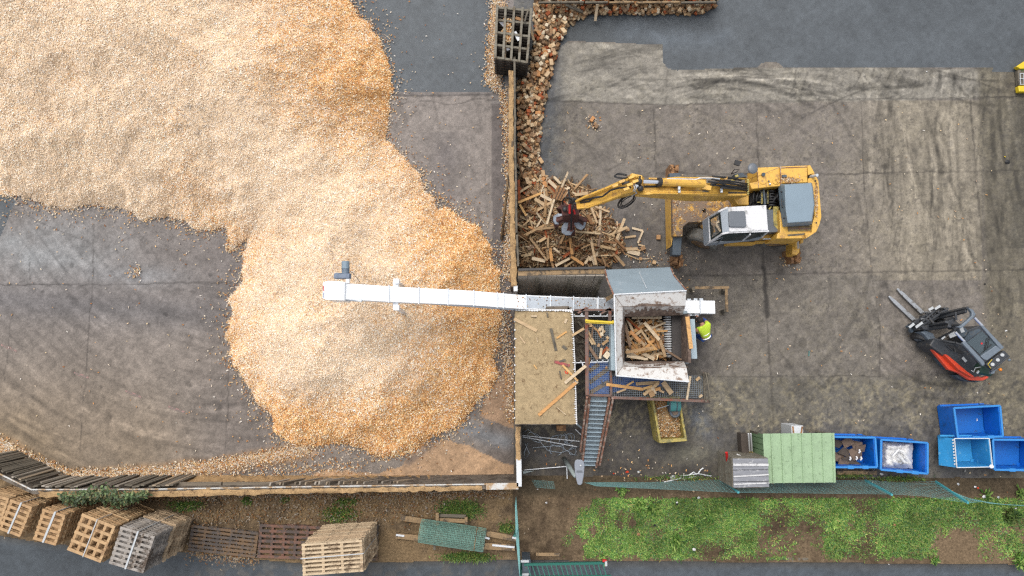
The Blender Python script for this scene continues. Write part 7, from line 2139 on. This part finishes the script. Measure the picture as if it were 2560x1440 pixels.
# wire mesh roll on planks
ro = thing('mesh_roll', 'rolled up green wire mesh lying on planks on the verge', 'mesh roll', ZM(2000, 640))
c0, c1 = ZM(1775, 600, .54), ZM(2245, 670, .54)
ax = (c1 - c0).normalized()
sd2 = ax.cross(UPZ).normalized()
m_ = MB()
for k in range(58):
    c = c0.lerp(c1, k / 57)
    for w0 in (0,):
        pts = [c + (sd2 * math.cos(t) * (.36 + .012 * math.sin(5 * t + k)) + UPZ * math.sin(t) * .27) for t in [2 * math.pi * q / 14 for q in range(15)]]
        m_.tube(pts, .005, 3)
for q in range(34):
    t = 2 * math.pi * q / 34
    o_ = sd2 * math.cos(t) * .36 + UPZ * math.sin(t) * .27
    m_.tube([c0 + o_, c0.lerp(c1, .5) + o_ * 1.02, c1 + o_], .005, 3)
for rr_, nn_ in ((.27, 40),):
    for k in range(40):
        c = c0.lerp(c1, k / 39)
        m_.tube([c + (sd2 * math.cos(t) + UPZ * math.sin(t) * .72) * rr_ for t in [2 * math.pi * q / 12 for q in range(13)]], .005, 3)
m_.build('wire_coil', 'rollgreen', ro)
MB().tube([c0.lerp(c1, .86) + (sd2 * math.cos(t) + UPZ * math.sin(t) * .75) * .375 for t in [2 * math.pi * q / 16 for q in range(17)]], .012, 4).build('tie_cord', 'timber', ro)
tag(MB().beam(ZM(1635, 505, .2), ZM(1900, 545, .2), .17, .1).build('beam', 'timber'), 'brown squared beam under the far end of the mesh roll', 'beam')
tag(MB().beam(ZM(1600, 635, .2), ZM(1830, 660, .2), .17, .1).build('beam', 'timber'), 'brown squared beam under the near left end of the mesh roll', 'beam')
tag(MB().beam(ZM(2240, 615, .2), ZM(2480, 660, .2), .17, .1).build('beam', 'timber'), 'brown squared beam sticking out right of the mesh roll, upper of two', 'beam')
tag(MB().beam(ZM(2230, 710, .2), ZM(2465, 722, .2), .2, .1).build('beam', 'timber'), 'brown squared beam sticking out right of the mesh roll, lower of two', 'beam')
for a, b, l in (((1600, 632), (1660, 640), 'white plate on the near left beam end'), ((2300, 706), (2462, 722), 'long white plate on the lower right beam'), ((2445, 650), (2480, 658), 'small white plate on the upper right beam end'), ((2245, 650), (2280, 660), 'white plate at the right end of the mesh roll')):
    tag(MB().beam(ZM(*a, .265), ZM(*b, .265), .06, .015).build('metal_plate', 'whitesteel'), l, 'plate')
pr = thing('wooden_rack', 'small timber rack standing behind the mesh roll on the grass', 'rack', ZM(2010, 500))
MB().beam(ZM(1900, 470, .4), ZM(1902, 560, .4), .1, .08).beam(ZM(1915, 522, .35), ZM(2105, 530, .35), .12, .05).beam(ZM(2110, 500, .4), ZM(2110, 555, .4), .09, .08).build('rail', 'timber', pr)
MB().beam(ZM(1915, 490, .3), ZM(2110, 496, .3), .1, .04).beam(ZM(1880, 690, .3), ZM(1880, 740, .3), .07, .07).build('dark_rail', 'oldtimber', pr)
# yellow machine corner at the right edge
ym = thing('yellow_machine', 'corner of a yellow machine with guard grid at the right edge of the photo', 'machine', P(2560, 190))
MB().prism([P(2541, 166, .25), P(2562, 152, .25), P(2640, 130, .25), P(2640, 165, .25), P(2552, 172, .25)], .08).prism([P(2546, 214, .25), P(2640, 212, .25), P(2640, 228, .25), P(2548, 229, .25)], .08).build('body', 'yellowpaint', ym, .02)
MB().prism([P(2545, 174, .2), P(2640, 174, .2), P(2640, 213, .2), P(2547, 213, .2)], .04).build('housing', 'oldtimber', ym, .02)
m_ = MB()
for k in range(8):
    m_.beam(P(2550 + k * 9, 184, .22), P(2551 + k * 9, 211, .22), .02, .02)
for y in (184, 197, 211):
    m_.beam(P(2549, y, .225), P(2630, y, .225), .02, .02)
m_.build('guard_grid', 'lens', ym)

# ---------------------------------------------------------------- grass, weeds, bush
def leaf_mesh(name, x, y, z, L_, W_, up, cols, rs, mat='leaf'):
    n = len(x)
    a = rs.rand(n) * 6.283
    e = rs.uniform(*up, n)
    d = np.stack([np.cos(a) * np.cos(e), np.sin(a) * np.cos(e), np.sin(e)], 1)
    s_ = np.stack([-np.sin(a), np.cos(a), rs.randn(n) * .25], 1)
    c = np.stack([x, y, z], 1)
    V = np.stack([c - s_ * W_[:, None] * .3, c + s_ * W_[:, None] * .3, c + d * L_[:, None] * .55 + s_ * W_[:, None] * .5, c + d * L_[:, None] - np.array([0, 0, .25]) * L_[:, None], c + d * L_[:, None] * .55 - s_ * W_[:, None] * .5], 1)
    F = np.arange(5 * n).reshape(-1, 5)
    return np_mesh(name, V.reshape(-1, 3), F, mat, np.repeat(cols, 5, 0))
GREENS = np.array([alb(104, 146, 62), alb(132, 168, 76), alb(72, 116, 48), alb(158, 184, 96), alb(92, 134, 82), alb(166, 156, 90)])
rs = np.random.RandomState(3)
gx_, gy_ = rs.uniform(0, 17.4, 330000), rs.uniform(-7.0, -4.6, 330000)
gpx, gpy = pix(gx_, gy_)
n_ = fbm(gx_ * 1.1, gy_ * 1.1, 401, 4)
n2_ = fbm(gx_ * 4, gy_ * 4, 411, 3)
den = sstep(.40, .50, n_ + .03 + .18 * (n2_ - .5) + .16 * sstep(1480, 1620, gpx) - .22 * sstep(2250, 2400, gpx) * sstep(1300, 1330, gpy))
den *= sstep(1470, 1545, gpx + (gpy - 1230) * 0.55 + (n2_ - .5) * 60)
den *= 1 - .93 * inpoly(gpx + (n2_ - .5) * 30, gpy, [(1885, 1312), (2050, 1312), (2056, 1392), (1880, 1392)])
den *= 1 - .72 * inpoly(gpx + (n2_ - .5) * 60, gpy + (n2_ - .5) * 30, [(2340, 1318), (2700, 1305), (2700, 1400), (2350, 1395)])
den *= 1 - .9 * np.exp(-(((gpx - 1640) / 45) ** 2 + ((gpy - 1330) / 30) ** 2)) - .8 * np.exp(-(((gpx - 1800) / 60) ** 2 + ((gpy - 1250) / 14) ** 2)) * 0
lim = sstep(1206, 1226, gpy) * sstep(1402, 1392, gpy)
lim = np.where(gpx > 2340, sstep(1196, 1206, gpy), lim) * sstep(1402, 1392, gpy)
den *= 0.3 + 0.7 * sstep(.36, .52, fbm(gx_ * 3.2, gy_ * 3.2, 431, 3))
k = rs.rand(len(gx_)) < den * lim * .80 * sstep(1404, 1372, gpy + (n2_ - .5) * 40)
gx_, gy_, n_, n2_ = gx_[k], gy_[k], n_[k], n2_[k]
n = len(gx_)
col = GREENS[rs.choice(6, n, p=[.28, .24, .2, .1, .12, .06])] * (0.5 + 1.75 * fbm(gx_ * 1.7, gy_ * 1.7, 421, 4))[:, None] * np.where(fbm(gx_ * 0.9, gy_ * 2, 425, 3) > .56, 1.0, .86)[:, None]
tag(leaf_mesh('grass', gx_, gy_, np.full(n, .08), rs.gamma(4, .013, n) + .025, rs.uniform(.012, .032, n), (.05, .9), col * np.array([.97, .93, 1.0]), rs), kind='stuff')
# grass patches on the chip strewn strip and small weeds
gx2, gy2 = [], []
for (x, y, rx, ry, q) in ((1150, 1272, 46, 20, 2600), (870, 1250, 22, 8, 500), (850, 1282, 40, 18, 1100), (620, 1250, 9, 9, 320), (1170, 1390, 55, 10, 1700), (470, 1262, 40, 12, 600), (1265, 1318, 18, 14, 300), (715, 1246, 10, 6, 120), (2075, 1190, 8, 5, 90), (2120, 1186, 50, 5, 500), (1700, 1192, 100, 5, 300), (2250, 1195, 60, 5, 500)):
    a, r_ = rs.rand(q) * 6.283, np.sqrt(rs.rand(q)) * (1 + .3 * rs.randn(q))
    w_ = [P(x + rx * r_[i] * math.cos(a[i]), y + ry * r_[i] * math.sin(a[i])) for i in range(q)]
    gx2 += [v.x for v in w_]; gy2 += [v.y for v in w_]
gx2, gy2 = np.array(gx2), np.array(gy2)
n = len(gx2)
tag(leaf_mesh('grass', gx2, gy2, np.full(n, .1), rs.uniform(.06, .16, n), rs.uniform(.01, .022, n), (.3, 1.3), GREENS[rs.choice(6, n)] * rs.uniform(.5, 1.1, n)[:, None], rs), kind='stuff')
def weed(x, y, r_, label, n=46, seed=0, tone=1.0):
    rw_ = np.random.RandomState(seed)
    c = P(x, y)
    xx, yy = c.x + rw_.randn(n) * r_ * .3, c.y + rw_.randn(n) * r_ * .3
    o = leaf_mesh('weed', xx, yy, .1 + rw_.rand(n) * .1, rw_.uniform(.5, 1, n) * r_, rw_.uniform(.025, .05, n), (.2, 1.1), GREENS[rw_.choice(4, n)] * tone * rw_.uniform(.7, 1.2, n)[:, None], rw_)
    # origin at the base
    v = Vector((c.x, c.y, .08))
    o.data.transform(Matrix.Translation(-v))
    o.location = v
    tag(o, label, 'weed')
weed(1690, 1352, .3, 'large leafy weed in the lower middle of the grass verge', 90, 1)
weed(1595, 1266, .28, 'bright leafy weed near the fence at the left of the grass', 80, 2)
weed(1632, 1270, .3, 'bluish green leafy weed beside a darker clump near the fence', 90, 3, .8)
weed(2518, 1288, .3, 'dark spiky weed clump near the right edge below the fence', 110, 4, .45)
weed(2540, 1398, .28, 'pale grass tuft growing over the kerb at the lower right', 120, 5, 1.2)
weed(1720, 1305, .26, 'yellowish green weed in the middle of the grass verge', 70, 6, 1.1)
weed(2330, 1398, .18, 'small yellow green weed on the kerb', 50, 7, 1.1)
weed(1505, 1392, .16, 'small bright weed left of the red gate latch', 40, 8, 1.15)
weed(1555, 1225, .22, 'leafy weed at the top left corner of the grass', 60, 9)
weed(2543, 1230, .22, 'leafy weed among litter right of the bins', 70, 10, .8)
weed(2460, 1236, .2, 'low weed among litter below the blue bin corner', 60, 11, .8)
weed(2546, 182, .12, 'small weed at the yellow machine corner', 40, 12, .8)
weed(1770, 1285, .25, 'broad leafy weed right of the yellowish weed', 70, 13)
# ivy bush over the wall
bu = thing('bush', 'dark green ivy bush growing over the low wall beside the pallet stacks', 'bush', P(262, 1245))
rs = np.random.RandomState(15)
n = 1150
u_ = rs.rand(n)
lump = .5 + .5 * np.sin(u_ * 19) * np.sin(u_ * 7 + 1)
px_ = 152 + u_ * 218 + rs.randn(n) * 3
v_ = np.clip(.5 + rs.randn(n) * .24, 0, 1.1)
ends_ = np.sin(np.pi * np.clip(u_, 0, 1)) ** .4
py_ = 1241 + (v_ - .45) * (32 + 22 * lump) * ends_ + 5 * np.sin(u_ * 11) + rs.randn(n) * 3
hz_ = np.where(py_ < 1240, 1.95 - .2 * v_, 1.75 - 1.1 * (v_ - .4)) + rs.randn(n) * .10
pts = np.array([list(P(px_[i], py_[i], max(.3, hz_[i]))) for i in range(n)])
col = np.array([alb(96, 120, 76), alb(122, 144, 92), alb(76, 96, 62), alb(146, 142, 98), alb(110, 126, 96)])[rs.choice(5, n)] * rs.uniform(.6, 1.15, n)[:, None]
o = leaf_mesh('foliage', pts[:, 0], pts[:, 1], pts[:, 2], rs.uniform(.05, .11, n), rs.uniform(.04, .08, n), (-.5, .9), col, rs)
o.data.transform(Matrix.Translation(-Vector(bu.location)))
o.parent = bu
st4 = MB()
for k in range(14):
    x = 165 + k * 15
    st4.tube([P(x, 1250, .1), P(x + rw.uniform(-8, 8), 1240, 1.0), P(x + rw.uniform(-12, 12), 1228, 1.75)], .012, 4)
st4.build('stem', 'stump', bu)

# ---------------------------------------------------------------- litter
LI = [(1366, 1257, 'white', .09, 'white plastic scrap lying on bare soil left of the grass'), (1344, 1223, 'white', .06, 'small white scrap beside the collapsed mesh piece'), (1692, 1256, 'white', .08, 'white scrap beside a black one on the grass'), (1692, 1260, 'blackrubber', .09, 'black scrap beside a white one on the grass'),
      (1746, 1244, 'lens', .12, 'crumpled bluish white scrap below the fence'), (1735, 1374, 'pastwhite', .14, 'crumpled pale scrap low on the grass verge'), (1596, 1336, 'stump', .14, 'orange brown wood piece lying on the grass'), (1715, 1302, 'grabred', .14, 'red brown leaf heap on the grass'),
      (1637, 1313, 'blackrubber', .1, 'round black scrap on the grass'), (2237, 1312, 'stump', .12, 'orange wood chip lying at the bare patch corner'), (2461, 1242, 'white', .16, 'white plastic cup among litter right of the bins'), (2445, 1220, 'orangered', .09, 'orange scrap among litter below the bin corner'),
      (2438, 1217, 'white', .1, 'white scrap among litter below the bin corner'), (2395, 1210, 'lens', .14, 'grey plastic sheet scrap among litter by the fence end'), (2184, 1178, 'pastwhite', .16, 'white plastic scrap between the two filled bins'), (2205, 1185, 'pastwhite', .14, 'grey plastic scrap below the film filled bin'),
      (2286, 1195, 'white', .06, 'small white dot below the film filled bin'), (2496, 1243, 'lens', .1, 'pale scrap at the far litter end'), (2539, 1271, 'white', .07, 'white scrap by the curving fence'), (2515, 827, 'white', .1, 'white scrap on the concrete right of the forklift'),
      (1683, 1194, 'lens', .22, 'bent grey metal scrap below the concrete edge'), (1597, 1180, 'lens', .12, 'grey metal scrap beside an orange one at the yard edge'), (1568, 1180, 'orangered', .12, 'orange scrap at the yard edge near the lamp'), (1534, 1184, 'orangered', .06, 'small orange scrap near the lamp head'),
      (1627, 1197, 'yellowpaint', .09, 'yellow scrap in the gutter strip by the fence'), (1668, 1199, 'stump', .08, 'orange ball like scrap in the gutter strip'), (1640, 1198, 'stump', .09, 'brown scrap beside the yellow one'), (2512, 392, 'yellowpaint', .07, 'yellow leaf on the dark concrete at the right'), (2518, 405, 'blackrubber', .22, 'dark twig heap on the concrete at the right edge'),
      (2462, 710, 'blackrubber', .09, 'dark lump on the concrete behind the forklift'), (1842, 410, 'blackrubber', .0, ''), (2445, 1405, 'white', .05, 'white dot at the kerb'), (2222, 1411, 'white', .05, 'white speck on the road'), (2317, 179, 'white', .06, 'pale ring on the concrete near the yard end'), (1448, 1190, 'blackrubber', .0, '')]
rl = random.Random(31)
for x, y, mt, s_, l in LI:
    if not s_:
        continue
    n = 8
    gz = .14 if y > 1210 and y < 1400 else .03
    ctr = P(x, y, gz)
    pts = [ctr + Vector((math.cos(6.283 * k / n) * s_ * .5 * rl.uniform(.6, 1.1), math.sin(6.283 * k / n) * s_ * .4 * rl.uniform(.6, 1.1), rl.uniform(-.01, .02))) for k in range(n)]
    m_ = MB().add(pts + [ctr + Vector((0, 0, .03 + s_ * .12)), ctr - UPZ * .02], [(k, (k + 1) % n, n) for k in range(n)] + [((k + 1) % n, k, n + 1) for k in range(n)])
    tag(m_.build('litter', mt), l, 'litter')
sw_ = MB()
for q in ([(1700, 1190), (1722, 1188), (1745, 1184), (1765, 1188), (1778, 1190)], [(1745, 1184), (1752, 1174), (1758, 1170)], [(1700, 1192), (1712, 1200)], [(1660, 1205), (1700, 1196), (1740, 1192)], [(1722, 1188), (1734, 1180), (1742, 1186)]):
    sw_.tube([P(x, y, .06) for x, y in q], .022, 5)
tag(sw_.build('plastic_strip', 'lens'), 'twisted grey plastic strips lying along the yard edge left of the crate', 'strip')
tag(MB().tube([P(2023, 877, .02), P(2022, 890, .02)], .014, 5).build('green_stick', 'teal'), 'small green stick lying on the concrete', 'stick')

# ---------------------------------------------------------------- worker
wk = thing('person', 'worker in a yellow and white high visibility vest bending over beside the shredder', 'person', P(1764, 842))
def skin_body(name, mat, joints, edges, parent, sub=2):
    org = world_of(parent)
    me = bpy.data.meshes.new(name)
    me.from_pydata([tuple(Vector(p) - org) for p, _ in joints], edges, [])
    me.materials.append(MATS[mat])
    o = bpy.data.objects.new(name, me)
    COL.objects.link(o)
    o.parent = parent
    md = o.modifiers.new('skin', 'SKIN')
    md.use_smooth_shade = True
    sv = me.skin_vertices[0].data
    for i, (_, r_) in enumerate(joints):
        sv[i].radius = r_ if isinstance(r_, tuple) else (r_, r_)
    sv[0].use_root = True
    o.modifiers.new('subdiv', 'SUBSURF').levels = sub
    o.modifiers['subdiv'].render_levels = sub
    return o
pel = P(1766, 843, .98)
chest = P(1760, 822, 1.26)
neck = P(1754, 808, 1.34)
head = P(1750, 801, 1.33)
fwd_ = (neck - pel)
fwd_.z = 0
fwd_.normalize()
sdv = fwd_.cross(UPZ).normalized()      # the person's right hand side
def hand_chain(wr, d, side):
    """Palm with four curled fingers and a thumb."""
    j, e = [], []
    palm = wr + d * .085
    j.append((palm, .022))
    for k in range(4):
        b = palm + side * (.027 - .018 * k) + d * .02
        m1 = b + d * (.035 - .004 * abs(k - 1)) - UPZ * .012
        t1 = m1 + d * .012 - UPZ * .035
        j += [(b, .010), (m1, .009), (t1, .008)]
        n0 = len(j) - 3
        e += [(0, n0), (n0, n0 + 1), (n0 + 1, n0 + 2)]
    tb = wr + d * .035 + side * .035
    j += [(tb, .012), (tb + d * .03 + side * .015 - UPZ * .02, .010)]
    n0 = len(j) - 2
    e += [(0, n0), (n0, n0 + 1)]
    return j, e
shR, shL = chest + sdv * .19 + fwd_ * .06, chest - sdv * .19 + fwd_ * .06
elR, elL = shR + sdv * .02 + fwd_ * .16 - UPZ * .22, shL - sdv * .10 + fwd_ * .10 - UPZ * .2
wrR, wrL = elR + fwd_ * .14 - sdv * .06 - UPZ * .14, elL + fwd_ * .15 - sdv * .08 - UPZ * .1
hipR, hipL = pel + sdv * .09 - UPZ * .04, pel - sdv * .09 - UPZ * .04
knR, knL = hipR + fwd_ * .08 - UPZ * .44, hipL + fwd_ * .1 - UPZ * .44
anR, anL = knR - fwd_ * .03 + UPZ * (.09 - knR.z), knL + fwd_ * .02 + UPZ * (.09 - knL.z)
J = [(pel, (.15, .11)), (pel.lerp(chest, .5), (.135, .10)), (chest, (.17, .11)), (neck, .06), (head, (.085, .10)), (head + fwd_ * .07 - UPZ * .02, (.075, .085)), (shR, .075), (elR, .05), (wrR, .034), (shL, .075), (elL, .05), (wrL, .034),
     (hipR, .095), (knR, .065), (anR, .045), (anR + fwd_ * .14 - UPZ * .04, .035), (hipL, .095), (knL, .065), (anL, .045), (anL + fwd_ * .14 - UPZ * .04, .035)]
E_ = [(0, 1), (1, 2), (2, 3), (3, 4), (4, 5), (2, 6), (6, 7), (7, 8), (2, 9), (9, 10), (10, 11), (0, 12), (12, 13), (13, 14), (14, 15), (0, 16), (16, 17), (17, 18), (18, 19)]
for wr, el, s_ in ((wrR, elR, -1), (wrL, elL, 1)):
    hj, he = hand_chain(wr, (wr - el).normalized(), sdv * s_)
    b0 = len(J)
    J += hj
    E_ += [(a + b0, b + b0) for a, b in he] + [(8 if s_ < 0 else 11, b0)]
skin_body('body', 'skin', J, E_, wk)
skin_body('vest', 'hivis', [(pel.lerp(chest, .02), (.172, .135)), (pel.lerp(chest, .5), (.165, .127)), (chest, (.20, .135)), (chest.lerp(neck, .6), (.11, .08)), (shR, .095), (shR.lerp(elR, .6), .075), (shL, .095), (shL.lerp(elL, .6), .075)], [(0, 1), (1, 2), (2, 3), (2, 4), (4, 5), (2, 6), (6, 7)], wk)
skin_body('sleeve', 'navy', [(shR.lerp(elR, .5), .072), (elR, .062), (elR.lerp(wrR, .9), .045)], [(0, 1), (1, 2)], wk)
skin_body('sleeve', 'navy', [(shL.lerp(elL, .5), .072), (elL, .062), (elL.lerp(wrL, .9), .045)], [(0, 1), (1, 2)], wk)
skin_body('trousers', 'navy', [(pel - fwd_ * .06, (.175, .15)), (pel.lerp(chest, .2), (.155, .11)), (hipR, .12), (knR, .08), (knR.lerp(anR, .9), .065), (hipL, .12), (knL, .08), (knL.lerp(anL, .9), .065)], [(0, 1), (0, 2), (2, 3), (3, 4), (0, 5), (5, 6), (6, 7)], wk)
for an in (anR, anL):
    skin_body('boot', 'boot', [(an + UPZ * .05, .055), (an - UPZ * .03, .05), (an + fwd_ * .15 - UPZ * .045, .042)], [(0, 1), (1, 2)], wk)
MB().ball(head + fwd_ * .02 + UPZ * .02, .115, .115, .11, 16, 10).build('hair', 'hair', wk, smooth=True)
fc = head + fwd_ * .12 - UPZ * .05
MB().ball(fc + fwd_ * .03, .018).build('nose', 'skin', wk, smooth=True)
for s_ in (-1, 1):
    MB().ball(head + sdv * .105 * s_ + fwd_ * .03, .02, .025, .03).build('ear', 'skin', wk, smooth=True)
    MB().ball(fc + sdv * .035 * s_ + UPZ * .02, .012).build('eye', 'white', wk, smooth=True)
MB().box(fc + fwd_ * .01 - UPZ * .04, (.04, .012, .012)).build('mouth', 'grabred', wk)
for t in (.52, .06):
    a, b = pel.lerp(chest, t - .07), pel.lerp(chest, t + .07)
    r_ = (.190, .150) if t > .3 else (.186, .148)
    skin_body('reflective_band', 'reflect', [(a, r_), (b, r_)], [(0, 1)], wk)
